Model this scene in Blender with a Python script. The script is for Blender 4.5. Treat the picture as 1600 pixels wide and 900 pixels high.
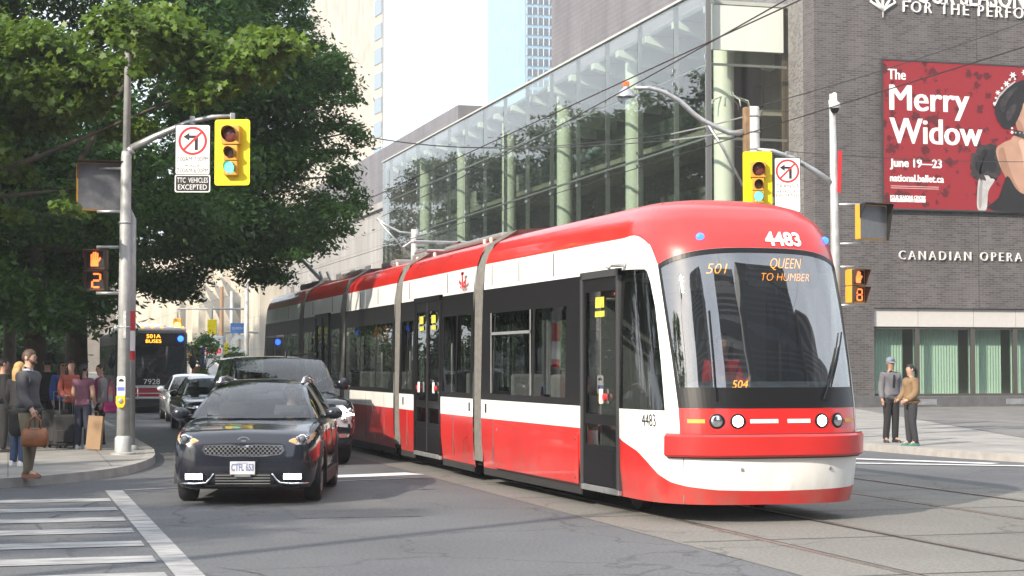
import bpy, bmesh, math, random
import numpy as np
from mathutils import Vector, Matrix, Quaternion
for _o in list(bpy.data.objects): bpy.data.objects.remove(_o)
C = bpy.context.scene.collection
SC = bpy.context.scene
R = math.radians
rnd = random.Random(7)
# ------------------------------------------------------------------ camera
# world frame: y runs away along the tram street, x to the right along the cross street
TH = R(15.66); CAMZ = 1.75; F = 2800.0; HOR = 570.0
cam = bpy.data.cameras.new('camera'); co = bpy.data.objects.new('camera', cam); C.objects.link(co)
cam.sensor_width = 36; cam.lens = F/1600*36; cam.clip_start = 0.1; cam.clip_end = 4000
co.location = (0, 0, CAMZ); co.rotation_euler = (R(90)+math.atan((HOR-450)/F), 0, -TH)
SC.camera = co
# ------------------------------------------------------------------ sky, sun, exposure
SUN_EL = 31.0; SUN_VEC = Vector((-.82*math.cos(R(31)), -.57*math.cos(R(31)), math.sin(R(31)))).normalized()
wd = bpy.data.worlds.new('World'); SC.world = wd; wd.use_nodes = True
nt = wd.node_tree; bg = nt.nodes['Background']
sky = nt.nodes.new('ShaderNodeTexSky'); sky.sky_type = 'NISHITA'; sky.sun_disc = False
sky.sun_elevation = R(SUN_EL); sky.sun_rotation = math.atan2(SUN_VEC.x, SUN_VEC.y) % (2*math.pi)
sky.air_density = 1.0; sky.dust_density = 2.0; sky.ozone_density = 1.0
# thin bright cloud veil over the whole sky
veil = nt.nodes.new('ShaderNodeMix'); veil.data_type = 'RGBA'; veil.inputs[0].default_value = .62; veil.inputs[7].default_value = (8.4, 8.9, 9.6, 1)
tcw = nt.nodes.new('ShaderNodeTexCoord'); nzw = nt.nodes.new('ShaderNodeTexNoise'); nzw.inputs['Scale'].default_value = 2.2; nzw.inputs['Detail'].default_value = 7
mrw = nt.nodes.new('ShaderNodeMapRange'); mrw.inputs[1].default_value = .3; mrw.inputs[2].default_value = .7; mrw.inputs[3].default_value = .45; mrw.inputs[4].default_value = .9
nt.links.new(tcw.outputs['Generated'], nzw.inputs['Vector']); nt.links.new(nzw.outputs['Fac'], mrw.inputs[0]); nt.links.new(mrw.outputs[0], veil.inputs[0])
nt.links.new(sky.outputs[0], veil.inputs[6]); nt.links.new(veil.outputs[2], bg.inputs[0]); bg.inputs[1].default_value = 0.13
sl = bpy.data.lights.new('sun', 'SUN'); sl.energy = 4.6; sl.angle = R(0.9); sl.color = (1.0, 0.89, 0.74)
so = bpy.data.objects.new('sun', sl); C.objects.link(so); so.location = (-20, -20, 40)
so.rotation_euler = SUN_VEC.to_track_quat('Z', 'Y').to_euler()
SC.view_settings.view_transform = 'Standard'; SC.view_settings.look = 'None'
SC.view_settings.gamma = 1; SC.view_settings.use_curve_mapping = False
SC.view_settings.exposure = 0.95
SC.render.engine = 'CYCLES'
SC.cycles.max_bounces = 8; SC.cycles.transparent_max_bounces = 24; SC.cycles.glossy_bounces = 4
SC.cycles.caustics_reflective = False; SC.cycles.caustics_refractive = False
SC.cycles.sample_clamp_indirect = 6; SC.cycles.sample_clamp_direct = 0

# ------------------------------------------------------------------ places
def A(px, Y):                 # point on the ground at camera depth Y under picture column px
    X = (px-800)/F*Y
    return (X*math.cos(TH)+Y*math.sin(TH), -X*math.sin(TH)+Y*math.cos(TH))
def G(px, py, z0=0.0): return A(px, F*(CAMZ-z0)/(py-HOR))
def Z(py, Y): return CAMZ+(HOR-py)*Y/F

# ------------------------------------------------------------------ materials
MC = {}
def mat(name, col, rough=.6, metal=0.0, spec=.5, coat=0.0, var=0.0, vscale=6.0, bump=0.0, bscale=40.0, emit=None, estr=0.0, alpha=None):
    if name in MC: return MC[name]
    m = bpy.data.materials.new(name); m.use_nodes = True; MC[name] = m
    n = m.node_tree.nodes; L = m.node_tree.links; b = n['Principled BSDF']
    b.inputs['Base Color'].default_value = (*col, 1); b.inputs['Roughness'].default_value = rough
    b.inputs['Metallic'].default_value = metal; b.inputs['Specular IOR Level'].default_value = spec
    b.inputs['Coat Weight'].default_value = coat; b.inputs['Coat Roughness'].default_value = .04
    if emit: b.inputs['Emission Color'].default_value = (*emit, 1); b.inputs['Emission Strength'].default_value = estr
    if var or bump:
        tc = n.new('ShaderNodeTexCoord')
    if var:
        nz = n.new('ShaderNodeTexNoise'); nz.inputs['Scale'].default_value = vscale; nz.inputs['Detail'].default_value = 6
        L.new(tc.outputs['Object'], nz.inputs['Vector'])
        hr = n.new('ShaderNodeMapRange'); hr.inputs[1].default_value = .3; hr.inputs[2].default_value = .7
        hr.inputs[3].default_value = 1-var; hr.inputs[4].default_value = 1+var
        mx = n.new('ShaderNodeMix'); mx.data_type = 'RGBA'; mx.blend_type = 'MULTIPLY'; mx.inputs[0].default_value = 1
        mx.inputs[6].default_value = (*col, 1)
        L.new(nz.outputs['Fac'], hr.inputs[0]); L.new(hr.outputs[0], mx.inputs[7]); L.new(mx.outputs[2], b.inputs['Base Color'])
        r2 = n.new('ShaderNodeMapRange'); r2.inputs[3].default_value = max(0, rough-.08); r2.inputs[4].default_value = min(1, rough+.08)
        L.new(nz.outputs['Fac'], r2.inputs[0]); L.new(r2.outputs[0], b.inputs['Roughness'])
    if bump:
        nb = n.new('ShaderNodeTexNoise'); nb.inputs['Scale'].default_value = bscale; nb.inputs['Detail'].default_value = 5
        L.new(tc.outputs['Object'], nb.inputs['Vector'])
        bp = n.new('ShaderNodeBump'); bp.inputs['Strength'].default_value = bump; bp.inputs['Distance'].default_value = .02
        L.new(nb.outputs['Fac'], bp.inputs['Height']); L.new(bp.outputs[0], b.inputs['Normal'])
    return m
def glass(name, tint=(.5, .55, .52), gloss=1.0, rough=.0, ior=1.45, lo=.0):
    if name in MC: return MC[name]
    m = bpy.data.materials.new(name); m.use_nodes = True; MC[name] = m
    n = m.node_tree.nodes; L = m.node_tree.links; n.remove(n['Principled BSDF']); out = n['Material Output']
    t = n.new('ShaderNodeBsdfTransparent'); t.inputs[0].default_value = (*tint, 1)
    g = n.new('ShaderNodeBsdfGlossy'); g.inputs['Roughness'].default_value = rough; g.inputs[0].default_value = (gloss, gloss, gloss, 1)
    fr = n.new('ShaderNodeFresnel'); ge = n.new('ShaderNodeNewGeometry'); io = n.new('ShaderNodeMapRange')
    io.inputs[3].default_value = ior; io.inputs[4].default_value = 1/ior; L.new(ge.outputs['Backfacing'], io.inputs[0]); L.new(io.outputs[0], fr.inputs['IOR'])
    mr = n.new('ShaderNodeMapRange'); mr.inputs[3].default_value = lo; mr.inputs[4].default_value = 1.0
    mx = n.new('ShaderNodeMixShader')
    L.new(fr.outputs[0], mr.inputs[0]); L.new(mr.outputs[0], mx.inputs[0]); L.new(t.outputs[0], mx.inputs[1]); L.new(g.outputs[0], mx.inputs[2]); L.new(mx.outputs[0], out.inputs[0])
    return m
def lamp(name, col, s): return mat(name, tuple(c*.5 for c in col), .4, emit=col, estr=s)

# ------------------------------------------------------------------ mesh builder
class MB:
    def __init__(s): s.v = []; s.f = []; s.m = []; s.cur = 0
    def add(s, vs, fs, mi=None):
        o = len(s.v); s.v.extend([tuple(p) for p in vs]); mi = s.cur if mi is None else mi
        for f in fs: s.f.append(tuple(i+o for i in f)); s.m.append(mi)
        return s
    def box(s, c, d, mi=None, rot=None):
        x, y, z = d[0]/2, d[1]/2, d[2]/2
        vs = [Vector(p) for p in ((-x,-y,-z),(x,-y,-z),(x,y,-z),(-x,y,-z),(-x,-y,z),(x,-y,z),(x,y,z),(-x,y,z))]
        if rot is not None: vs = [rot @ p for p in vs]
        return s.add([p+Vector(c) for p in vs], [(3,2,1,0),(4,5,6,7),(0,1,5,4),(1,2,6,5),(2,3,7,6),(3,0,4,7)], mi)
    def bx(s, x0, x1, y0, y1, z0, z1, mi=None):
        return s.box(((x0+x1)/2, (y0+y1)/2, (z0+z1)/2), (abs(x1-x0), abs(y1-y0), abs(z1-z0)), mi)
    def tube(s, pts, r, seg=8, mi=None, caps=True, ry=None):
        pts = [Vector(p) for p in pts]; n = len(pts); rs = r if isinstance(r, (list, tuple)) else [r]*n
        vs = []; up = None
        for i in range(n):
            t = (pts[min(i+1, n-1)]-pts[max(i-1, 0)]); t = t.normalized() if t.length > 1e-9 else Vector((0, 0, 1))
            if up is None:
                up = Vector((0, 0, 1)) if abs(t.z) < .9 else Vector((0, 1, 0))
            a = t.cross(up)
            if a.length < 1e-6: a = t.orthogonal()
            a.normalize(); b = a.cross(t).normalized(); up = b
            for k in range(seg):
                an = 2*math.pi*k/seg; q = rs[i]*(ry if ry else 1)
                vs.append(pts[i]+a*(math.cos(an)*rs[i])+b*(math.sin(an)*q))
        fs = []
        for i in range(n-1):
            for k in range(seg):
                k2 = (k+1) % seg; fs.append((i*seg+k, i*seg+k2, (i+1)*seg+k2, (i+1)*seg+k))
        if caps: fs.append(tuple(range(seg))[::-1]); fs.append(tuple((n-1)*seg+k for k in range(seg)))
        return s.add(vs, fs, mi)
    def lathe(s, prof, o=(0, 0, 0), axis='z', seg=24, mi=None):
        vs = []; fs = []; n = len(prof)
        ax = {'x': lambda r, h, c, q: (h, r*c, r*q), 'y': lambda r, h, c, q: (r*q, h, r*c), 'z': lambda r, h, c, q: (r*c, r*q, h)}[axis]
        for k in range(seg):
            an = 2*math.pi*k/seg; c, q = math.cos(an), math.sin(an)
            for r, h in prof: p = ax(max(r, 1e-4), h, c, q); vs.append((p[0]+o[0], p[1]+o[1], p[2]+o[2]))
        for k in range(seg):
            k2 = (k+1) % seg
            for i in range(n-1): fs.append((k*n+i, k2*n+i, k2*n+i+1, k*n+i+1))
        return s.add(vs, fs, mi)
    def prism(s, poly, o, u, v, d, mi=None):
        o, u, v, d = Vector(o), Vector(u), Vector(v), Vector(d); n = len(poly)
        a = [o+u*p[0]+v*p[1] for p in poly]; b = [p+d for p in a]
        fs = [tuple(range(n)), tuple(range(2*n-1, n-1, -1))]+[(i, i+n, (i+1) % n+n, (i+1) % n) for i in range(n)]
        return s.add(a+b, fs, mi)
    def grid(s, P, mi=None, close=False, mf=None):
        nr, nc = len(P), len(P[0]); vs = [p for row in P for p in row]; o = len(s.v); s.v.extend([tuple(p) for p in vs])
        for i in range(nr-1):
            for j in range(nc if close else nc-1):
                j2 = (j+1) % nc
                s.f.append((o+i*nc+j, o+i*nc+j2, o+(i+1)*nc+j2, o+(i+1)*nc+j)); s.m.append(mf(i, j) if mf else (s.cur if mi is None else mi))
        return s
    def ball(s, c, r, seg=14, rings=9, mi=None, rot=None):
        r = r if isinstance(r, (tuple, list)) else (r, r, r); vs = []
        for i in range(rings+1):
            t = math.pi*i/rings
            for k in range(seg):
                a = 2*math.pi*k/seg; p = Vector((r[0]*math.sin(t)*math.cos(a), r[1]*math.sin(t)*math.sin(a), r[2]*math.cos(t)))
                if rot is not None: p = rot @ p
                vs.append(p+Vector(c))
        fs = [(i*seg+k, (i+1)*seg+k, (i+1)*seg+(k+1) % seg, i*seg+(k+1) % seg) for i in range(rings) for k in range(seg)]
        return s.add(vs, fs, mi)
    def mesh(s, name, smooth=False, merge=0.0):
        me = bpy.data.meshes.new(name); me.from_pydata(s.v, [], s.f); me.polygons.foreach_set('material_index', s.m)
        bm = bmesh.new(); bm.from_mesh(me)
        if merge: bmesh.ops.remove_doubles(bm, verts=bm.verts, dist=merge)
        bmesh.ops.recalc_face_normals(bm, faces=bm.faces); bm.to_mesh(me); bm.free()
        if smooth: me.polygons.foreach_set('use_smooth', [True]*len(me.polygons))
        return me
    def build(s, name, mats, parent=None, smooth=False, bev=0.0, sub=0, loc=None, rotz=None, merge=0.0, angle=None):
        me = s.mesh(name, smooth, merge)
        for m in (mats if isinstance(mats, (list, tuple)) else [mats]): me.materials.append(m)
        if angle:
            me.polygons.foreach_set('use_smooth', [True]*len(me.polygons)); me.set_sharp_from_angle(angle=R(angle))
        o = bpy.data.objects.new(name, me); C.objects.link(o)
        if parent: o.parent = parent
        if loc: o.location = loc
        if rotz is not None: o.rotation_euler = (0, 0, rotz)
        if bev:
            b = o.modifiers.new('bevel', 'BEVEL'); b.width = bev; b.segments = 2; b.limit_method = 'ANGLE'; b.angle_limit = R(40)
        if sub:
            q = o.modifiers.new('sub', 'SUBSURF'); q.levels = sub; q.render_levels = sub
        return o
def tag(o, label, cat, group=None, kind=None):
    o['label'] = label; o['category'] = cat
    if group: o['group'] = group
    if kind: o['kind'] = kind
    return o
def thing(name, label, cat, loc=(0, 0, 0), rotz=0.0, group=None):
    o = bpy.data.objects.new(name, None); o.empty_display_size = .3; C.objects.link(o); o.location = loc; o.rotation_euler = (0, 0, rotz)
    return tag(o, label, cat, group)
def struct(o): o['kind'] = 'structure'; return o
def text(body, size, w=None, space=1.0, extr=0.0, align='CENTER', shear=0.0, bold=0.0):
    cu = bpy.data.curves.new('t', 'FONT'); cu.body = body; cu.size = size; cu.align_x = align; cu.align_y = 'CENTER'
    cu.space_character = space; cu.extrude = extr; cu.shear = shear; cu.offset = bold; cu.resolution_u = 3
    ob = bpy.data.objects.new('t', cu); C.objects.link(ob); bpy.context.view_layer.update()
    dg = bpy.context.evaluated_depsgraph_get(); me = bpy.data.meshes.new_from_object(ob.evaluated_get(dg))
    vs = [tuple(v.co) for v in me.vertices]; fs = [tuple(p.vertices) for p in me.polygons]
    bpy.data.objects.remove(ob); bpy.data.curves.remove(cu); bpy.data.meshes.remove(me)
    if w:
        x0 = min(p[0] for p in vs); x1 = max(p[0] for p in vs); k = w/(x1-x0)
        cx = (x0+x1)/2 if align == 'CENTER' else x0
        vs = [((p[0]-cx)*k, p[1], p[2]) for p in vs]
    return vs, fs
def put_text(mb, tx, o, u=(1, 0, 0), v=(0, 0, 1), mi=None):
    u, v, o = Vector(u), Vector(v), Vector(o); n = u.cross(v)
    return mb.add([o+u*p[0]+v*p[1]+n*p[2] for p in tx[0]], tx[1], mi)

# ------------------------------------------------------------------ common materials
M = dict(
 white=mat('white_paint', (.80, .80, .78), .34, coat=.3, var=.06, vscale=1.3),
 red=mat('red_paint', (.54, .022, .020), .30, coat=.45, var=.11, vscale=1.3),
 black=mat('black_trim', (.009, .009, .010), .35, spec=.3),
 rubber=mat('rubber', (.02, .02, .021), .75, var=.2, vscale=30),
 dark=mat('dark_interior', (.035, .037, .04), .7),
 steel=mat('galvanised_steel', (.42, .43, .44), .42, metal=.75, var=.15, vscale=9),
 polegrey=mat('painted_pole', (.40, .41, .41), .5, metal=.25, var=.14, vscale=7),
 chrome=mat('chrome', (.75, .76, .78), .12, metal=1),
 grey=mat('grey_plastic', (.20, .205, .21), .55, var=.1),
 yellow=mat('signal_yellow', (.88, .70, .0), .42, var=.04),
 amber=mat('amber_housing', (.62, .30, .03), .45, var=.08),
 signwhite=mat('sign_white', (.78, .79, .78), .4, var=.03),
 signred=mat('sign_red', (.55, .03, .04), .4),
 signblack=mat('sign_black', (.015, .015, .016), .45),
 bellows=mat('bellows_rubber', (.13, .125, .115), .8, var=.2, vscale=14),
 blue=lamp('blue_marker_lamp', (.015, .07, 1.0), 5),
 wlamp=lamp('white_lamp', (1, .98, .92), 11),
 led=lamp('amber_led', (1.0, .33, .02), 2.8),
 redled=lamp('red_led', (1.0, .11, .02), 2.6),
 glow=lamp('green_signal', (.12, .95, .72), 1.8),
)
def grime(m, amt=.5):         # road dirt splashed up the foot of the body
    n = m.node_tree.nodes; L = m.node_tree.links; b = n['Principled BSDF']; src = b.inputs['Base Color'].links[0].from_socket
    tc = n.new('ShaderNodeTexCoord'); sp = n.new('ShaderNodeSeparateXYZ'); L.new(tc.outputs['Object'], sp.inputs[0])
    a = n.new('ShaderNodeMapRange'); a.interpolation_type = 'SMOOTHSTEP'; a.inputs[1].default_value = .15; a.inputs[2].default_value = .85; a.inputs[3].default_value = 1; a.inputs[4].default_value = .0
    L.new(sp.outputs[2], a.inputs[0]); nz = n.new('ShaderNodeTexNoise'); nz.inputs['Scale'].default_value = 2.4; nz.inputs['Detail'].default_value = 8; nz.inputs['Roughness'].default_value = .65
    mp = n.new('ShaderNodeMapping'); mp.inputs['Scale'].default_value = (1, 1, .35); L.new(tc.outputs['Object'], mp.inputs[0]); L.new(mp.outputs[0], nz.inputs['Vector'])
    c = n.new('ShaderNodeMapRange'); c.inputs[1].default_value = .38; c.inputs[2].default_value = .72; c.inputs[4].default_value = amt; L.new(nz.outputs['Fac'], c.inputs[0])
    mu = n.new('ShaderNodeMath'); mu.operation = 'MULTIPLY'; L.new(a.outputs[0], mu.inputs[0]); L.new(c.outputs[0], mu.inputs[1])
    mx = n.new('ShaderNodeMix'); mx.data_type = 'RGBA'; mx.inputs[7].default_value = (.16, .135, .11, 1); L.new(mu.outputs[0], mx.inputs[0]); L.new(src, mx.inputs[6]); L.new(mx.outputs[2], b.inputs['Base Color'])
grime(M['white'], .55); grime(M['red'], .6)
G_TRAM = glass('tinted_tram_glass', (.42, .45, .45), ior=1.6, lo=.02)
G_CAR = glass('car_glass', (.46, .51, .52), ior=1.55, lo=.03)
G_LAMP = glass('lamp_lens', (.85, .87, .9), ior=1.5, lo=.06)
# ================================================================== ground, road, pavements
def asphalt(name, c0, c1, scale=1.0):
    m = bpy.data.materials.new(name); m.use_nodes = True; n = m.node_tree.nodes; L = m.node_tree.links; b = n['Principled BSDF']
    tc = n.new('ShaderNodeTexCoord')
    big = n.new('ShaderNodeTexNoise'); big.inputs['Scale'].default_value = .22*scale; big.inputs['Detail'].default_value = 8; big.inputs['Roughness'].default_value = .62
    fine = n.new('ShaderNodeTexNoise'); fine.inputs['Scale'].default_value = 28*scale; fine.inputs['Detail'].default_value = 4
    vor = n.new('ShaderNodeTexVoronoi'); vor.feature = 'DISTANCE_TO_EDGE'; vor.inputs['Scale'].default_value = .33*scale
    wob = n.new('ShaderNodeTexNoise'); wob.inputs['Scale'].default_value = 1.2; wob.inputs['Detail'].default_value = 6
    add = n.new('ShaderNodeMix'); add.data_type = 'RGBA'; add.blend_type = 'LINEAR_LIGHT'; add.inputs[0].default_value = .55
    for t in (big, fine, wob): L.new(tc.outputs['Object'], t.inputs['Vector'])
    L.new(tc.outputs['Object'], add.inputs[6]); L.new(wob.outputs['Color'], add.inputs[7]); L.new(add.outputs[2], vor.inputs['Vector'])
    mx = n.new('ShaderNodeMix'); mx.data_type = 'RGBA'; mx.inputs[6].default_value = (*c0, 1); mx.inputs[7].default_value = (*c1, 1)
    mr = n.new('ShaderNodeMapRange'); mr.inputs[1].default_value = .32; mr.inputs[2].default_value = .68; L.new(big.outputs['Fac'], mr.inputs[0]); L.new(mr.outputs[0], mx.inputs[0])
    m2 = n.new('ShaderNodeMix'); m2.data_type = 'RGBA'; m2.blend_type = 'MULTIPLY'; m2.inputs[0].default_value = 1
    r2 = n.new('ShaderNodeMapRange'); r2.inputs[1].default_value = .3; r2.inputs[2].default_value = .7; r2.inputs[3].default_value = .72; r2.inputs[4].default_value = 1.25
    L.new(fine.outputs['Fac'], r2.inputs[0]); L.new(mx.outputs[2], m2.inputs[6]); L.new(r2.outputs[0], m2.inputs[7])
    m3 = n.new('ShaderNodeMix'); m3.data_type = 'RGBA'; m3.blend_type = 'MULTIPLY'; m3.inputs[0].default_value = 1
    r3 = n.new('ShaderNodeMapRange'); r3.inputs[1].default_value = .0; r3.inputs[2].default_value = .012; r3.inputs[3].default_value = .62; r3.inputs[4].default_value = 1.0
    L.new(vor.outputs['Distance'], r3.inputs[0]); L.new(m2.outputs[2], m3.inputs[6]); L.new(r3.outputs[0], m3.inputs[7]); L.new(m3.outputs[2], b.inputs['Base Color'])
    b.inputs['Roughness'].default_value = .82; b.inputs['Specular IOR Level'].default_value = .35
    bp = n.new('ShaderNodeBump'); bp.inputs['Strength'].default_value = .35; bp.inputs['Distance'].default_value = .01
    L.new(fine.outputs['Fac'], bp.inputs['Height']); L.new(bp.outputs[0], b.inputs['Normal'])
    return m
def slabs(name, c, sx, sy, joint=.55):
    m = bpy.data.materials.new(name); m.use_nodes = True; n = m.node_tree.nodes; L = m.node_tree.links; b = n['Principled BSDF']
    tc = n.new('ShaderNodeTexCoord'); bt = n.new('ShaderNodeTexBrick'); bt.offset = 0; bt.inputs['Scale'].default_value = 1
    bt.inputs['Brick Width'].default_value = sx; bt.inputs['Row Height'].default_value = sy; bt.inputs['Mortar Size'].default_value = .012
    bt.inputs['Color1'].default_value = (*c, 1); bt.inputs['Color2'].default_value = (*[x*.88 for x in c], 1); bt.inputs['Mortar'].default_value = (*[x*joint for x in c], 1)
    L.new(tc.outputs['Object'], bt.inputs['Vector'])
    nz = n.new('ShaderNodeTexNoise'); nz.inputs['Scale'].default_value = 1.1; nz.inputs['Detail'].default_value = 9; L.new(tc.outputs['Object'], nz.inputs['Vector'])
    r2 = n.new('ShaderNodeMapRange'); r2.inputs[1].default_value = .3; r2.inputs[2].default_value = .7; r2.inputs[3].default_value = .78; r2.inputs[4].default_value = 1.2; L.new(nz.outputs['Fac'], r2.inputs[0])
    m2 = n.new('ShaderNodeMix'); m2.data_type = 'RGBA'; m2.blend_type = 'MULTIPLY'; m2.inputs[0].default_value = 1
    L.new(bt.outputs['Color'], m2.inputs[6]); L.new(r2.outputs[0], m2.inputs[7]); L.new(m2.outputs[2], b.inputs['Base Color']); b.inputs['Roughness'].default_value = .85
    return m
def worn_paint(name, c, under, lo=.36, hi=.50):
    m = bpy.data.materials.new(name); m.use_nodes = True; n = m.node_tree.nodes; L = m.node_tree.links; b = n['Principled BSDF']
    tc = n.new('ShaderNodeTexCoord'); nz = n.new('ShaderNodeTexNoise'); nz.inputs['Scale'].default_value = 2.6; nz.inputs['Detail'].default_value = 10; nz.inputs['Roughness'].default_value = .68
    mp = n.new('ShaderNodeMapping'); mp.inputs['Scale'].default_value = (.6, 2.2, 1)
    L.new(tc.outputs['Object'], mp.inputs[0]); L.new(mp.outputs[0], nz.inputs['Vector'])
    mr = n.new('ShaderNodeMapRange'); mr.inputs[1].default_value = lo; mr.inputs[2].default_value = hi; L.new(nz.outputs['Fac'], mr.inputs[0])
    mx = n.new('ShaderNodeMix'); mx.data_type = 'RGBA'; mx.inputs[6].default_value = (*under, 1); mx.inputs[7].default_value = (*c, 1)
    L.new(mr.outputs[0], mx.inputs[0]); L.new(mx.outputs[2], b.inputs['Base Color']); b.inputs['Roughness'].default_value = .75
    return m
ASPH = asphalt('asphalt', (.082, .086, .093), (.120, .124, .131))
WALKM = slabs('pavement_concrete', (.27, .26, .245), 1.6, 1.6)
KERBM = mat('kerb_concrete', (.30, .29, .275), .85, var=.15, vscale=4)
TRACKM = asphalt('track_concrete', (.135, .132, .122), (.185, .180, .165))
SHADEM = slabs('forecourt_stone', (.155, .152, .148), .9, .9)
PAINT = worn_paint('road_paint', (.36, .365, .37), (.15, .15, .15), .36, .62)
def flat(name, poly, z, m):
    q = MB(); q.add([(x, y, z) for x, y in poly], [tuple(range(len(poly)))]); o = q.build(name, m); return struct(o)
q = MB(); q.add([(-2500, -2500, 0), (2500, -2500, 0), (2500, 2500, 0), (-2500, 2500, 0)], [(0, 1, 2, 3)]); struct(q.build('ground', ASPH))
def smoothcorner(pts, n=5):
    # Catmull-Rom through the points
    out = []
    for i in range(1, len(pts)-2):
        p0, p1, p2, p3 = [Vector(p) for p in pts[i-1:i+3]]
        for k in range(n):
            t = k/n; out.append(tuple(.5*((2*p1)+(p2-p0)*t+(2*p0-5*p1+4*p2-p3)*t*t+(3*p1-p0-3*p2+p3)*t**3)))
    out.append(tuple(pts[-2])); return out
KL = smoothcorner([(2.7, 60), (2.7, 38), (2.65, 34.5), (2.35, 31.5), (1.6, 28.8), (.3, 26.9), (-1.5, 25.8), (-4, 25.2), (-8, 25)])
KR = smoothcorner([(16.8, 60), (16.8, 37), (16.9, 33), (17.3, 29.5), (18.4, 26.5), (20.5, 24.6), (24, 23.8), (30, 23.5)])
def walk(name, edge, extra, h):
    poly = edge+extra; q = MB(); q.prism(poly, (0, 0, 0), (1, 0, 0), (0, 1, 0), (0, 0, h)); struct(q.build(name, WALKM))
    k = MB(); off = []
    n = len(edge); P = [[], [], []]
    for i in range(n):
        a, b = Vector(edge[max(i-1, 0)]), Vector(edge[min(i+1, n-1)]); t = (b-a).normalized(); nn = Vector((t.y, -t.x)) if True else 0
        c = Vector(extra[0])
        if (Vector(edge[i])+nn-c).length < (Vector(edge[i])-nn-c).length: nn = -nn
        e = Vector(edge[i])
        P[0].append((e.x+nn.x*.02, e.y+nn.y*.02, -.01)); P[1].append((e.x+nn.x*.005, e.y+nn.y*.005, h+.006)); P[2].append((e.x-nn.x*.17, e.y-nn.y*.17, h+.006))
    k.grid(P); struct(k.build('kerb', KERBM))
KLF = [(2.7, 420)]+KL+[(-90, 25)]; KRF = [(16.8, 420)]+KR+[(90, 23)]
walk('pavement_left', KLF, [(-90, 420)], .13); walk('pavement_right', KRF, [(90, 420)], .13)
flat('forecourt', [(30.5, 61.5), (21.6, 35.1), (20.6, 30), (88, 27), (88, 61.5)], .137, SHADEM)  # shade on the pavement before the wall, painted in as darker slabs
flat('track_bed', [(6.35, -60), (13.5, -60), (13.5, 400), (6.35, 400)], .004, TRACKM)
RAILM = mat('rail_steel', (.30, .27, .24), .38, metal=.8, var=.2)
for x in (7.25, 8.75, 11.05, 12.55):
    q = MB(); q.bx(x-.035, x+.035, -60, 400, .0, .012, 0); struct(q.build('tram_rail', RAILM))
    s = .055 if x in (7.25, 11.05) else -.055
    q = MB(); q.add([(x+s-.022, -60, .0085), (x+s+.022, -60, .0085), (x+s+.022, 400, .0085), (x+s-.022, 400, .0085)], [(0, 1, 2, 3)]); struct(q.build('rail_groove', M['rubber']))
# slab joints across the track
q = MB()
for y in np.arange(-20, 120, 3.05): q.add([(6.4, y, .0085), (13.45, y, .0085), (13.45, y+.025, .0085), (6.4, y+.025, .0085)], [(0, 1, 2, 3)])
struct(q.build('road_joint_lines', M['rubber']))
# painted markings: ladder crossing on the left, stop line, crossing lines on the right
q = MB(); z = .007
def rect(x0, x1, y0, y1): q.add([(x0, y0, z), (x1, y0, z), (x1, y1, z), (x0, y1, z)], [(0, 1, 2, 3)])
def line(a, b, w, zz=None):
    a, b = Vector(a), Vector(b); t = (b-a).normalized(); n = Vector((-t.y, t.x))*w/2; zz = zz or z
    q.add([(p.x, p.y, zz) for p in (a-n, b-n, b+n, a+n)], [(0, 1, 2, 3)])
line((1.42, 25.6), (1.5, 6), .24)
line((-2.2, 25.15), (-2.1, 6), .24)
for i, y in enumerate((23.85, 22.35, 20.85, 19.4, 17.95, 16.5, 15.15, 13.9, 12.6, 11.3)): rect(-9.5, 1.28, y-.27, y+.27)
line((1.56, 25.62), (6.3, 27.25), .13)
struct(q.build('crosswalk_markings', PAINT))
q = MB(); z = .0125
line((14.2, 31.6), (16.75, 28.2), .40); line((13.6, 29.6), (17.2, 27.2), .30)
line((13.7, 41), (13.7, 300), .12); z = .007; line((4.3, 27.6), (6.3, 28.25), .62); struct(q.build('road_line_markings', worn_paint('fresh_paint', (.60, .60, .60), (.15, .15, .15), .30, .48)))  # last broad bar: sunlit asphalt patch painted in as a white strip
# a patched rectangle and a manhole
flat('road_patch', [(3.2, 20.4), (4.6, 20.3), (4.7, 24.4), (3.3, 24.5)], .0045, asphalt('patch_asphalt', (.098, .098, .10), (.128, .128, .129)))
# tar sealed cracks and oil stains
rc = random.Random(21); q = MB()
for k in range(13):
    x, y = rc.uniform(-3, 6.0), rc.uniform(9, 34); a = rc.uniform(0, 6.28); pts = []
    for s in range(rc.randint(8, 20)):
        pts.append((x, y)); a += rc.uniform(-.45, .45); x += .32*math.cos(a); y += .32*math.sin(a)
        if x > 6.2: break
    w = rc.uniform(.005, .011); V_ = []; 
    for i, p in enumerate(pts):
        d = Vector(pts[min(i+1, len(pts)-1)])-Vector(pts[max(i-1, 0)]); d = d.normalized() if d.length else Vector((1, 0)); n = Vector((-d.y, d.x))*w*rc.uniform(.5, 1.3)
        V_ += [(p[0]+n.x, p[1]+n.y, .0062), (p[0]-n.x, p[1]-n.y, .0062)]
    if len(pts) > 2: q.add(V_, [(2*i, 2*i+1, 2*i+3, 2*i+2) for i in range(len(pts)-1)])
struct(q.build('road_crack_lines', mat('tar_seal', (.055, .055, .057), .7)))
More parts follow.
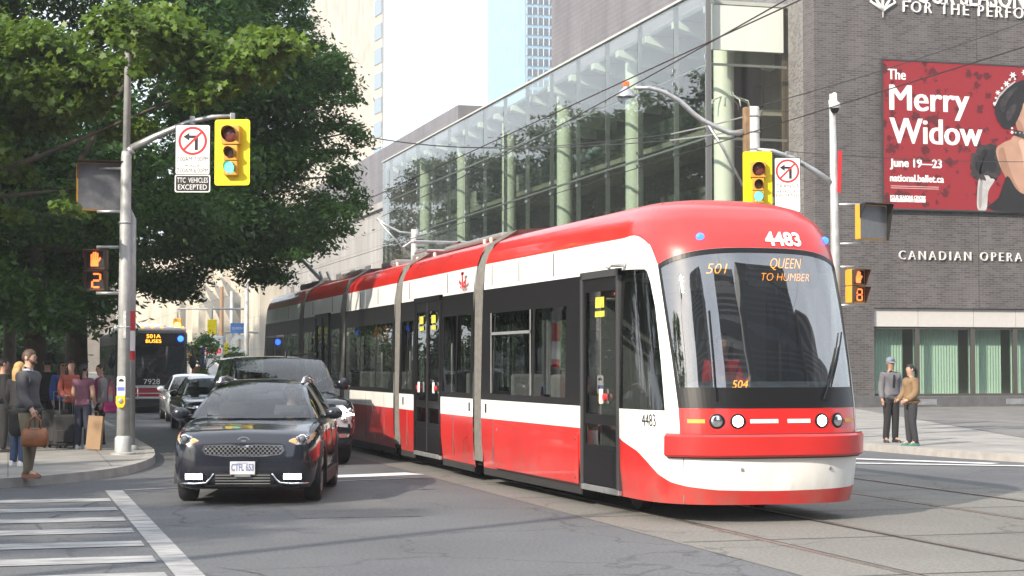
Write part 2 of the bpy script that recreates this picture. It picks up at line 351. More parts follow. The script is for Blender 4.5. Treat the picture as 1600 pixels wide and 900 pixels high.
# ================================================================== buildings
def brick(name, c, mortar, bw=.30, bh=.085, var=.35):
    m = bpy.data.materials.new(name); m.use_nodes = True; n = m.node_tree.nodes; L = m.node_tree.links; b = n['Principled BSDF']
    tc = n.new('ShaderNodeTexCoord'); sp = n.new('ShaderNodeSeparateXYZ'); ad = n.new('ShaderNodeMath'); cb = n.new('ShaderNodeCombineXYZ')
    L.new(tc.outputs['Object'], sp.inputs[0]); L.new(sp.outputs[0], ad.inputs[0]); L.new(sp.outputs[1], ad.inputs[1]); L.new(ad.outputs[0], cb.inputs[0]); L.new(sp.outputs[2], cb.inputs[1])
    bt = n.new('ShaderNodeTexBrick'); bt.inputs['Scale'].default_value = 1; bt.inputs['Brick Width'].default_value = bw; bt.inputs['Row Height'].default_value = bh; bt.inputs['Mortar Size'].default_value = .010; bt.inputs['Bias'].default_value = -.1
    bt.inputs['Color1'].default_value = (*[x*(1+var) for x in c], 1); bt.inputs['Color2'].default_value = (*[x*(1-var) for x in c], 1); bt.inputs['Mortar'].default_value = (*mortar, 1)
    L.new(cb.outputs[0], bt.inputs['Vector'])
    nz = n.new('ShaderNodeTexNoise'); nz.inputs['Scale'].default_value = .55; nz.inputs['Detail'].default_value = 9; nz.inputs['Roughness'].default_value = .62
    mpn = n.new('ShaderNodeMapping'); mpn.inputs['Scale'].default_value = (1, 1, .28); L.new(tc.outputs['Object'], mpn.inputs[0]); L.new(mpn.outputs[0], nz.inputs['Vector'])
    r2 = n.new('ShaderNodeMapRange'); r2.inputs[1].default_value = .3; r2.inputs[2].default_value = .7; r2.inputs[3].default_value = .76; r2.inputs[4].default_value = 1.22; L.new(nz.outputs['Fac'], r2.inputs[0])
    m2 = n.new('ShaderNodeMix'); m2.data_type = 'RGBA'; m2.blend_type = 'MULTIPLY'; m2.inputs[0].default_value = 1
    L.new(bt.outputs['Color'], m2.inputs[6]); L.new(r2.outputs[0], m2.inputs[7]); L.new(m2.outputs[2], b.inputs['Base Color']); b.inputs['Roughness'].default_value = .75
    return m
def panels(name, c, w, h, joint, off=.0, var=.06, rough=.6, metal=0):
    m = brick(name, c, joint, w, h, var); m.node_tree.nodes['Principled BSDF'].inputs['Roughness'].default_value = rough
    m.node_tree.nodes['Principled BSDF'].inputs['Metallic'].default_value = metal
    for n in m.node_tree.nodes:
        if n.type == 'TEX_BRICK': n.offset = off; n.inputs['Mortar Size'].default_value = .03
    return m
BR = brick('dark_brick', (.070, .062, .063), (.135, .13, .128), var=.38)
BRL = brick('return_brick', (.15, .142, .135), (.22, .215, .205), var=.5)
FLY = panels('fly_tower_panel', (.15, .14, .15), 1.2, .3, (.12, .115, .12), .5)
WU = 62.0
op = thing('opera_house', 'dark brick opera house with long glass lobby wall and red banner on its front', 'opera house', (30, WU, 0))
OX, OY = 30.0, WU
def O(b, name, m, **k):       # build in building-local coordinates
    b.v = [(p[0]-OX, p[1]-OY, p[2]) for p in b.v]; return b.build(name, m, k.pop('parent', op), **k)
wall = MB(); wall.bx(29.3, 80, WU, WU+1.0, 3.92, 32); wall.bx(29.3, 31.7, WU, WU+1.0, .55, 3.918)
O(wall, 'brick_wall', BR)
mj = MB()
for x in (36.2, 43.0, 49.8, 56.6): mj.bx(x-.012, x+.012, WU-.003, WU+.01, 3.95, 32)
O(mj, 'movement_joint', M['dark'])
w2 = MB()
w2.add([(29.3, WU+.02, .5), (30.05, WU+4, .5), (30.05, WU+4, 32), (29.3, WU+.02, 32), (30.6, WU+.9, .5), (30.6, WU+4, .5), (30.6, WU+4, 32), (30.6, WU+.9, 32)], [(0, 1, 2, 3), (4, 5, 6, 7), (1, 5, 6, 2), (3, 2, 6, 7)])
O(w2, 'return_wall', BRL)
pl = MB(); pl.bx(29.25, 80, WU-.05, WU+.6, .1, .55); O(pl, 'plinth', mat('granite', (.10, .10, .105), .4, var=.2, vscale=3), bev=.02)
for i, x in enumerate(np.arange(31.9, 60, 4.2)):
    v = MB(); v.bx(x+1.2, x+2.4, WU-.06, WU-.045, .22, .44); O(v, 'vent_grille', M['steel'])
# street window band
def bx_px(px, U=WU):
    k = (px-800)/F; Y = U/(math.cos(TH)-math.sin(TH)*k); return k*Y*math.cos(TH)+Y*math.sin(TH)
def bz_px(py, px, U=WU):
    k = (px-800)/F; Y = U/(math.cos(TH)-math.sin(TH)*k); return Z(py, Y)
GSTORE = glass('street_glass', (.86, .92, .88), ior=1.5, lo=.03)
edges = [31.7]+[bx_px(p) for p in (1437, 1524, 1590)]+[bx_px(1590)+2.2*i for i in range(1, 9)]
for a, b in zip(edges[:-1], edges[1:]):
    fr = MB()
    for (x0, x1, z0, z1) in ((a, a+.09, .55, 3.2), (b-.09, b, .55, 3.2), (a+.09, b-.09, .55, .64), (a+.09, b-.09, 3.12, 3.2)): fr.bx(x0+.002, x1-.002, WU+.18, WU+.3, z0, z1)
    fo = O(fr, 'window', mat('bronze_frame', (.10, .095, .085), .45, metal=.4))
    gp = MB(); gp.bx(a+.09, b-.09, WU+.22, WU+.235, .64, 3.12); g = gp
    g.v = [(p[0]-OX, p[1]-OY, p[2]) for p in g.v]; g.build('pane', GSTORE, fo)
    tp = MB(); tp.bx(a+.01, b-.01, WU+.12, WU+.3, 3.215, 3.9); tp.v = [(p[0]-OX, p[1]-OY, p[2]) for p in tp.v]; tp.build('header_panel', mat('header_panel', (.50, .48, .46), .55, var=.03), fo)
    if (edges.index(a)) < 9:
        bl = MB(); x0, x1 = (a+.1, b-.22)
        bl.add([(x0+.06*i, WU+.75+(.03 if i % 2 else 0), zz) for zz in (.62, 3.15) for i in range(int((x1-x0)/.06))], [(i, i+1, i+1+int((x1-x0)/.06), i+int((x1-x0)/.06)) for i in range(int((x1-x0)/.06)-1)])
        bl.v = [(p[0]-OX, p[1]-OY, p[2]) for p in bl.v]; bl.build('blind', mat('pale_green_blind', (.55, .64, .58), .8, var=.04), fo)
bk = MB(); bk.bx(31.7, 80, WU+2.4, WU+2.5, .5, 4); bk.bx(31.7, 80, WU+.4, WU+2.4, .45, .55); O(bk, 'lobby_interior', mat('lobby_buff', (.35, .30, .16), .7))
# --- glass lobby
GV = 26.5; GU0, GU1 = 66.0, 130.0; GT = 16.7
GLOB = glass('lobby_glass', (.70, .79, .73), ior=1.6, lo=.08)
MU = [GU0]+[69.6+4.45*i for i in range(14) if 69.6+4.45*i < GU1]+[GU1]
ZS = [.6, 4.8, 7.8, 10.75, 13.7, GT]
gl = MB()
for a, b in zip(MU[:-1], MU[1:]):
    for z0, z1 in zip(ZS[:-1], ZS[1:]):
        t = rnd.uniform(-.012, .012); s = rnd.uniform(-.012, .012)
        gl.add([(GV+t, a+.02, z0+.02), (GV-t, b-.02, z0+.02), (GV-t+s, b-.02, z1-.02), (GV+t+s, a+.02, z1-.02)], [(0, 1, 2, 3)])
gf = O(gl, 'glass_wall', GLOB)
g2 = MB()
for z0, z1 in zip(ZS[:-1], ZS[1:]): g2.add([(GV, GU0, z0), (30.02, GU0, z0), (30.02, GU0, z1), (GV, GU0, z1)], [(0, 1, 2, 3)])
O(g2, 'end_glass', glass('end_bay_glass', (.93, .96, .94), ior=1.45, lo=.03))
mm = MB()
for u in MU: mm.bx(GV+.02, GV+.22, u-.03, u+.03, .3, GT)
for z in ZS[1:]:
    mm.bx(GV+.03, GV+.16, GU0, GU1, z-.04, z+.04); mm.bx(GV, 30, GU0+.03, GU0+.10, z-.05, z+.05)
mm.bx(GV-.02, GV+.1, GU0-.05, GU0+.05, .3, GT)
O(mm, 'mullions', mat('mullion_aluminium', (.30, .31, .30), .35, metal=.7))
cl = MB()
for u in MU:
    for z in ZS[1:-1]:
        for d in (-.28, .28): cl.box((GV-.02, u, z+d), (.06, .09, .14))
O(cl, 'glass_clamps', M['chrome'])
rf = MB(); rf.bx(GV-.1, GV+.25, GU0, GU1, GT+.002, GT+.10); rf.bx(GV+.6, 34, GU0+.6, GU1, GT-.45, GT-.3); O(rf, 'lobby_roof', mat('roof_panel', (.45, .46, .44), .5))
CREAM = mat('cream_steel', (.64, .65, .56), .5)
for u in [64.8+10.9*i for i in range(6)]:
    uu = u+3
    q = MB(); q.tube([(GV+1.5, uu, .1), (GV+1.5, uu, GT-.5)], .42, 20, caps=False); O(q, 'lobby_column', CREAM, smooth=True)
for u in np.arange(66.9, GU1, 3.63):
    q = MB(); q.prism([(.35, GT-.47), (6.5, GT-.47), (6.5, GT-1.7), (2.2, GT-1.25), (.35, GT-.75)], (GV, u-.25, 0), (1, 0, 0), (0, 0, 1), (0, .5, 0)); O(q, 'roof_beam', CREAM)
WOOD = panels('lobby_wood', (.10, .075, .05), .8, 2.4, (.06, .045, .03), .0)
q = MB(); q.bx(33.2, 33.4, GU0+.5, GU1, .1, GT-.5); q.bx(GV+.3, 33.2, GU1-.3, GU1, .1, GT-.5); q.bx(30.06, 33.2, GU0+.6, GU0+.7, .1, GT-.5); O(q, 'inner_wall', WOOD)
for z in (4.8, 8.6, 12.2):
    q = MB(); q.bx(29.6, 33.2, GU0+1.5, GU1-.4, z-.25, z); O(q, 'balcony_floor', mat('balcony_edge', (.24, .23, .18), .6))
    q = MB(); q.bx(29.62, 29.65, GU0+1.5, GU1-.4, z+.05, z+1.05); O(q, 'balcony_glass', GLOB)
q = MB(); q.bx(GV+.2, 33.2, GU0+.2, GU1-.3, .05, .12); O(q, 'lobby_floor', mat('lobby_floor', (.22, .2, .16), .4))
q = MB(); q.bx(GV+.2, 30.0, GU0+.35, GU0+.5, 14.35, 16.15); O(q, 'soffit_panel', mat('soffit_white', (.80, .80, .78), .6))
q = MB(); q.bx(28.0, 30.0, GU0+2.6, GU0+2.7, 9.0, 14.2); O(q, 'dark_panel', mat('dark_timber', (.045, .035, .03), .5))
fly = MB(); fly.bx(33.5, 62, 66.5, 110, GT-1, 46); O(fly, 'fly_tower', FLY)
st = MB(); st.bx(30, 62, 121, 190, 0, 19.9); O(st, 'rear_block', panels('rear_block', (.17, .165, .18), 2.4, 1.2, (.14, .135, .15), 0))
rl = MB()
for (a, b) in (((30.5, 128, 20.9), (30.5, 150, 20.9)),): rl.tube([(30.5, 125, 19.9), a, b, (30.5, 150, 19.9)], .05, 6)
O(rl, 'roof_rail', M['signwhite'])
# chandelier hanging in the lobby end
ch = thing('chandelier', 'pale many armed chandelier hanging behind the end glass of the lobby', 'chandelier', (28.1, GU0+1.6, 12.6))
q = MB()
for k in range(9):
    a = 2*math.pi*k/9; r = .85
    q.tube([(0, 0, .55), (.1*math.cos(a), .1*math.sin(a), .5), (.25*math.cos(a), .25*math.sin(a), .1), (r*math.cos(a), r*math.sin(a), -.15), (r*1.1*math.cos(a), r*1.1*math.sin(a), -.45)], .028, 5)
q.tube([(0, 0, .5), (0, 0, 3.4)], .015, 5); q.build('arms', mat('chandelier_metal', (.55, .56, .50), .35, metal=.3), ch, smooth=True)
# lettering on the wall
LY = WU-.06
def wall_text(body, sub, px0, px1, pyc, cap, m, name='wall_lettering', space=1.05, depth=.05, bold=0.0):
    f, _ = text(sub, 1.0, None, space, align='LEFT'); w = max(p[0] for p in f)-min(p[0] for p in f)
    x0, x1 = bx_px(px0), bx_px(px1); kx = (x1-x0)/w; ky = cap/.72
    vs, fs = text(body, 1.0, None, space, align='LEFT', extr=.5, bold=bold); mz = min(p[0] for p in vs)
    z = bz_px(pyc, (px0+px1)/2); ymid = .0
    q = MB(); q.add([(x0+(p[0]-mz)*kx, LY-p[2]*depth*2+.02, z+p[1]*ky) for p in vs], fs); return O(q, name, m)
LET = mat('letter_metal', (.62, .61, .60), .45)
wall_text('CANADIAN OPERA COMPANY', 'CANADIAN OPERA', 1405, 1597, 401, .36, LET, space=1.5, bold=-.012)
LETW = mat('letter_white', (.74, .74, .73), .45)
wall_text('FOR THE PERFORMING ARTS', 'FOR THE PERFO', 1415, 1604, 13, .46, LETW, space=1.35, depth=.05, bold=-.010)
wall_text('FOUR SEASONS CENTRE', 'FOUR SEASON', 1424, 1606, -9, .85, LETW, space=1.05, depth=.05)
q = MB(); ex, ez = bx_px(1383), bz_px(14, 1383)
for k in range(-2, 3):
    a = k*.62; q.tube([(ex, LY, ez), (ex+math.sin(a)*.25, LY, ez+.15+.1*math.cos(a)), (ex+math.sin(a)*.55, LY, ez+.25+.30*math.cos(a)), (ex+math.sin(a)*.42, LY, ez+.5+.4*math.cos(a))], [.05, .06, .05, .02], 6)
q.tube([(ex, LY, ez-.25), (ex, LY, ez+1.0)], .04, 6); O(q, 'wall_emblem', LETW, smooth=True)
# ------------------------------------------------------------------ banner
bn = thing('theatre_banner', 'large red ballet banner with white lettering and a woman in a tiara', 'banner', (bx_px(1380), WU-.1, bz_px(325, 1380)))
BX, BZ = bx_px(1380), bz_px(325, 1380); BH = bz_px(92, 1380)-BZ; BW = 12.0
def damask(name):
    m = bpy.data.materials.new(name); m.use_nodes = True; n = m.node_tree.nodes; L = m.node_tree.links; b = n['Principled BSDF']
    tc = n.new('ShaderNodeTexCoord'); wv = n.new('ShaderNodeTexVoronoi'); wv.inputs['Scale'].default_value = 2.3; wv.inputs['Randomness'].default_value = .55; wv.feature = 'SMOOTH_F1'
    nz = n.new('ShaderNodeTexNoise'); nz.inputs['Scale'].default_value = 5; nz.inputs['Detail'].default_value = 3
    mxv = n.new('ShaderNodeMix'); mxv.data_type = 'RGBA'; mxv.blend_type = 'LINEAR_LIGHT'; mxv.inputs[0].default_value = .25
    L.new(tc.outputs['Object'], mxv.inputs[6]); L.new(tc.outputs['Object'], nz.inputs['Vector']); L.new(nz.outputs['Color'], mxv.inputs[7]); L.new(mxv.outputs[2], wv.inputs['Vector'])
    cr = n.new('ShaderNodeValToRGB'); cr.color_ramp.elements[0].position = .30; cr.color_ramp.elements[0].color = (.085, .006, .009, 1); cr.color_ramp.elements[1].position = .36; cr.color_ramp.elements[1].color = (.24, .012, .019, 1)
    L.new(wv.outputs['Distance'], cr.inputs[0]); L.new(cr.outputs[0], b.inputs['Base Color']); b.inputs['Roughness'].default_value = .55
    return m
q = MB(); q.bx(0, BW, -.05, .08, 0, BH); q.build('backing', damask('banner_red'), bn)
def bl_(px, py): return (bx_px(px)-BX, bz_px(py, px)-BZ)
WHT = mat('print_white', (.86, .85, .84), .5)
def btext(body, px0, px1, py, cap, bold=.02, m=WHT):
    a, z = bl_(px0, py); b, _ = bl_(px1, py); vs, fs = text(body, cap/.72, b-a, 1.0, align='LEFT', bold=bold)
    m0 = min(p[0] for p in vs); q = MB(); e = cap*.035
    for i, dx in enumerate((0, -e, e)): q.add([(a+(p[0]-m0)*.985+dx, -.056-i*.0015, z+p[1]) for p in vs], fs)
    q.build('banner_lettering', m, bn)
btext('The', 1388, 1416, 115, .42, .0); btext('Merry', 1391, 1516, 153, 1.02, .0); btext('Widow', 1391, 1536, 205, 1.02, .0)
btext('June 19—23', 1390, 1472, 254, .34, .006); btext('national.ballet.ca', 1390, 1475, 278, .28, .005)
btext('FOUR SEASONS CENTRE', 1390, 1446, 308, .14, .003); btext('FOR THE PERFORMING ARTS', 1390, 1446, 313, .08)
q = MB()
for py in (291, 294): a, z = bl_(1391, py); b, _ = bl_(1466, py); q.bx(a, b, -.058, -.054, z, z+.035)
q.build('small_print', mat('print_pink', (.55, .3, .3), .5), bn)
def bpoly(pts, m, lay, name):
    q = MB(); P = [bl_(1340+x/2.142, y/2.142) for x, y in pts]; q.prism(P, (0, -.050-lay*.004, 0), (1, 0, 0), (0, 0, 1), (0, -.003, 0)); return q.build(name, m, bn)
SKIN = mat('print_skin', (.40, .235, .165), .5, var=.10, vscale=1.5); SKIN2 = mat('print_skin_soft', (.30, .165, .11), .5, var=.1, vscale=2); SKIN3 = mat('print_skin_pale', (.52, .34, .26), .5, var=.06, vscale=2)
PBLK = mat('print_black', (.010, .009, .010), .5, var=.3, vscale=4); PBLK2 = mat('print_soft_black', (.032, .026, .027), .5, var=.5, vscale=5); GLV = mat('print_glove', (.40, .385, .385), .5, var=.25, vscale=3)
def fuzz(pts, a, n, seed):
    r_ = random.Random(seed); o = []
    for (x0, y0), (x1, y1) in zip(pts, pts[1:]+pts[:1]):
        for k in range(n): t = (k+r_.uniform(-.2, .2))/n; o.append((x0+(x1-x0)*t+r_.uniform(-a, a), y0+(y1-y0)*t+r_.uniform(-a, a)))
    return o
def soft(pts, n=4): return [tuple(p) for p in smoothcorner([pts[-1]]+pts+pts[:2], n)][:-1]
bpoly(soft([(400, 702), (398, 650), (405, 592), (418, 562), (450, 560), (458, 600), (436, 640), (428, 702)]), GLV, 1, 'printed_glove')
bpoly(soft([(403, 690), (404, 640), (412, 590), (420, 580), (416, 620), (412, 690)]), mat('print_glove_soft', (.27, .25, .255), .5), 2, 'printed_glove')
bpoly(fuzz([(372, 560), (385, 520), (415, 482), (458, 480), (476, 540), (470, 600), (430, 585), (418, 612), (400, 600), (384, 592)], 7, 6, 1), PBLK2, 3, 'printed_feathers')
bpoly(fuzz([(392, 552), (400, 525), (425, 498), (452, 496), (462, 540), (456, 580), (425, 570), (405, 580)], 6, 6, 2), PBLK, 4, 'printed_feathers')
bpoly(soft([(462, 505), (485, 478), (512, 466), (528, 452), (600, 448), (660, 462), (710, 505), (730, 640), (560, 650), (520, 625), (486, 580)]), SKIN, 4, 'printed_shoulders')
bpoly(soft([(470, 512), (486, 492), (500, 540), (520, 600), (540, 640), (512, 618), (484, 575)]), SKIN2, 5, 'printed_shoulders')
bpoly(soft([(540, 470), (580, 466), (575, 520), (566, 590), (556, 560), (548, 510)]), SKIN3, 5, 'printed_shoulders')
bpoly(soft([(452, 704), (470, 660), (492, 600), (504, 592), (530, 634), (560, 650), (590, 630), (640, 560), (720, 520), (765, 640), (775, 718)]), PBLK, 6, 'printed_dress')
bpoly(soft([(528, 345), (545, 318), (600, 300), (660, 330), (662, 410), (640, 452), (600, 478), (560, 470), (538, 440), (528, 400)]), SKIN, 6, 'printed_face')
bpoly(soft([(556, 345), (600, 330), (640, 350), (640, 400), (600, 430), (570, 400)]), SKIN3, 7, 'printed_face')
bpoly(soft([(530, 400), (545, 405), (560, 440), (580, 466), (556, 468), (538, 440)]), SKIN2, 7, 'printed_face')
bpoly(fuzz(soft([(456, 352), (474, 312), (520, 276), (580, 262), (640, 280), (668, 330), (620, 312), (580, 318), (555, 345), (542, 385), (524, 418), (494, 430), (470, 402)], 2), 2.5, 2, 3), PBLK, 8, 'printed_hair')
bpoly(soft([(478, 340), (500, 308), (535, 290), (520, 312), (500, 340), (490, 372), (480, 366)]), PBLK2, 9, 'printed_hair')
bpoly(soft([(498, 376), (520, 350), (532, 352), (520, 384), (504, 404)]), PBLK2, 9, 'printed_hair')
bpoly([(522, 432), (560, 442), (640, 440), (640, 460), (560, 464), (524, 452)], PBLK2, 9, 'printed_choker')
for k in range(7): bpoly([(528+k*14+3*math.cos(a), 443+k*.8+3*math.sin(a)) for a in (0, 1.05, 2.1, 3.14, 4.2, 5.2)], GLV, 10, 'printed_choker')
for (x, y, r) in ((458, 345, 7), (463, 326, 5), (470, 308, 10), (484, 293, 6), (499, 278, 12), (510, 264, 6), (521, 249, 13), (528, 262, 5), (560, 240, 12), (600, 235, 12), (516, 442, 7), (516, 428, 5)):
    bpoly([(x+r*(1 if i % 2 == 0 else .4)*math.cos(i*math.pi/6), y+r*(1 if i % 2 == 0 else .4)*math.sin(i*math.pi/6)) for i in range(12)], WHT, 10, 'printed_tiara')
bpoly([(455, 352), (472, 318), (500, 288), (528, 268), (530, 272), (503, 293), (476, 322), (459, 354)], GLV, 9, 'printed_tiara')
bpoly(soft([(562, 376), (578, 368), (594, 376), (578, 382)]), PBLK, 9, 'printed_eye'); bpoly(soft([(556, 360), (575, 352), (598, 360), (576, 357)]), PBLK2, 9, 'printed_brow'); bpoly(soft([(588, 428), (606, 422), (622, 430), (606, 438)]), mat('print_lips', (.25, .015, .03), .5), 9, 'printed_lips')
q = MB()
for (x, y, w, h) in ((0, -.07, BW, .06),): q.bx(-.05, BW+.05, -.07, .0, -.06, -.002); q.bx(-.05, BW+.05, -.07, .0, BH+.002, BH+.06); q.bx(-.06, -.002, -.07, .0, 0, BH)
q.build('banner_frame', M['dark'], bn)
# ------------------------------------------------------------------ towers behind
def ang_xy(px, V=None, U=None):
    a = math.atan((px-800)/F)+TH
    return (V, V/math.tan(a)) if V else (U*math.tan(a), U)
def gridwin(name, frame, pane, w, h, rough=.08):
    m = bpy.data.materials.new(name); m.use_nodes = True; n = m.node_tree.nodes; L = m.node_tree.links; b = n['Principled BSDF']
    return m
# pale glass tower
gt = thing('glass_tower', 'pale blue glass office tower behind the opera house with dark windows on its end', 'tower', (187.3, 650, 0))
q = MB(); q.bx(0, 120, 0, 55, 0, 300); q.build('tower_body', panels('tower_cladding', (.22, .38, .48), 9.0, 4.0, (.16, .29, .37), 0, .05, .15), gt)
for i in range(60):
    z = 60+i*3.95
    p = MB(); p.bx(.6, 44, -.25, -.05, z, z+2.7); w = p.build('window_band', mat('tower_window', (.035, .06, .085), .08, coat=.5), gt)
    if 90 < z < 170:
        p = MB()
        for k in range(14): p.bx(.6+k*2.2, .85+k*2.2, -.4, -.252, z, z+2.7)
        p.build('window_frame', M['signwhite'], w)
# beige stone tower left of the sky gap
pa, pb, pc = A(480, 320), A(583, 262), A(596.5, 258)
pd = A(620, 330); pe = A(500, 380)
bt = thing('stone_tower', 'tall beige stone tower with a strip of windows down its edge beside the sky', 'tower', (pb[0], pb[1], 0))
P = [(p[0]-pb[0], p[1]-pb[1]) for p in (pa, pb, pc, A(598, 330), pe)]
q = MB(); q.prism(P, (0, 0, 0), (1, 0, 0), (0, 1, 0), (0, 0, 130)); q.build('tower_body', panels('tower_stone', (.42, .38, .325), 3.2, 1.9, (.34, .305, .26), 0, .06, .7), bt)
d = (Vector(pc)-Vector(pb)); L_ = d.length; d.normalize(); nrm = Vector((d.y, -d.x))
if nrm.dot(Vector(pb)) > 0: nrm = -nrm
for i in range(30):
    z = 6+i*3.6; q = MB(); o = nrm*.05
    q.prism([(L_*.12, z), (L_*.95, z), (L_*.95, z+2.2), (L_*.12, z+2.2)], (o.x, o.y, 0), (d.x, d.y, 0), (0, 0, 1), (nrm.x*.06, nrm.y*.06, 0)); q.build('window', mat('stone_tower_window', (.16, .22, .27), .1, coat=.5), bt)
# grey stone block and long cream block further along the street
STN = panels('grey_stone', (.36, .35, .34), 2.4, 1.2, (.27, .26, .25), .5)
g = thing('stone_block', 'low grey stone building beyond the end of the glass lobby', 'building', (27, 131, 0))
q = MB(); q.bx(0, 40, .2, 52, 0, 13.5); q.build('wall', STN, g)
q = MB(); q.bx(-.25, 40, 0, 52, 13.51, 14.0); q.build('cornice', STN, g)
q = MB()
for u in np.arange(6, 50, 6.5): q.bx(-.04, .05, u, u+2.2, 1.2, 4.4)
for u in np.arange(6, 50, 6.5): q.bx(-.04, .05, u, u+2.2, 6.5, 9.5)
q.build('windows', mat('far_window', (.05, .06, .065), .15), g)
CRM = panels('cream_stone', (.56, .52, .44), 4.0, 3.4, (.42, .39, .33), 0)
g = thing('cream_block', 'long sunlit cream stone building at the far end of the street', 'building', (25, 186, 0))
q = MB(); q.bx(0, 40, 0, 260, 0, 24); q.build('wall', CRM, g)
for u in np.arange(8, 250, 9.0):
    q = MB(); q.bx(-.9, .0, u, u+.9, 5, 23); q.build('pilaster', CRM, g)
for k, u in enumerate(np.arange(12, 200, 9.0)):
    for z in (7, 12, 17):
        q = MB(); q.bx(-.05, .05, u+.6, u+3.2, z, z+3.2); q.build('window', mat('cream_window', (.11, .11, .10), .2), g)
for u in (14, 23, 32, 41):
    q = MB(); q.prism([(0, 9), (-2.4, 11.5), (-2.5, 11.3), (0, 6.0)], (0, u, 0), (1, 0, 0), (0, 0, 1), (0, .12, 0)); q.build('flag', mat('flag_cloth', (.30, .30, .29), .8), g)
g = thing('end_block', 'dim brown building closing the far end of the street behind the bus', 'building', (-60, 430, 0))
q = MB(); q.bx(0, 84, 0, 40, 0, 30); q.build('wall', panels('end_brick', (.20, .17, .145), 3.0, 3.2, (.10, .09, .08), 0), g)
q = MB(); q.bx(-.5, 84.5, -.5, 40, 30.01, 31); q.build('cornice', STN, g)
# buildings added behind the camera, sized to block sky and shape mirror images
blk = [(-66, -66, 38, 78, (.10, .105, .11)), (-27.5, -66, 29, 14, (.42, .40, .37)), (3, -66, 30, 72, (.30, .285, .27)), (39, -66, 31, 80, (.09, .10, .115)), (70.5, -62, 38, 60, (.20, .185, .17)), (109, -60, 40, 52, (.12, .125, .13))]
nm = ['dark glass slab', 'low pale concrete block', 'brown stone block', 'wide dark office block', 'buff stone building', 'black glass tower']
for (x, y, w, hgt, c), n in zip(blk, nm):
    g = thing('office_block', n+' behind the camera, mirrored in paint and windscreens', 'building', (x, y, 0))
    q = MB(); q.bx(0, w, -20, 0, 0, hgt); q.build('wall', panels('office_'+n.replace(' ', '_'), c, 3.2, 3.3, tuple(v*.45 for v in c), 0), g)
    q = MB()
    for z in np.arange(4, hgt-3, 3.3): q.bx(.6, w-.6, -.05, .06, z, z+1.9)
    q.build('window_bands', mat('office_window', (.03, .035, .04), .1), g)
# ================================================================== the streetcar
TX, TY = 8.0, 18.25
tram = thing('streetcar', 'long red and white articulated streetcar with black window bands filling the street', 'streetcar', (TX, TY, 0))
HWD = 1.27; NB = 1.25; NN = 3.0
ZTOP = 3.74
_rz = [.2, .4, .72, .98, 1.27, 1.8, 2.4, 2.9, 3.1, 3.25, 3.42, 3.58, 3.68, 3.74]
_rk = [.12, .07, .03, .02, .06, .17, .33, .49, .57, .66, .80, 1.02, 1.36, 1.9]
_in = [.05, .02, .0, .0, .0, .01, .02, .04, .05, .07, .13, .27, .50, .88]
def sstep(a, b, x):
    t = min(1, max(0, (x-a)/(b-a))); return t*t*(3-2*t)
def rake(z): return float(np.interp(z, _rz, _rk))
def inset(z): return float(np.interp(z, _rz, _in))
def nose(phi):      # plan outline of the nose, phi 0..180 degrees
    c, q = math.cos(R(phi)), math.sin(R(phi))
    return (-HWD*math.copysign(abs(c)**(2/NN), c), NB*(1-max(q, 0)**(2/NN)))
def tpos(b, z, out=0.0):
    x = b[0]*(1-inset(z)/HWD); y = b[1]+rake(z)*(1-sstep(0, 3.4, b[1]))
    if out:
        nx, ny = b[2], b[3]; x += nx*out; y += ny*out
    return (x, y, z)
def with_n(pts):    # add outward plan normals
    r = []
    for i, p in enumerate(pts):
        a, b = pts[max(i-1, 0)], pts[min(i+1, len(pts)-1)]; t = Vector((b[0]-a[0], b[1]-a[1])).normalized()
        r.append((p[0], p[1], t.y, -t.x) if True else p)
    return r
def front_y(x, z, out=.0):
    bx = min(abs(x)/(1-inset(z)/HWD), HWD*.999); c = (bx/HWD)**(NN/2); q = math.sqrt(max(0, 1-c*c))
    by = NB*(1-q**(2/NN)); return by+rake(z)*(1-sstep(0, 3.4, by))-out
def band(mb, cols, zl, zh, n=3, mi=None, out=0.0, zs=None):
    P = []; fn = cols if callable(cols) else None
    N_ = len(fn(1.0)) if fn else len(cols)
    for k in range(n+1):
        row = []
        for i in range(N_):
            f = i/(N_-1); a = zl(f) if callable(zl) else zl; c = zh(f) if callable(zh) else zh
            zz = a+(c-a)*k/n; b = fn(zz)[i] if fn else cols[i]
            row.append(tpos(b, zz, out))
        P.append(row)
    return mb.grid(P, mi)
def lin(a, b, n): return [a+(b-a)*i/n for i in range(n+1)]
def side_cols(x, y0, y1, n=6): return [(x, y, math.copysign(1, x), 0) for y in lin(y0, y1, n)]
def nose_cols(p0, p1, n=12):
    r = []
    for p in lin(p0, p1, n):
        a, b = nose(max(p-.5, 0)), nose(min(p+.5, 180)); t = Vector((b[0]-a[0], b[1]-a[1])).normalized()
        c = nose(p); r.append((c[0], c[1], t.y, -t.x))
    return r
ZW0, ZW1, ZB, ZR0 = 1.24, 2.86, 3.24, .965      # window foot, window head, white/red line, low white/red line
SKIRT = .21
def roof(mb, rows, mi):       # closes the roof between two equal long rows of columns
    pass
# ---- front section -------------------------------------------------------
Y1 = 7.45
D0, D1 = 1.68, 3.02     # door
body = MB()             # 0 red, 1 white, 2 black
zr = lambda p: float(np.interp(p, [-3.2, -2.2, 0, 10, 22, 33, 45, 65, 90, 135, 180], [.90, .86, .80, .68, .53, .45, .41, .375, .36, .38, .44]))
PA, PB = 29, 40         # window pillar on the nose
def sl_(z): return 7.5*min(1, max(0, (z-1.27)/1.65))

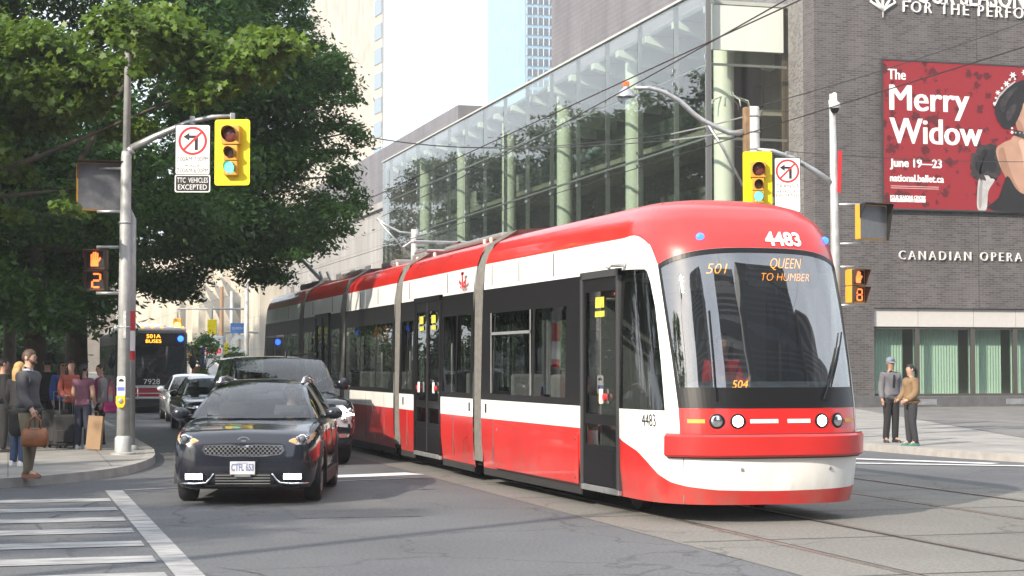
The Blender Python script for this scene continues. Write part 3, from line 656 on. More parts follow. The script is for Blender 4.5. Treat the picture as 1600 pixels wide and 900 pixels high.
for sgn in (-1, 1):
    near = sgn < 0
    x = sgn*HWD
    for (a, b) in ((Y1, D1), (D0, NB)) if near else ((Y1, NB),):
        cs = side_cols(x, a, b, 10); cab = a <= D0
        if not cab:
            band(body, cs, SKIRT, ZR0, 2, 0); band(body, cs, ZR0, ZW0, 1, 1)
        else:
            band(body, cs, SKIRT, lambda f: zr(-3.2+3.2*f), 2, 0); band(body, cs, lambda f: zr(-3.2+3.2*f), ZW0, 2, 1)
        band(body, cs, ZW1, ZB, 2, 1); band(body, cs, ZB, ZTOP, 12, 0)
    if near:
        cs = side_cols(x, D1, D0, 4); band(body, cs, ZW1+.02, ZB, 2, 1); band(body, cs, ZB, ZTOP, 12, 0)
    fl = (lambda p: p) if near else (lambda p: 180-p)
    a, b = (0, PA) if near else (180, 180-PA)
    cs = (lambda z, a=a, b=b, near=near: nose_cols(a, b-(.35*sl_(z) if near else -.35*sl_(z)), 12))
    sw = lambda f: zr(a+(b-a)*f)
    wt = lambda f: ZW1-.02*f-(.45*max(0, (f-.72)/.28)**3)
    zwt = lambda f: ZB+.02*math.sin(f*3)-.12*f**3
    band(body, cs, SKIRT, sw, 3, 0); band(body, cs, sw, ZW0, 4, 1); band(body, cs, wt, zwt, 5, 1); band(body, cs, zwt, ZTOP, 12, 0)
    a2, b2 = (PA, PB) if near else (180-PA, 180-PB)
    cp = (lambda z, a2=a2, b2=b2, near=near: nose_cols(a2-(.35*sl_(z) if near else -.35*sl_(z)), b2-(sl_(z) if near else -sl_(z)), 6)); sw2 = lambda f: zr(a2+(b2-a2)*f)
    zt2 = lambda f: ZB-.10-.26*f**1.3
    band(body, cp, SKIRT, sw2, 3, 0); band(body, cp, sw2, zt2, 14, 1); band(body, cp, zt2, ZTOP, 12, 0)
ZT = lambda f: 2.88+.20*math.sin(math.pi*f)**.7      # windscreen head
cf = lambda z: nose_cols(PB-sl_(z), 180-PB+sl_(z), 36)
swf = lambda f: zr(PB+(180-2*PB)*f)
band(body, cf, SKIRT, swf, 3, 0); band(body, cf, swf, .80, 4, 1); band(body, cf, .80, 1.27, 4, 0); band(body, cf, ZT, ZTOP, 16, 0)
# roof deck and foot of the shell
top = [tpos(c, ZTOP) for c in side_cols(-HWD, Y1, NB, 6)+nose_cols(0, 180, 40)+side_cols(HWD, NB, Y1, 6)]
top = [(p[0]*.6, p[1], p[2]+.01) for p in top]
deck = [tpos(c, ZTOP) for c in side_cols(-HWD, Y1, NB, 6)+nose_cols(0, 180, 40)+side_cols(HWD, NB, Y1, 6)]
body.add(deck, [tuple(range(len(deck)))], 0)
fb = body.build('front_section', [M['red'], M['white'], M['black']], tram, merge=.0005, angle=50)
# roof pods etc later. windows of the front section
win = MB(); band(win, side_cols(HWD, Y1, NB, 8), ZW0, ZW1, 4); win.build('side_window', G_TRAM, tram)
win = MB(); band(win, side_cols(-HWD, Y1, D1, 6), ZW0, ZW1, 4); fw = win.build('side_window', G_TRAM, tram)
for sgn in (-1, 1):
    ap, bp_ = (0, PA) if sgn < 0 else (180, 180-PA); nn = 5 if sgn < 0 else 0
    cw = lambda z, sgn=sgn, ap=ap, bp_=bp_: (side_cols(-HWD, D0, NB, 5)[:-1] if sgn < 0 else [])+nose_cols(ap, bp_-(.35*sl_(z) if sgn < 0 else -.35*sl_(z)), 12)
    f0 = nn/(nn+12)
    wt = lambda f, f0=f0: (lambda g: ZW1-.02*g-(.45*max(0, (g-.72)/.28)**3))(max(0, (f-f0)/(1-f0)))
    win = MB(); band(win, cw, ZW0, wt, 8); win.build('cab_window', G_TRAM, tram, merge=.0005, angle=50)
ws = MB(); band(ws, cf, 1.27, ZT, 14)
G_WS = glass('windscreen_glass', (.55, .58, .58), ior=2.0, lo=.14)
wso = ws.build('windscreen', G_WS, tram, merge=.0005, angle=60)
bd = MB()       # dark printed borders of the windscreen and dark window surrounds
band(bd, cf, 1.272, 1.50, 2, out=.004)
band(bd, lambda z: nose_cols(PB-sl_(z), PB-sl_(z)+2.2, 3), 1.272, lambda f: 2.88+.03*f, 12, out=.004)
band(bd, lambda z: nose_cols(180-PB+sl_(z)-2.2, 180-PB+sl_(z), 3), 1.272, lambda f: 2.91-.03*f, 12, out=.004)
band(bd, cf, lambda f: ZT(f)-.06, lambda f: ZT(f)-.004, 2, out=.004)
bd.build('black_border', M['black'], wso)
sur = MB()
def frame_strip(x, y0, y1, z0, z1, o=.006):
    sx = math.copysign(1, x)
    band(sur, [(x, y0, sx, 0), (x, y1, sx, 0)], z0, z1, 3, out=o)
for x in (-HWD, HWD):
    e = D1 if x < 0 else 1.7
    frame_strip(x, Y1, e, ZW1-.36, ZW1-.002); frame_strip(x, Y1, e, ZW0+.002, ZW0+.09)
    for (a, b) in ((7.45, 6.95), (5.02, 4.92), (3.62, e)): frame_strip(x, a, b, ZW0+.09, ZW1-.36)
    for (a, b) in ((6.0, 5.96), ): pass
sur.build('window_surround', M['black'], fw)
fr = MB()
for (a, b, z0, z1) in ((6.93, 5.04, 2.18, 2.22), (6.93, 6.90, 1.34, 2.5), (5.07, 5.04, 1.34, 2.5)):
    fr.bx(-HWD-.012, -HWD-.002, b, a, z0, z1)
fr.build('window_frame', M['grey'], fw)
# lower side access panel and seams
pn = MB(); pn.bx(-HWD-.012, -HWD+.01, 3.12, 6.75, .27, .90)
pn.build('side_panel', M['red'], tram, bev=.01)
# bumper
bm_ = MB(); cb = nose_cols(PB-9, 180-PB+9, 40)
P = []
for (z, o) in ((.735, 0), (.735, .05), (.76, .075), (.96, .075), (.985, .05), (.985, 0)): P.append([tpos(c, z, o) for c in cb])
bm_.grid(P); bm_.build('bumper', M['red'], tram, merge=.0002, angle=35)
sm = MB(); band(sm, cb, .987, .995, 1, out=.055); band(sm, cb, .72, .733, 1, out=.03)
sm.build('bumper_seam', M['rubber'], tram)
# front apron joint
sk = MB(); p = nose(PB+3); q = with_n([nose(PB+2), nose(PB+3), nose(PB+4)])[1]
P = [tpos((q[0], q[1], q[2], q[3]), z, .003) for z in (.22, .72)]
for pp in (P,): sk.tube([P[0], P[1]], .006, 5)
sk.build('apron_joint', M['grey'], tram)
# lamps
def lampdisc(mb, x, z, r, out=.03, d=.03, mi=None):
    y = front_y(x, z)
    dx = .02; t = Vector((2*dx, front_y(x+dx, z)-front_y(x-dx, z), 0)).normalized(); n = Vector((t.y, -t.x, 0))
    c = Vector((x, y, z)); u = t; v = Vector((0, 0, 1)); seg = 20
    vs = []
    for (rr, oo) in ((r, .0), (r, out), (r*.8, out+.006), (.001, out+.006)):
        for k in range(seg):
            a = 2*math.pi*k/seg; vs.append(c+n*oo+u*(math.cos(a)*rr)+v*(math.sin(a)*rr))
    fs = [(i*seg+k, i*seg+(k+1) % seg, (i+1)*seg+(k+1) % seg, (i+1)*seg+k) for i in range(3) for k in range(seg)]
    mb.add(vs, fs, mi)
HL = .0
zl = 1.13
for (x, mt) in ((-.72, 'chrome'), (-.50, 'wlamp'), (.50, 'wlamp'), (.72, 'chrome')):
    rg = MB(); lampdisc(rg, x, zl, .085, .012); o = rg.build('headlight', M['black'], tram, angle=40)
    ln = MB(); lampdisc(ln, x, zl, .062, .018); ln.build('lens', lamp('tram_headlamp', (1, .95, .95), 5) if mt == 'wlamp' else M['chrome'], o, angle=40)
def strip(mb, x0, x1, z0, z1, out=.006, n=8, mi=None):
    xs = lin(x0, x1, n); P = [[(x, front_y(x, z, out), z) for x in xs] for z in (z0, z1)]
    mb.grid(P, mi)
for (a, b, m) in ((-1.0, -.84, M['amber']), (-.36, -.03, M['signwhite']), (.08, .36, M['signwhite']), (.84, 1.0, M['amber'])):
    q = MB(); strip(q, a, b, zl-.022, zl+.022); q.build('indicator_strip', m, tram)
# blue marker lamps and number on the crown
for x in (-.66, .98):
    q = MB(); q.ball((x, front_y(x, 3.2, .0), 3.2), (.05, .03, .045)); q.build('marker_lamp', M['blue'], tram, smooth=True)
def front_text(body, size, cx, cz, m, w=None, space=1.0, out=.012, bold=0.0, name='fleet_number', parent=None, shear=0.0):
    vs, fs = text(body, size, w, space, bold=bold, shear=shear); q = MB()
    q.add([(cx+p[0], front_y(cx+p[0], cz+p[1], out), cz+p[1]) for p in vs], fs)
    return q.build(name, m, parent or tram)
front_text('4483', .22, .32, 3.18, M['white'], w=.46, bold=.008)
# side number, reading on the near flank
def side_text(mb, tx, x, y, z, mi=None): put_text(mb, tx, (x, y, z), (0, -1, 0), (0, 0, 1), mi)
vs, fs = text('4483', .2, .30); q = MB()
# on the curved corner in front of the door
q.add([(lambda c, z: tpos(c, z, .006))((nose(14+p[0]*44)+(-.97, -.25)), 1.12+p[1]) for p in vs], fs)
q.build('fleet_number', M['signblack'], tram)
# destination signs behind the glass
ds = MB(); xs = lin(-.15, .80, 8); ds.grid([[(x, front_y(x, 2.9)+.10, z) for x in xs] for z in (2.63, 2.99)])
xs = lin(-.72, -.30, 5); ds.grid([[(x, front_y(x, 2.9)+.10, z) for x in xs] for z in (2.63, 2.96)])
dso = ds.build('destination_sign', M['signblack'], tram)
def ledtext(body, size, cx, cz, w, shear, off):
    vs, fs = text(body, size, w, shear=shear, bold=-.003); q = MB()
    q.add([(cx+p[0], front_y(cx+p[0], 2.9)+off, cz+p[1]) for p in vs], fs)
    return q.build('led_lettering', M['led'], dso)
ledtext('QUEEN', .17, .34, 2.90, .40, .25, .085); ledtext('TO HUMBER', .13, .34, 2.745, .62, .2, .085); ledtext('501', .17, -.50, 2.83, .24, .25, .085)
q = MB(); put_text(q, text('504', .13, .19, shear=.2), (-.42, front_y(-.42, 1.6)+.03, 1.53)); q.build('led_lettering', M['led'], tram)
# wipers
for (a, b, c) in (((.55, 1.36), (.86, 1.95), 1), ((-.72, 1.36), (-.70, 2.35), 0)):
    q = MB(); pts = [(a[0]+(b[0]-a[0])*t, front_y(a[0]+(b[0]-a[0])*t, a[1]+(b[1]-a[1])*t, .03), a[1]+(b[1]-a[1])*t) for t in lin(0, 1, 6)]
    q.tube(pts, .013, 6); q.build('wiper', M['black'], tram)
    if c:
        q = MB(); pts = [(.66+(.95-.66)*t, front_y(.66+(.95-.66)*t, 1.5+.62*t, .03), 1.5+.62*t) for t in lin(0, 1, 6)]
        q.tube(pts, .010, 6); q.build('wiper', M['black'], tram)
# front door (near flank)
def door(parent, y0, y1, leaves, x=-HWD, stick=True):
    xi = x+.02; d = MB(); wl = (y1-y0-.15)/leaves
    for k in range(leaves):
        a = y0+.075+k*wl; b_ = a+wl
        for (p0, p1, z0, z1) in ((a, a+.07, .30, 2.80), (b_-.07, b_, .30, 2.80), (a+.07, b_-.07, .30, .78), (a+.07, b_-.07, 1.03, 1.15), (a+.07, b_-.07, 2.64, 2.80)): d.bx(xi-.012, xi+.03, p0+.001, p1-.001, z0, z1)
    do = d.build('door', M['black'], parent)
    fr_ = MB(); t = .075
    for (a, b) in ((y0, y0+t), (y1-t, y1)): fr_.bx(x-.014, x+.05, a, b, .28, 2.89)
    fr_.bx(x-.014, x+.05, y0, y1, 2.80, 2.89)
    fr_.build('door_frame', mat('door_frame_grey', (.045, .046, .048), .5) if leaves == 1 else M['black'], do, bev=.006)
    w = (y1-y0-2*t)/leaves
    for k in range(leaves):
        a = y0+t+k*w; pn_ = MB()
        pn_.add([(xi, a+.068, 1.14), (xi, a+w-.068, 1.14), (xi, a+w-.068, 2.65), (xi, a+.068, 2.65), (xi, a+.068, .77), (xi, a+w-.068, .77), (xi, a+w-.068, 1.04), (xi, a+.068, 1.04)], [(0, 1, 2, 3), (4, 5, 6, 7)])
        pn_.build('door_pane', G_TRAM, do)
        lo = MB(); lo.bx(xi-.02, xi-.012, a+.03, a+w-.03, .36, .70); lo.build('kick_panel', M['black'], do)
        if leaves == 2:
            sm_ = MB(); sm_.bx(xi-.03, xi-.012, a-.012, a+.012, .32, 2.8); sm_.build('door_seal', M['rubber'], do)
        st = MB(); cy = a+w*.5
        sw_ = min(.15, w*.24); st.bx(xi-.016, xi-.0135, cy-sw_, cy+sw_, 2.44, 2.57, 0); st.bx(xi-.016, xi-.0135, cy-sw_*1.1, cy+sw_*1.1, 2.33, 2.40, 0)
        st.build('door_sticker', mat('yellow_sticker', (.55, .50, .06), .6, var=.35, vscale=14), do)
        pb = MB(); pb.bx(xi-.05, xi-.02, cy-.14 if k == 0 else cy+.06, cy-.06 if k == 0 else cy+.14, 1.28, 1.46); pb.build('door_button', M['signwhite'], do, bev=.01)
        rb = MB(); yy = cy-.22 if k == 0 else cy+.22
        rb.lathe([(.0, -.03), (.045, -.03), (.05, 0)], (xi-.02, yy, 1.36), 'x', 14); rb.build('door_button', M['signred'], do, angle=40)
    sp = MB(); sp.bx(x-.012, x+.04, y0+.01, y1-.01, .215, .285); sp.build('door_step', M['steel'], do, bev=.01)
    return do
door(tram, D0, D1, 1)
q = MB()      # small camera housing above the door
q.tube([(-HWD+.02, 1.55, 2.93), (-HWD-.16, 1.55, 2.93), (-HWD-.19, 1.55, 2.88)], .04, 8); q.build('mirror_camera', M['white'], tram, smooth=True)
# ---- the other sections --------------------------------------------------
def section(y0, y1, doors=(), rear=False, frames=()):
    b = MB(); wins = []; su = MB()
    for x in (-HWD, HWD):
        sx = math.copysign(1, x); segs = []; cur = y0
        dd = [d for d in doors] if x < 0 else []
        for (a, c) in dd: segs.append((cur, a)); cur = c
        segs.append((cur, y1))
        col = lambda a, c, n=2: [(x, y, sx, 0) for y in lin(a, c, n)]
        tp = lambda cs, z0, z1, n, mi, mbb, o=0: mbb.grid([[(cx*(1-inset(z)/HWD)+sx*o, cy, z) for (cx, cy, _, _) in cs] for z in lin(z0, z1, n)], mi)
        for (a, c) in segs:
            tp(col(a, c), SKIRT, ZR0, 2, 0, b); tp(col(a, c), ZR0, ZW0, 1, 1, b)
            wn_ = MB(); tp(col(a, c), ZW0, ZW1, 4, 0, wn_); wins.append(wn_)
            tp(col(a, c), ZW1-.34, ZW1-.002, 2, 0, su, .006); tp(col(a, c), ZW0+.002, ZW0+.08, 1, 0, su, .006)
            tp(col(a, a+.16), ZW0+.08, ZW1-.34, 3, 0, su, .006); tp(col(c-.16, c), ZW0+.08, ZW1-.34, 3, 0, su, .006)
        for fy in frames: tp(col(fy-.04, fy+.04), ZW0+.08, ZW1-.34, 3, 0, su, .006)
        tp(col(y0, y1), ZW1, ZB, 2, 1, b); tp(col(y0, y1), ZB, ZTOP, 12, 0, b)
    zt = ZTOP; hx = HWD-inset(ZTOP)
    b.add([(-hx, y0, zt), (hx, y0, zt), (hx, y1, zt), (-hx, y1, zt)], [(0, 1, 2, 3)], 0)
    s_ = b.build('body_section', [M['red'], M['white']], tram, merge=.0005, angle=50)
    [w_.build('side_window', G_TRAM, s_) for w_ in wins]; su.build('window_surround', M['black'], s_)
    for (a, c) in doors: door(s_, a, c, 2)
    return s_
GW = [(7.45, 7.95), (13.25, 13.75), (18.75, 19.25), (24.35, 24.85)]
s2 = section(7.95, 13.25, [(10.05, 12.0)], frames=(9.0, 12.6))
s3 = section(13.75, 18.75, frames=(15.4, 17.0))
s4 = section(19.25, 24.35, [(20.6, 22.4)], frames=(23.4,))
s5 = section(24.85, 30.9, frames=(27.0, 29.0))
# tail end: the nose turned round
tl = MB(); tg = MB()
def flip(mb):
    mb.v = [(-p[0], 32.2-p[1], p[2]) for p in mb.v]; return mb
for (a, b) in ((0, 40), (140, 180), (40, 140)):
    cs = nose_cols(a, b, 16); band(tl, cs, SKIRT, .8, 2, 0); band(tl, cs, .8, ZW0, 1, 1 if b-a < 50 else 0); band(tl, cs, ZW1 if b-a < 50 else 3.0, ZB, 2, 1 if b-a < 50 else 0); band(tl, cs, ZB, ZTOP, 10, 0)
    band(tg, cs, ZW0, ZW1 if b-a < 50 else 3.0, 6)
tl.add([tpos(c, ZTOP) for c in nose_cols(0, 180, 40)], [tuple(range(41))], 0)
flip(tl).build('tail_section', [M['red'], M['white']], tram, merge=.0005, angle=50)
flip(tg).build('rear_window', G_TRAM, tram, merge=.0005, angle=50)
# bellows
for (a, b) in GW:
    q = MB(); n = 10; P = []
    prof = [(-1.235, .32), (-1.235, 2.9), (-1.19, 3.2), (-1.06, 3.50), (-.7, 3.72), (0, 3.78), (.7, 3.72), (1.06, 3.50), (1.19, 3.2), (1.235, 2.9), (1.235, .32)]
    for i in range(n+1):
        k = .985 if i % 2 else 1.012; t = a-.03+(b-a+.06)*i/n
        P.append([(x*k, t, z*(k if z > 3 else 1)) for x, z in prof])
    q.grid(P); q.build('gangway_bellows', M['bellows'], tram)
# logo on the second section: a shield between two wings, as outlines
lg = MB(); lx = -HWD-.012; ly, lz = 8.55, 3.02
def rp(pts, mi=0): lg.add([(lx-.03*0+.055*max(0, (z+lz-2.9)/.3)*0, ly-p, lz+z) for p, z in pts], [tuple(range(len(pts)))], mi)
for s in (-1, 1):
    rp([(s*.06, .0), (s*.22, .05), (s*.22, -.01), (s*.06, -.05)]); rp([(s*.06, -.06), (s*.16, -.04), (s*.13, -.09), (s*.06, -.10)])
rp([(-.045, .16), (.045, .16), (.05, -.04), (0, -.15), (-.05, -.04)]); rp([(-.1, .16), (.1, .16), (.1, .115), (-.1, .115)])
lgo = lg.build('transit_emblem', M['signred'], s2)
# floor, underframe, bogies
for (a, b) in ((.9, 7.4), (8, 13.2), (13.8, 18.7), (19.3, 24.3), (24.9, 31.2)): uf = MB(); uf.bx(-1.18, 1.18, a, b, .24, .36); uf.build('floor', M['dark'], tram)
for yc in (3.2, 16.2, 27.8):
    q = MB()
    for dy in (-.9, .9):
        for sx in (-1, 1): q.lathe([(0, -.06), (.28, -.06), (.3, -.02), (.3, .05), (.0, .06)], (sx*.75, yc+dy, .29), 'x', 20)
    q.box((0, yc, .25), (1.9, 2.6, .12)); q.build('bogie', M['rubber'], tram, angle=40)
# ceiling and roof inside
for (a, b) in ((1.9, 7.4), (8, 13.2), (13.8, 18.7), (19.3, 24.3), (24.9, 30.6)):
    q = MB(); q.bx(-1.1, 1.1, a, b, 2.78, 2.84); q.build('ceiling', mat('tram_ceiling', (.32, .33, .32), .6), tram)
# cab: desk, bulkhead, seat
q = MB(); xs = lin(-1.0, 1.0, 10); P = []
for (z, d) in ((1.30, .10), (1.52, .16), (1.56, .55), (1.2, .6)): P.append([(x*.92, front_y(x*.92, max(z, 1.3))+d, z) for x in xs])
q.grid(P); q.build('dashboard', mat('dashboard', (.10, .12, .14), .6), tram, angle=40)
q = MB(); q.bx(-1.1, -.45, 2.75, 2.80, .4, 2.8); q.bx(.35, 1.1, 2.75, 2.80, .4, 2.8); q.build('cab_bulkhead', mat('bulkhead_grey', (.30, .31, .30), .6), tram)
q = MB(); q.bx(-.30, .22, 1.75, 1.85, 1.2, 2.05); q.bx(-.30, .22, 1.30, 1.80, 1.05, 1.18); q.build('driver_seat', M['dark'], tram, bev=.04)
# handrails and seats
pole_m = mat('handrail_white', (.62, .62, .60), .35, metal=.2); seat_m = mat('seat_shell', (.42, .43, .42), .5)
for y in (3.4, 4.1, 5.3, 6.4, 8.4, 9.6, 12.2, 12.9, 14.3, 15.6, 16.9, 18.3, 20.2, 22.8, 25.6, 27.2):
    q = MB(); q.tube([(-.55, y, .36), (-.55, y, 2.8)], .022, 8); q.build('handrail', pole_m, tram, smooth=True)
for y in (4.5, 5.4, 6.3, 8.8, 14.4, 15.5, 16.6, 17.7, 23.4, 26, 27.5):
    for x in (-.9, .75):
        q = MB(); q.bx(x-.2, x+.2, y-.22, y+.22, .78, .86); q.bx(x-.2, x+.2, y+.18, y+.26, .80, 1.62); q.bx(x-.06, x+.06, y-.1, y+.1, .36, .78)
        q.build('passenger_seat', seat_m, tram, bev=.04)
pnl = MB(); pnl.bx(-1.05, -1.01, 5.0, 5.25, 1.35, 2.55); pnl.build('door_screen', pole_m, tram)
# roof gear
for (a, b, w, h) in ((8.6, 12.4, 1.3, .08), (14.6, 15.7, 1.0, .14), (16.8, 18.2, 1.2, .12), (20.4, 23.2, 1.2, .12), (26, 29, 1.2, .12)):
    rg = MB(); rg.bx(-w/2, w/2, a, b, 3.72, ZTOP+h); rg.build('roof_equipment', M['grey'], tram, bev=.04)
for y in (13.9, 14.3, 16.1, 16.5, 9.0, 9.4, 12.9):
    rr = MB(); rr.lathe([(.0, .10), (.03, .09), (.03, .05), (.03, 0)], (-.70, y, 3.66), 'z', 8); rr.build('insulator', mat('ceramic_white', (.6, .58, .52), .3), tram, angle=40)
pg = MB()      # pantograph
pg.tube([(-.45, 14.6, 3.9), (.45, 14.6, 3.9)], .03, 6); pg.tube([(-.45, 15.6, 3.9), (.45, 15.6, 3.9)], .03, 6)
for x in (-.45, .45): pg.tube([(x, 14.6, 3.9), (x, 15.6, 3.9)], .03, 6)
pg.tube([(0, 15.5, 3.92), (0, 13.9, 4.02), (0, 15.6, 4.10)], .03, 6)
pg.tube([(-.7, 15.6, 4.02), (-.55, 15.6, 4.12), (.55, 15.6, 4.12), (.7, 15.6, 4.02)], .025, 6); pg.tube([(-.55, 15.3, 4.12), (.55, 15.3, 4.12)], .02, 6)
pg.build('pantograph', M['steel'], tram)
tp_ = MB(); tp_.tube([(.0, 28.4, 3.85), (-.3, 34.4, 5.45)], [.06, .04], 7); tp_.box((0, 28.2, 3.80), (.5, .9, .26)); tp_.tube([(-.1, 28.0, 3.8), (-.1, 28.8, 4.2)], .035, 6); tp_.tube([(.1, 28.0, 3.8), (.1, 28.8, 4.2)], .035, 6)
tp_.build('trolley_pole', M['steel'], tram)
for z in (1.05,):
    for y in (8.15, 12.9, 7.2):
        q = MB(); q.bx(-HWD-.01, -HWD, y-.03, y+.03, z, z+.13); q.build('latch', M['black'], tram)

sq = MB()
for y in (4.1, 5.6, 6.9, 9.6, 12.4, 15.2, 17.0, 20.2, 22.8, 26.5, 28.5):
    sq.bx(-HWD-.002, -HWD+.01, y-.005, y+.005, 2.9, 3.2)
for y in (6.85, 5.0, 9.2, 12.6, 14.6, 16.4, 18.2, 20.2, 23.2, 26, 28): sq.bx(-HWD-.002, -HWD+.01, y-.005, y+.005, .34, 1.2)
sq.build('panel_seam', mat('seam_grey', (.12, .11, .11), .7), tram)
for (a, b) in ((3.1, 7.4), (8, 10.0), (12.1, 13.2), (13.8, 18.7), (19.3, 20.5), (22.5, 24.3), (24.9, 30.5)):
    dk = MB(); dk.bx(-HWD+.03, -HWD+.05, a, b, .14, .24); dk.build('skirt_rubber', M['rubber'], tram)
bl_m = M['chrome']; q = MB()
for (y, z) in ((3.2, .34), (6.6, .34), (3.2, .82), (6.6, .82)): q.lathe([(.001, -.016), (.02, -.014), (.02, .0)], (-HWD, y, z), 'x', 10)
q.build('panel_bolts', bl_m, tram, angle=40)
q = MB()
for x in (-.45, .62): lampdisc(q, x, .60, .02, .006)
q.build('apron_sockets', M['grey'], tram)
# the front section swings a little into the junction
for _o in [o for o in C.objects if o.type == 'MESH' and (o.parent is tram or (o.parent and o.parent.parent is tram))]:
    for v in _o.data.vertices:
        if v.co.y < 7.45: v.co.x += .028*(7.45-v.co.y)
# ================================================================== poles, signals, signs
def circ(r, n=24, a0=0): return [(r*math.cos(a0+2*math.pi*i/n), r*math.sin(a0+2*math.pi*i/n)) for i in range(n)]
def rrect(w, h, r, n=4):
    p = []
    for cx, cy, a in ((w/2-r, h/2-r, 0), (-w/2+r, h/2-r, 90), (-w/2+r, -h/2+r, 180), (w/2-r, -h/2+r, 270)):
        for i in range(n+1): t = R(a+90*i/n); p.append((cx+r*math.cos(t), cy+r*math.sin(t)))
    return p
def face(b, poly, y, d=.004, mi=None): b.prism(poly, (0, y, 0), (1, 0, 0), (0, 0, 1), (0, d, 0), mi)
def signal(label, loc, rot, w=.65, h=1.2, name='traffic_signal', group='traffic signals facing the camera'):
    t = thing(name, label, 'traffic signal', loc, rot, group)        # origin at the middle of the board, front towards -y
    b = MB(); face(b, rrect(w, h, .05), 0, .012); b.build('backboard', M['yellow'], t)
    b = MB(); face(b, rrect(w-.03, h-.03, .04), .0135, .004); b.build('board_rear', M['dark'], t)
    ho = MB(); ho.bx(-.17, .17, -.16, -.002, .13, .48); ho.bx(-.13, .13, -.14, -.002, -.16, .12); ho.bx(-.13, .13, -.14, -.002, -.43, -.17)
    ho.build('housing', M['amber'], t, bev=.015)
    for (z, r, col) in ((.31, .145, 'red'), (-.02, .098, 'amb'), (-.29, .105, 'green')):
        d0 = -.165 if r > .12 else -.145
        v = MB(); P = []
        for yy, rr in ((d0, r), (d0-.20, r*.96)):
            P.append([(rr*math.sin(R(a)), yy if yy == d0 else yy+.10*(1-math.cos(R(a)*.5)**2)*1.4, z+rr*math.cos(R(a))) for a in range(-135, 136, 15)])
        v.grid(P); P2 = [[(x*.97, y, z+(zz-z)*.97) for x, y, zz in row] for row in P]; v.grid(P2)
        v.build('visor', mat('visor_bronze', (.30, .17, .04), .5), t, smooth=True)
        l = MB(); prof = [(r*.97, d0-.002), (r*.9, d0-.02), (r*.5, d0-.04), (.001, d0-.045)]
        l.lathe(prof, (0, 0, z), 'y', 20)
        m = {'red': mat('unlit_red_lens', (.16, .035, .03), .25, coat=.5), 'amb': mat('unlit_amber_lens', (.10, .055, .02), .25, coat=.5), 'green': M['glow']}[col]
        l.build('lens', m, t, smooth=True)
        if col != 'green':
            pass
    return t
def ring(b, r0, r1, y, n=36, mi=None, d=.004):
    P0 = circ(r0, n); P1 = circ(r1, n); vs = [(x, y, z) for x, z in P0]+[(x, y, z) for x, z in P1]
    b.add(vs, [(i, (i+1) % n, n+(i+1) % n, n+i) for i in range(n)], mi)
def turn_sign(label, loc, rot, lines, w=.62, h=.92, tab=None, group='no left turn signs', scale=1.0):
    t = thing('turn_sign', label, 'road sign', loc, rot, group)
    b = MB(); face(b, rrect(w, h, .04), 0, .012); b.build('sign_plate', M['signblack'], t)
    b = MB(); face(b, rrect(w-.03, h-.03, .03), -.003, .003); b.build('sign_face', M['signwhite'], t)
    cz = h/2-.30
    b = MB(); P = [(x, z+cz) for x, z in [(.06, -.17), (.06, .085), (-.10, .085), (-.10, .14), (-.20, .055), (-.10, -.03), (-.10, .025), (.0, .025), (.0, -.17)]]
    # arrow split in convex pieces
    for poly in ([(.035, -.17), (.095, -.17), (.095, .05), (.035, .05)], [(.095, .05), (.095, .10), (-.06, .10), (-.06, .05)], [(-.06, .15), (-.17, .075), (-.06, .0)]):
        face(b, [(x, z+cz) for x, z in poly], -.0045, .001)
    b.build('arrow', M['signblack'], t)
    b = MB(); ring(b, .215, .26, -.006); b.v = [(x, y, z+cz) for x, y, z in b.v]
    a = R(45); dx, dz = math.cos(a), math.sin(a); n = (-dz*.020, dx*.020)
    face(b, [(.235*dx*s+n[0]*k, .235*dz*s+n[1]*k+cz) for s, k in ((-1, -1), (1, -1), (1, 1), (-1, 1))], -.0075, .001)
    b.build('prohibition_ring', M['signred'], t)
    if lines:
        b = MB(); z = cz-.335
        for body, size, ww in lines: put_text(b, text(body, size, ww), (0, -.005, z)); z -= size*1.05
        b.build('sign_lettering', M['signblack'], t)
    return t
def led_box(label, loc, rot, name, w=.78, h=.86):       # switched-off display in a deep hood
    t = thing('display_sign', label, 'signal sign', loc, rot, 'switched off display signs')
    b = MB(); b.bx(-w/2, w/2, 0, .16, -h/2, h/2); b.build('case', M['amber'], t, bev=.02)
    b = MB(); face(b, rrect(w-.05, h-.05, .02), -.006, .005); b.build('screen', mat('display_grey', (.13, .135, .145), .35, var=.12, vscale=12), t)
    hd = MB(); d = -.22
    hd.grid([[(-w/2, 0, h/2-.30), (-w/2, 0, h/2), (w/2, 0, h/2), (w/2, 0, -h/2)], [(-w/2, d*.1, h/2-.30), (-w/2-.01, d, h/2+.02), (w/2+.01, d, h/2+.02), (w/2, d*.3, -h/2)]])
    o = hd.build('hood', M['signblack'], t); sm = o.modifiers.new('thick', 'SOLIDIFY'); sm.thickness = .012
    return t
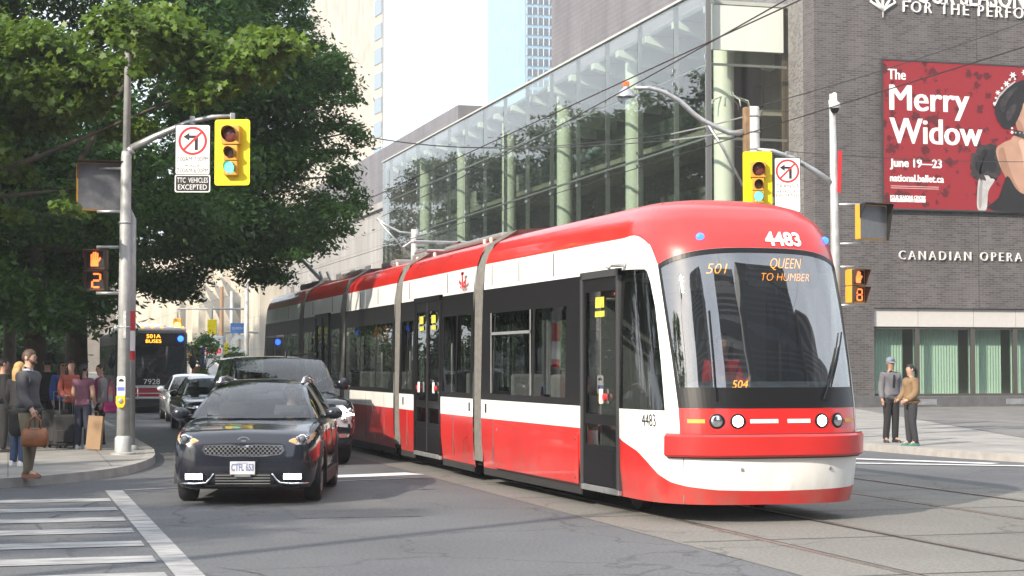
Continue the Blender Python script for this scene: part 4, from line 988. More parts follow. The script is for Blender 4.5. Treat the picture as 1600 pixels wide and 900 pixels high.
def ped_signal(label, loc, rot, digit, housing, hand=True, w=.40, h=.76):
    t = thing('pedestrian_signal', label, 'pedestrian signal', loc, rot, 'pedestrian countdown signals')
    for cz, k in ((h/4, 0), (-h/4, 1)):
        b = MB(); b.bx(-w/2, w/2, 0, .22, cz-h/4+.006, cz+h/4-.006); b.build('housing', housing, t, bev=.02)
        s = MB(); face(s, rrect(w-.08, h/2-.09, .02), -.006, .004); s.v = [(x, y, z+cz) for x, y, z in s.v]; s.build('screen', M['signblack'], t)
        v = MB(); hw, hh = w/2-.01, h/4-.015; v.grid([[(-hw, 0, cz-hh), (-hw, 0, cz+hh), (hw, 0, cz+hh), (hw, 0, cz-hh)], [(-hw, -.05, cz-hh), (-hw, -.20, cz+hh), (hw, -.20, cz+hh), (hw, -.05, cz-hh)]])
        o = v.build('visor', mat('visor_dark', (.05, .03, .02), .5), t); sm = o.modifiers.new('thick', 'SOLIDIFY'); sm.thickness = .008
        g = MB()
        if k == 0:
            for i, (x, l) in enumerate(((-.065, .10), (-.03, .135), (.005, .14), (.04, .12))): face(g, [(x-.014, .0), (x+.014, .0), (x+.014, l-.0), (x-.014, l)], -.012, .003)
            face(g, [(-.08, -.12), (.055, -.12), (.055, -.002), (-.08, -.002)], -.012, .003); face(g, [(.057, -.05), (.105, .02), (.085, .05), (.057, .01)], -.012, .003)
            g.v = [(x, y, z+cz) for x, y, z in g.v]; g.build('hand_symbol', M['redled'], t)
        else:
            seg = {'a': (-.055, .055, .105, .135), 'g': (-.055, .055, -.015, .015), 'd': (-.055, .055, -.135, -.105), 'b': (.057, .087, .015, .12), 'c': (.057, .087, -.12, -.015), 'f': (-.087, -.057, .015, .12), 'e': (-.087, -.057, -.12, -.015)}
            for ch in {'2': 'abged', '8': 'abcdefg'}[digit]:
                x0, x1, z0, z1 = seg[ch]; face(g, [(x0, z0), (x1, z0), (x1, z1), (x0, z1)], -.012, .003)
            g.v = [(x+.02, y, z+cz) for x, y, z in g.v]; g.build('digit', M['redled'], t)
    return t
FACE = -TH          # turn a face (front -y) so it looks at the camera
def stub(label, pts, r, name='bracket_arm'):
    pass
# ---- left pole
DL = 32.5
lx, ly = A(194, DL)
lp = thing('signal_pole', 'grey metal signal pole with bracket arm standing at the left pavement corner', 'pole', (lx, ly, .13))
def L(px, py, d=DL):          # local coordinates in the left pole frame
    x, y = A(px, d); return (x-lx, y-ly, Z(py, d)-.13)
q = MB(); q.tube([(0, 0, 0), (0, 0, 3.2), L(195, 243), L(196, 236)], [.118, .104, .094, .092], 18); q.tube([L(195, 238), (.03, 0, Z(20, DL)), (.04, 0, 11.0)], [.068, .058, .045], 14); q.build('shaft', M['polegrey'], lp, smooth=True)
q = MB(); q.lathe([(.22, 0), (.22, .03), (.15, .05), (.15, .30), (.118, .34)], (0, 0, 0), 'z', 18); q.build('base_shoe', M['polegrey'], lp, angle=40)
q = MB(); q.tube([L(198, 233), L(240, 212), L(290, 190), L(330, 181), L(362, 180)], [.07, .06, .05, .045, .04], 10); q.tube([L(198, 236), L(205, 232)], .085, 10); q.build('bracket_arm', M['steel'], lp, smooth=True)
for (a, b) in (((150, 386), (188, 386)), ((150, 458), (188, 458)), ((150, 330), (190, 330)), ((150, 262), (190, 262))):
    q = MB(); q.tube([L(*a), L(*b)], .03, 8); q.build('bracket', M['steel'], lp, smooth=True)
for z in (1.0, 2.3, 4.2):
    q = MB(); q.lathe([(.11, -.02), (.120, 0), (.11, .02)], (0, 0, z), 'z', 16); q.build('pole_band', M['steel'], lp)
for (px, py) in ((298, 187), (361, 182)):
    q = MB(); p = L(px, py); q.box((p[0], p[1], p[2]), (.09, .09, .16)); q.build('clamp', M['steel'], lp, bev=.01)
q = MB(); q.box((-.0, -.112, 2.35), (.05, .006, .5)); q.build('sticker', mat('sticker_white', (.55, .55, .54), .5, var=.3, vscale=30), lp)
x, y = A(361, DL-.1); signal('yellow backed traffic signal showing green, hung beside the leaves on the left bracket arm', (x, y, Z(238, DL)), FACE-.10)
x, y = A(299, DL-.12); turn_sign('no left turn sign with hours beside the lit green signal under the leafy trees', (x, y, Z(234, DL)), FACE+.02, [('7:00AM-7:00PM', .12, .57), ('MON-FRI', .08, .28), ('7:00AM-6:00PM', .12, .57), ('SAT', .07, .12)], w=.64, h=.92)
t = thing('exception_tab', 'small black tab reading TTC vehicles excepted below the left turn sign', 'road sign', (x, y, Z(287, DL)), FACE+.02)
b = MB(); face(b, rrect(.64, .32, .035), 0, .012); b.build('tab_plate', M['signwhite'], t)
b = MB(); face(b, rrect(.60, .28, .03), -.003, .003); b.build('tab_face', M['signblack'], t)
b = MB(); put_text(b, text('TTC  VEHICLES', .13, .56), (0, -.005, .055)); put_text(b, text('EXCEPTED', .13, .52), (0, -.005, -.07)); b.build('tab_lettering', M['signwhite'], t)
x, y = A(153, DL); led_box('switched off grey display sign in a black hood on the left signal pole', (x, y, Z(291, DL)), FACE+.30, 'l', w=.80, h=.88)
x, y = A(148, DL); ped_signal('pedestrian signal with red hand and number two beside the left signal pole', (x, y, Z(422, DL)), FACE, '2', mat('housing_bronze', (.10, .06, .03), .5), w=.39)
x, y = A(190, DL-.14)
t = thing('crossing_button', 'yellow crossing push button with blue notice strapped to the left signal pole', 'push button', (x, y, Z(610, DL)), FACE)
b = MB(); face(b, rrect(.15, .36, .03), 0, .02); b.v = [(p[0], p[1], p[2]+.08) for p in b.v]; b.build('notice', M['signwhite'], t)
b = MB(); face(b, rrect(.13, .07, .005), -.003, .002); b.v = [(p[0], p[1], p[2]+.03) for p in b.v]; b.build('notice_print', mat('print_blue', (.10, .16, .50), .5), t)
b = MB(); b.prism([(-.04, .1), (.05, .1), (.05, .13), (.0, .16), (-.04, .13)], (0, -.003, .06), (1, 0, 0), (0, 0, 1), (0, .002, 0)); b.build('arrow_print', M['signblack'], t)
b = MB(); b.prism([(-.085, .0), (.085, .0), (.085, -.15), (.05, -.22), (-.05, -.22), (-.085, -.15)], (0, -.04, -.09), (1, 0, 0), (0, 0, 1), (0, .06, 0)); b.build('button_case', mat('button_yellow', (.80, .50, .02), .45), t, bev=.012)
b = MB(); b.lathe([(.045, -.043), (.045, -.06), (.001, -.065)], (0, 0, -.18), 'y', 16); b.build('button', M['steel'], t, angle=40)
# second pole just behind
x2, y2 = A(202, 34.2)
t = thing('strain_pole', 'taller grey overhead wire pole with red and white stripe behind the signal pole', 'pole', (x2, y2, .13))
q = MB(); q.tube([(0, 0, 0), (0, 0, 4.4), (0, 0, 4.6)], [.125, .115, .02], 14); q.lathe([(.2, 0), (.2, .06), (.13, .10)], (0, 0, 0), 'z', 14); q.build('shaft', M['polegrey'], t, smooth=True)
q = MB()
def pb(z0, z1, m, n):
    b = MB(); P = [[(.124*math.sin(R(a)), -.124*math.cos(R(a)), z) for a in range(-30, 61, 15)] for z in (z0, z1)]; b.grid(P); b.build(n, m, t)
pb(Z(516, 34)-.13, Z(486, 34)-.13, M['signred'], 'stripe_sticker'); pb(Z(548, 34)-.13, Z(517, 34)-.13, M['signwhite'], 'stripe_sticker'); pb(Z(562, 34)-.13, Z(549, 34)-.13, M['signred'], 'stripe_sticker')
# ---- right pole
DR = 39.5
rx, ry = A(1306, DR)
rp_ = thing('signal_pole', 'slim pale signal pole with a curved bracket standing behind the streetcar nose', 'pole', (rx, ry, .13))
def L2(px, py, d=DR):
    x, y = A(px, d); return (x-rx, y-ry, Z(py, d)-.13)
q = MB(); q.tube([(0, 0, 0), (0, 0, 4), L2(1303, 145)], [.12, .10, .065], 14); q.build('shaft', M['polegrey'], rp_, smooth=True)
q = MB(); q.lathe([(.25, 0), (.25, .03), (.16, .05), (.16, .3), (.12, .34)], (0, 0, 0), 'z', 16); q.build('base_shoe', M['polegrey'], rp_, angle=40)
q = MB(); q.tube([L2(1306, 288), L2(1275, 266), L2(1240, 246), L2(1210, 235), L2(1185, 233)], [.07, .06, .055, .05, .045], 10); q.build('bracket_arm', M['steel'], rp_, smooth=True)
for (a, b) in (((1308, 319), (1345, 319)), ((1308, 381), (1350, 380)), ((1310, 417), (1335, 417)), ((1310, 477), (1335, 477))):
    q = MB(); q.tube([L2(*a), L2(*b)], .03, 8); q.build('bracket', M['steel'], rp_, smooth=True)
q = MB(); p = L2(1232, 243); q.box(p, (.09, .09, .2)); q.build('clamp', M['steel'], rp_, bev=.01)
q = MB(); p = L2(1309, 262); q.prism([(-.03, -.55), (.05, -.55), (.09, .38), (.0, .38)], (p[0], p[1]-.10, p[2]), (1, 0, 0), (0, 0, 1), (0, .02, 0)); q.build('red_marker', M['signred'], rp_)
cx, cy = A(1304, DR-.1)
t = thing('dome_camera', 'white dome surveillance camera near the top of the right signal pole', 'camera', (cx, cy, Z(165, DR)), FACE)
q = MB(); q.lathe([(.001, .30), (.05, .28), (.06, .1), (.12, .06), (.13, -.04), (.11, -.06)], (.03, -.05, 0), 'z', 18); q.build('housing', M['white'], t, smooth=True)
q = MB(); q.ball((.03, -.05, -.06), (.10, .10, .12), 14, 8); q.build('dome', M['black'], t, smooth=True)
q = MB(); q.box((-.03, .06, .1), (.08, .16, .1)); q.build('mount', M['white'], t)
x, y = A(1185, DR-.2); signal('yellow backed traffic signal half hidden behind the streetcar roof', (x, y, Z(288, DR)), FACE-.03, w=.64, h=1.43)
x, y = A(1232, DR-.2); turn_sign('no left turn sign beside the signal above the streetcar roof', (x, y, Z(290, DR)), FACE, [('TRANSIT', .11, .5), ('VEHICLES', .09, .5), ('EXCEPTED', .10, .5)], w=.58, h=1.22)
x, y = A(1366, DR); led_box('switched off grey display sign in a black hood on the right signal pole', (x, y, Z(347, DR)), FACE+.55, 'r', w=.80, h=.78)
x, y = A(1342, DR); ped_signal('amber pedestrian signal seen aslant above the waiting couple near the brick wall', (x, y, Z(447, DR)), FACE+.55, '8', M['amber'], w=.40)
# ---- concrete street light pole behind
DS = 41.5
sx, sy = A(1180, DS)
sp = thing('street_lamp', 'round concrete street lamp pole with long curved arm above the streetcar', 'street lamp', (sx, sy, .13))
def L3(px, py, d=DS):
    x, y = A(px, d); return (x-sx, y-sy, Z(py, d)-.13)
q = MB(); q.tube([(0, 0, 0), L3(1180, 168), L3(1180, 165)], [.17, .125, .11], 18); q.build('shaft', mat('concrete_pole', (.50, .50, .48), .8, var=.12), sp, smooth=True)
q = MB(); pts = [(1168, 207), (1140, 206), (1120, 197), (1100, 187), (1085, 176), (1065, 157), (1040, 142), (1015, 135), (992, 135)]
q.tube([L3(*p) for p in pts], [.06]*6+[.055, .05, .045], 10); q.build('lamp_arm', M['steel'], sp, smooth=True)
q = MB(); q.tube([L3(1162, 290), L3(1130, 228), L3(1107, 192)], .035, 8); q.build('brace', M['steel'], sp, smooth=True)
lx3, ly3, lz3 = L3(979, 140)
q = MB(); q.lathe([(.001, .24), (.06, .22), (.07, .08), (.13, .02), (.22, -.10), (.23, -.14)], (lx3, ly3, lz3), 'z', 18); q.build('lamp_head', M['steel'], sp, smooth=True)
q = MB(); q.ball((lx3, ly3, lz3-.15), (.21, .21, .17), 18, 10); q.build('lamp_globe', G_LAMP, sp, smooth=True)
q = MB(); q.box((lx3, ly3, lz3+.16), (.14, .14, .12)); q.build('photocell', mat('photocell_orange', (.7, .16, .05), .5), sp, bev=.02)
q = MB(); p = L3(1169, 225); q.box(p, (.17, .17, 1.75)); q.build('control_box', mat('rusty_brown', (.23, .15, .08), .7, var=.3), sp, bev=.02)
for z in (180, 205, 232):
    q = MB(); p = L3(1180, z); q.lathe([(.13, -.03), (.15, 0), (.13, .03)], p, 'z', 16); q.build('pole_band', M['steel'], sp)
# ---- overhead wires
WIRE = mat('wire_black', (.03, .03, .032), .5); WIREL = mat('wire_steel', (.5, .5, .5), .4, metal=.6)
def wire(label, a, b, r=.012, sag=.15, m=WIRE, name='overhead_wire'):
    a, b = Vector(a), Vector(b); pts = [a.lerp(b, t)-Vector((0, 0, sag*4*t*(1-t))) for t in lin(0, 1, 12)]
    o = MB(); o.tube([p-a for p in pts], r, 5); ob = o.build(name, m); ob.location = a
    return tag(ob, label, 'wire', 'overhead wires')
def P3(px, py, d): x, y = A(px, d); return (x, y, Z(py, d))
wire('long black wire crossing the glass lobby and leaving the top edge of the photo', P3(596, 338, 60), P3(1245, -12, 24), .012, .1)
wire('black wire from the concrete lamp pole across the brick wall and the banner', P3(1181, 166, DS), P3(1640, 18, 46), .012, .1)
wire('thick pale span wire from the lamp pole top down towards the left', P3(1174, 178, DS), P3(1050, 208, 44), .02, .02, WIREL)
wire('second thick pale span wire just under the lamp arm', P3(1174, 199, DS), P3(1048, 218, 44), .02, .02, WIREL)
wire('thin span wire carrying on left from the pale span past the lobby columns', P3(1050, 208, 44), P3(780, 232, 58), .012, .05)
wire('thin lower span wire between the lamp pole and far lobby glass', P3(1050, 218, 44), P3(560, 210, 90), .012, .4)
wire('wire sagging from the dark tree edge across the lobby roof end', P3(470, 190, 50), P3(800, 228, 60), .012, .25)
wire('thin wire low across the brick corner behind the right signal pole', P3(1150, 228, 46), P3(1620, 252, 52), .01, .1)
wire('contact wire above the streetcar roof running down the street', (8.0, -6, 5.6), (8.0, 160, 5.6), .009, 0)
wire('second contact wire over the empty right hand track', (11.8, -6, 5.6), (11.8, 160, 5.6), .009, 0)
wire('feeder cable beside the streetcar trolley pole near the stone block', P3(590, 385, 75), P3(680, 360, 60), .015, .1, WIREL)
# steel bracket pole over the rear of the streetcar
bx_, by_ = A(648, 62)
t = thing('bracket_pole', 'dark overhead wire pole with pale bracket behind the streetcar roof gear', 'pole', (bx_, by_, .13))
def L4(px, py): x, y = A(px, 62); return (x-bx_, y-by_, Z(py, 62)-.13)
q = MB(); q.tube([(0, 0, 0), L4(648, 358)], .14, 10); q.build('shaft', M['polegrey'], t, smooth=True)
q = MB(); q.tube([L4(648, 365), L4(625, 363), L4(605, 353), L4(588, 341)], .05, 8); q.tube([L4(588, 341), L4(644, 405)], .035, 6); q.build('bracket', M['steel'], t, smooth=True)
q = MB()
for z in (370, 382, 394): p = L4(656, z); q.box(p, (.35, .3, .2))
q.build('transformer', M['grey'], t, bev=.03)
# ---- far corner furniture, beyond the bus
def far_signal(label, px, py, d, w, h, front, lit=None):
    x, y = A(px, d); t = thing('traffic_signal', label, 'traffic signal', (x, y, Z(py, d)), FACE, 'far traffic signals')
    b = MB(); b.bx(-w/2, w/2, 0, .15, -h/2, h/2); b.build('housing', front, t, bev=.03)
    if lit:
        l = MB(); l.lathe([(.2, -.01), (.15, -.05), (.001, -.06)], (0, 0, lit[1]), 'y', 14); l.build('lens', lit[0], t, smooth=True)
    q = MB(); q.tube([(0, .1, h/2), (0, .1, h/2+.5), (1.6, .1, h/2+.5)], .05, 6); q.build('hanger', M['polegrey'], t)
RED2 = lamp('red_signal', (1, .14, .03), 8)
far_signal('far traffic signal glowing red above the roof of the bus', 277, 512, 95, .45, 1.0, M['amber'], (RED2, .1))
far_signal('yellow signal back hanging right of the bus near the cream building', 331, 511, 85, .42, .72, M['yellow'])
far_signal('small yellow signal beside the white subway pillar', 351, 544, 85, .32, .5, M['yellow'])
for (px, top, m, lab, d) in ((346, 448, mat('wood_pole', (.25, .16, .10), .8), 'brown wooden pole far behind the bus near the cream building', 95), (385, 440, M['polegrey'], 'grey metal pole right beside the streetcar tail', 80), (362, 455, M['polegrey'], 'thin pale pole just left of the blue street sign', 90)):
    x, y = A(px, d); t = thing('utility_pole', lab, 'pole', (x, y, .13), 0, 'poles at the far corner')
    q = MB(); q.tube([(0, 0, 0), (0, 0, Z(top, d)-.13)], [.13, .10], 10); q.build('shaft', m, t, smooth=True)
    q = MB(); q.lathe([(.2, 0), (.2, .08), (.13, .12)], (0, 0, 0), 'z', 10); q.build('base_shoe', m, t)
d = 84; x, y = A(334, d)
t = thing('subway_pillar', 'white subway entrance pillar with a red sign and round emblem far down the pavement', 'pillar', (x, y, .13), FACE)
q = MB(); q.bx(-.42, .42, 0, .5, 0, Z(525, d)-.13); q.build('pillar', M['signwhite'], t, bev=.03)
q = MB(); q.bx(-.36, .36, -.012, -.002, Z(552, d)-.13, Z(545, d)-.13); q.build('red_sign', lamp('lit_red_sign', (.9, .04, .06), .6), t)
q = MB(); put_text(q, text('SUBWAY', .2, .6), (0, -.016, Z(548.5, d)-.13)); q.build('sign_lettering', M['signwhite'], t)
q = MB(); q.bx(-.3, .3, -.012, -.002, Z(560, d)-.13, Z(556, d)-.13); q.build('notice', M['grey'], t)
q = MB(); ring(q, .13, .2, -.01); q.v = [(a, b, c+Z(536, d)-.13) for a, b, c in q.v]; q.build('emblem', M['grey'], t)
x, y = A(374, d)
t = thing('street_sign', 'blue street name plate over a round emblem beside the streetcar tail', 'road sign', (x, y, Z(521, d)), FACE)
q = MB(); q.bx(-.42, .42, 0, .04, -.0, .48); q.build('name_plate', mat('plate_blue', (.08, .22, .55), .4), t)
q = MB(); put_text(q, text('QUEEN ST', .16, .7), (0, -.005, .24)); q.build('plate_lettering', M['signwhite'], t)
q = MB(); ring(q, .25, .42, -.01); q.v = [(a, b, c-.5) for a, b, c in q.v]; q.build('emblem', M['signwhite'], t)
q = MB(); q.tube([(0, .06, -Z(521, d)+.13), (0, .06, .6)], .05, 8); q.build('post', M['polegrey'], t)
x, y = A(300, 88)
t = thing('site_hoarding', 'dark red hoarding panels with a blue poster beyond the bus', 'hoarding', (x, y, .13), FACE)
q = MB(); q.bx(.0, 2.6, 0, .1, 0, 1.55); q.build('panel', mat('hoarding_red', (.16, .03, .035), .6), t)
q = MB(); q.bx(.35, .85, -.02, -.004, 1.6, 2.7); q.bx(.4, .8, 0, .08, 1.55, 1.62); q.build('poster', mat('poster_blue', (.03, .04, .22), .5), t)
q = MB(); q.bx(-.2, .25, -.02, -.004, 1.65, 2.6); q.build('poster', mat('poster_orange', (.45, .22, .05), .5), t)
# ================================================================== cars
def wheel(parent, x, y, r, w, rimm, spokes=7, name='wheel'):
    s = math.copysign(1, x); t = MB()
    t.lathe([(r*.62, -w/2), (r*.93, -w/2), (r, -w/2+.03), (r, w/2-.03), (r*.93, w/2), (r*.62, w/2)], (x, y, r), 'x', 30)
    o = t.build(name, M['rubber'], parent, angle=40)
    h = MB(); xo = x+s*w/2*.86
    h.lathe([(r*.64, -.01*s), (r*.64, .015*s), (r*.57, .01*s), (r*.57, -.06*s)], (xo, y, r), 'x', 30)
    h.lathe([(.001, .005*s), (r*.16, .0), (r*.16, -.04*s)], (xo, y, r), 'x', 14)
    for k in range(spokes):
        a = 2*math.pi*k/spokes; d = Vector((0, math.cos(a), math.sin(a))); n = Vector((0, -math.sin(a), math.cos(a))); c = Vector((xo-s*.012, y, r))
        q = [c+d*(r*.12)-n*.028, c+d*(r*.60)-n*.02, c+d*(r*.60)+n*.02, c+d*(r*.12)+n*.028]
        h.add(q+[p-Vector((s*.03, 0, 0)) for p in q], [(0, 1, 2, 3), (4, 7, 6, 5), (0, 4, 5, 1), (1, 5, 6, 2), (2, 6, 7, 3), (3, 7, 4, 0)])
    h.build('rim', rimm, o, angle=40)
    g = MB(); g.lathe([(.001, 0), (r*.57, 0)], (xo-s*.07, y, r), 'x', 20); g.build('brake_disc', M['dark'], o)
    return o
PROF = [(.0, .0), (.78, .0), (.90, .035), (.965, .16), (.99, .34), (1.0, .52), (.995, .68), (.975, .82), (.93, .915), (.84, .965), (.62, .99), (.32, 1.0)]
class Car:
    def __init__(s, p): s.p = p
    def hw(s, y): return float(np.interp(y, s.p['Y'], s.p['HW']))
    def zt(s, y): return float(np.interp(y, s.p['Y'], s.p['ZT']))
    def zb(s, y): return float(np.interp(y, s.p['Y'], s.p['ZB']))
    def fy(s, x, z, out=0.0):        # front surface: first y where the body reaches |x|, z
        Y = np.linspace(0, 1.2, 240)
        for y in Y:
            h = s.hw(y); t = s.zt(y); b = s.zb(y)
            if z > t or z < b: continue
            f = float(np.interp((z-b)/max(t-b, .01), [q[1] for q in PROF[1:]], [q[0] for q in PROF[1:]]))
            if h*f >= abs(x): return y-out
        return 1.2-out
    def body(s, parent, paint):
        p = s.p; ys = sorted(set(list(p['Y'])+list(np.arange(.3, p['len']-.3, .15)))); P = []
        for y in ys:
            h, t, b = s.hw(y), s.zt(y), s.zb(y)
            half = [(h*a, b+(t-b)*c+(.0)) for a, c in PROF]
            ring = [(x, y, z) for x, z in half[1:]]+[(0, y, t+.006)]+[(-x, y, z) for x, z in half[1:][::-1]]
            P.append(ring)
        m = MB(); m.grid(P, 0); n = len(P[0])
        for i in range(len(P)-1):
            a = i*n; m.f.append((a, a+n, a+n+n-1, a+n-1)); m.m.append(0)
        m.f.append(tuple(range(n))); m.m.append(0); k = (len(P)-1)*n; m.f.append(tuple(range(k, k+n))); m.m.append(0)
        o = m.build('body', [paint, M['rubber']], parent, merge=.0005, angle=32)
        cuts = []
        for yw in p['WH']:
            c = MB(); c.lathe([(.001, -2), (p['R']+.045, -2), (p['R']+.045, -p['well']), (.001, -p['well'])], (0, yw, p['R']), 'x', 36); c.lathe([(.001, p['well']), (p['R']+.045, p['well']), (p['R']+.045, 2), (.001, 2)], (0, yw, p['R']), 'x', 36)
            me = c.mesh('cut', merge=.0005)
            co_ = bpy.data.objects.new('cut', me); C.objects.link(co_); me.materials.append(M['rubber']); me.materials.append(M['rubber']); me.polygons.foreach_set('material_index', [1]*len(me.polygons))
            md = o.modifiers.new('well', 'BOOLEAN'); md.object = co_; md.operation = 'DIFFERENCE'; md.solver = 'EXACT'; cuts.append(co_)
        bpy.context.view_layer.update(); dg = bpy.context.evaluated_depsgraph_get(); me = bpy.data.meshes.new_from_object(o.evaluated_get(dg))
        if len(me.polygons) > 50: o.modifiers.clear(); o.data = me; me.name = 'body'
        else: o.modifiers.clear()
        for c in cuts: bpy.data.objects.remove(c)
        return o
    def cabin(s, parent, paint, glassm):
        p = s.p; st = p['CAB']; P = []      # st: (y, zroof, wbelt, wroof, kind)
        nk = 6
        for (y, z, wb, wr, kind) in st:
            zb = s.zt(y)-.01; zb = min(zb, z); H = z-zb
            half = []
            for k in range(nk):
                t = k/(nk-1)*.93; half.append((wb+(wr-wb)*(t**1.15), zb+H*t))
            half += [(wr-.035, zb+H*.985), (wr*.72, z+.012*min(1, H*3)), (wr*.36, z+.022*min(1, H*3)), (0, z+.026*min(1, H*3))]
            bow = p['bow']*(1-min(1, H/.38)) if y < p['len']/2 else -.0
            ring = [(x, y-bow*(1-(x/wb)**2), zz) for x, zz in half]+[(-x, y-bow*(1-(x/wb)**2), zz) for x, zz in half[::-1][1:]]
            P.append(ring)
        parts = {'roof': MB(), 'windscreen': MB(), 'side_window': MB(), 'rear_window': MB(), 'pillar': MB()}
        n = len(P[0])
        for i in range(len(P)-1):
            kind = st[i][4]
            for k in range(n-1):
                kk = min(k, n-2-k); q = [P[i][k], P[i][k+1], P[i+1][k+1], P[i+1][k]]
                if kk >= nk: w = {'w': 'windscreen', 'r': 'rear_window'}.get(kind[0], 'roof')
                elif kk == nk-1: w = 'roof'
                else: w = 'pillar' if kind[1] == 'p' else 'side_window'
                parts[w].add(q, [(0, 1, 2, 3)])
        for nme, b in parts.items():
            if b.f: b.build(nme, paint if nme in ('roof',) else M['black'] if nme == 'pillar' else glassm, parent, merge=.0008, angle=40)
    def decal(s, poly, out, d=.012, grid=True):     # raised piece following the front surface
        m = MB(); n = len(poly); cx = sum(q[0] for q in poly)/n; cz = sum(q[1] for q in poly)/n
        ringsv = []
        for f, o in ((1.0, -.02), (1.0, out), (.6, out), (.25, out)): ringsv.append([(cx+(x-cx)*f, s.fy(cx+(x-cx)*f, cz+(z-cz)*f, o), cz+(z-cz)*f) for x, z in poly])
        m.grid(ringsv, close=True); m.add([(cx, s.fy(cx, cz, out), cz)]+ringsv[3], [(0, i+1, (i+1) % n+1) for i in range(n)])
        return m
def mirror(poly): return [(-x, z) for x, z in poly]
def dens(poly, n=4):
    r = []
    for i in range(len(poly)):
        a, b = poly[i], poly[(i+1) % len(poly)]
        for k in range(n): r.append((a[0]+(b[0]-a[0])*k/n, a[1]+(b[1]-a[1])*k/n))
    return r
BLKP = mat('car_black_paint', (.011, .013, .021), .2, spec=.4, coat=.7, var=.1, vscale=2)
RIM = mat('alloy_rim', (.32, .33, .34), .3, metal=.8)
SEATM = mat('car_seat', (.03, .03, .032), .7)
def cabin_inside(t, y0, w, z=.55, driver_side=1):
    for x in (-.38, .38):
        q = MB(); q.bx(x-.25, x+.25, y0, y0+.5, z, z+.14); q.bx(x-.25, x+.25, y0+.44, y0+.58, z+.1, z+.68); q.bx(x-.13, x+.13, y0+.46, y0+.55, z+.69, z+.88); q.build('seat', SEATM, t, bev=.04)
    q = MB(); q.bx(-.65, .65, y0+1.15, y0+1.3, z, z+.72); q.build('seat', SEATM, t, bev=.05)
    q = MB(); q.bx(-w+.1, w-.1, y0-.75, y0-.35, z+.15, z+.42); q.build('dashboard', M['dark'], t, bev=.05)
    q = MB(); q.bx(-w+.08, w-.08, .95, y0+2.0, z-.12, z-.05); q.build('cabin_floor', M['dark'], t)
def mirror_arm(t, paint, x, y, z, w=.24, h=.16):
    for s in (-1, 1):
        q = MB(); q.ball((s*(x+w/2), y, z), (w/2, .07, h/2), 14, 8); q.tube([(s*(x-.06), y+.03, z-.04), (s*(x+.06), y, z-.03)], .025, 6); o = q.build('wing_mirror', paint, t, smooth=True)
# ---------------------------------------------------------------- black crossover in front
kp = dict(len=4.36, Y=[0, .03, .08, .16, .28, .45, .70, 1.0, 1.3, 2.2, 3.3, 3.9, 4.15, 4.30, 4.36],
          HW=[.60, .72, .80, .86, .895, .912, .925, .93, .932, .935, .93, .90, .86, .80, .66],
          ZT=[.62, .78, .86, .905, .94, .975, 1.015, 1.05, 1.075, 1.09, 1.11, 1.12, 1.11, 1.0, .85],
          ZB=[.30, .24, .21, .20, .19, .19, .2, .21, .21, .21, .22, .25, .30, .34, .40], WH=(.90, 3.6), R=.335, well=.60, bow=.22,
          CAB=[(1.12, 1.06, .84, .80, 'ww'), (1.22, 1.14, .845, .77, 'ww'), (1.42, 1.27, .85, .70, 'ww'), (1.65, 1.40, .85, .64, 'ww'), (1.88, 1.485, .85, .60, 'sw'), (2.25, 1.525, .85, .59, 'sp'), (2.36, 1.53, .85, .59, 'sw'), (2.9, 1.53, .85, .59, 'sw'), (3.3, 1.505, .84, .585, 'sp'), (3.42, 1.495, .835, .58, 'sw'), (3.75, 1.46, .81, .57, 'rp'), (4.05, 1.25, .78, .60, 'rp'), (4.22, 1.06, .76, .66, 'rp')])
kx, ky = A(381, 22.35)
kia = thing('crossover_car', 'black crossover with lit fog lamps nearest to the camera, turning out of the street', 'car', (kx, ky, 0), -TH+R(1.5))
K = Car(kp); K.body(kia, BLKP); K.cabin(kia, BLKP, G_CAR)
for x in (-.80, .80):
    for y in kp['WH']: wheel(kia, x, y, kp['R'], .21, RIM)
CLAD = mat('black_cladding', (.022, .022, .024), .6)
for x in (-1, 1):
    for yw in kp['WH']:
        q = MB(); P = []
        for rr, o in ((kp['R']+.03, .0), (kp['R']+.03, .02), (kp['R']+.11, .02), (kp['R']+.12, -.02)):
            P.append([(x*(K.hw(yw+rr*math.cos(R(a)))*.992+o), yw+rr*math.cos(R(a)), kp['R']+rr*math.sin(R(a))) for a in range(-12, 193, 12)])
        q.grid(P); q.build('arch_trim', CLAD, kia, angle=50)
    q = MB(); q.prism([(1.34, .2), (3.16, .2), (3.16, .36), (1.34, .36)], (x*.905, 0, 0), (0, 1, 0), (0, 0, 1), (x*.035, 0, 0)); q.build('side_sill', CLAD, kia, bev=.01)
    q = MB(); q.tube([(x*.56, 1.95, 1.50), (x*.565, 2.05, 1.565), (x*.565, 2.7, 1.585), (x*.55, 3.5, 1.54), (x*.545, 3.6, 1.49)], .022, 8); q.build('roof_rail', M['chrome'], kia, smooth=True)
mirror_arm(kia, BLKP, .90, 1.50, 1.11)
cabin_inside(kia, 1.95, .85)
gr = [(-.46, .735), (-.49, .69), (-.44, .645), (-.2, .625), (0, .63), (.2, .625), (.44, .645), (.49, .69), (.46, .735), (.15, .745), (0, .73), (-.15, .745)]
go = K.decal(dens([(x*1.05, .69+(z-.69)*1.30) for x, z in gr], 3), .010).build('grille_surround', M['chrome'], kia, angle=40)
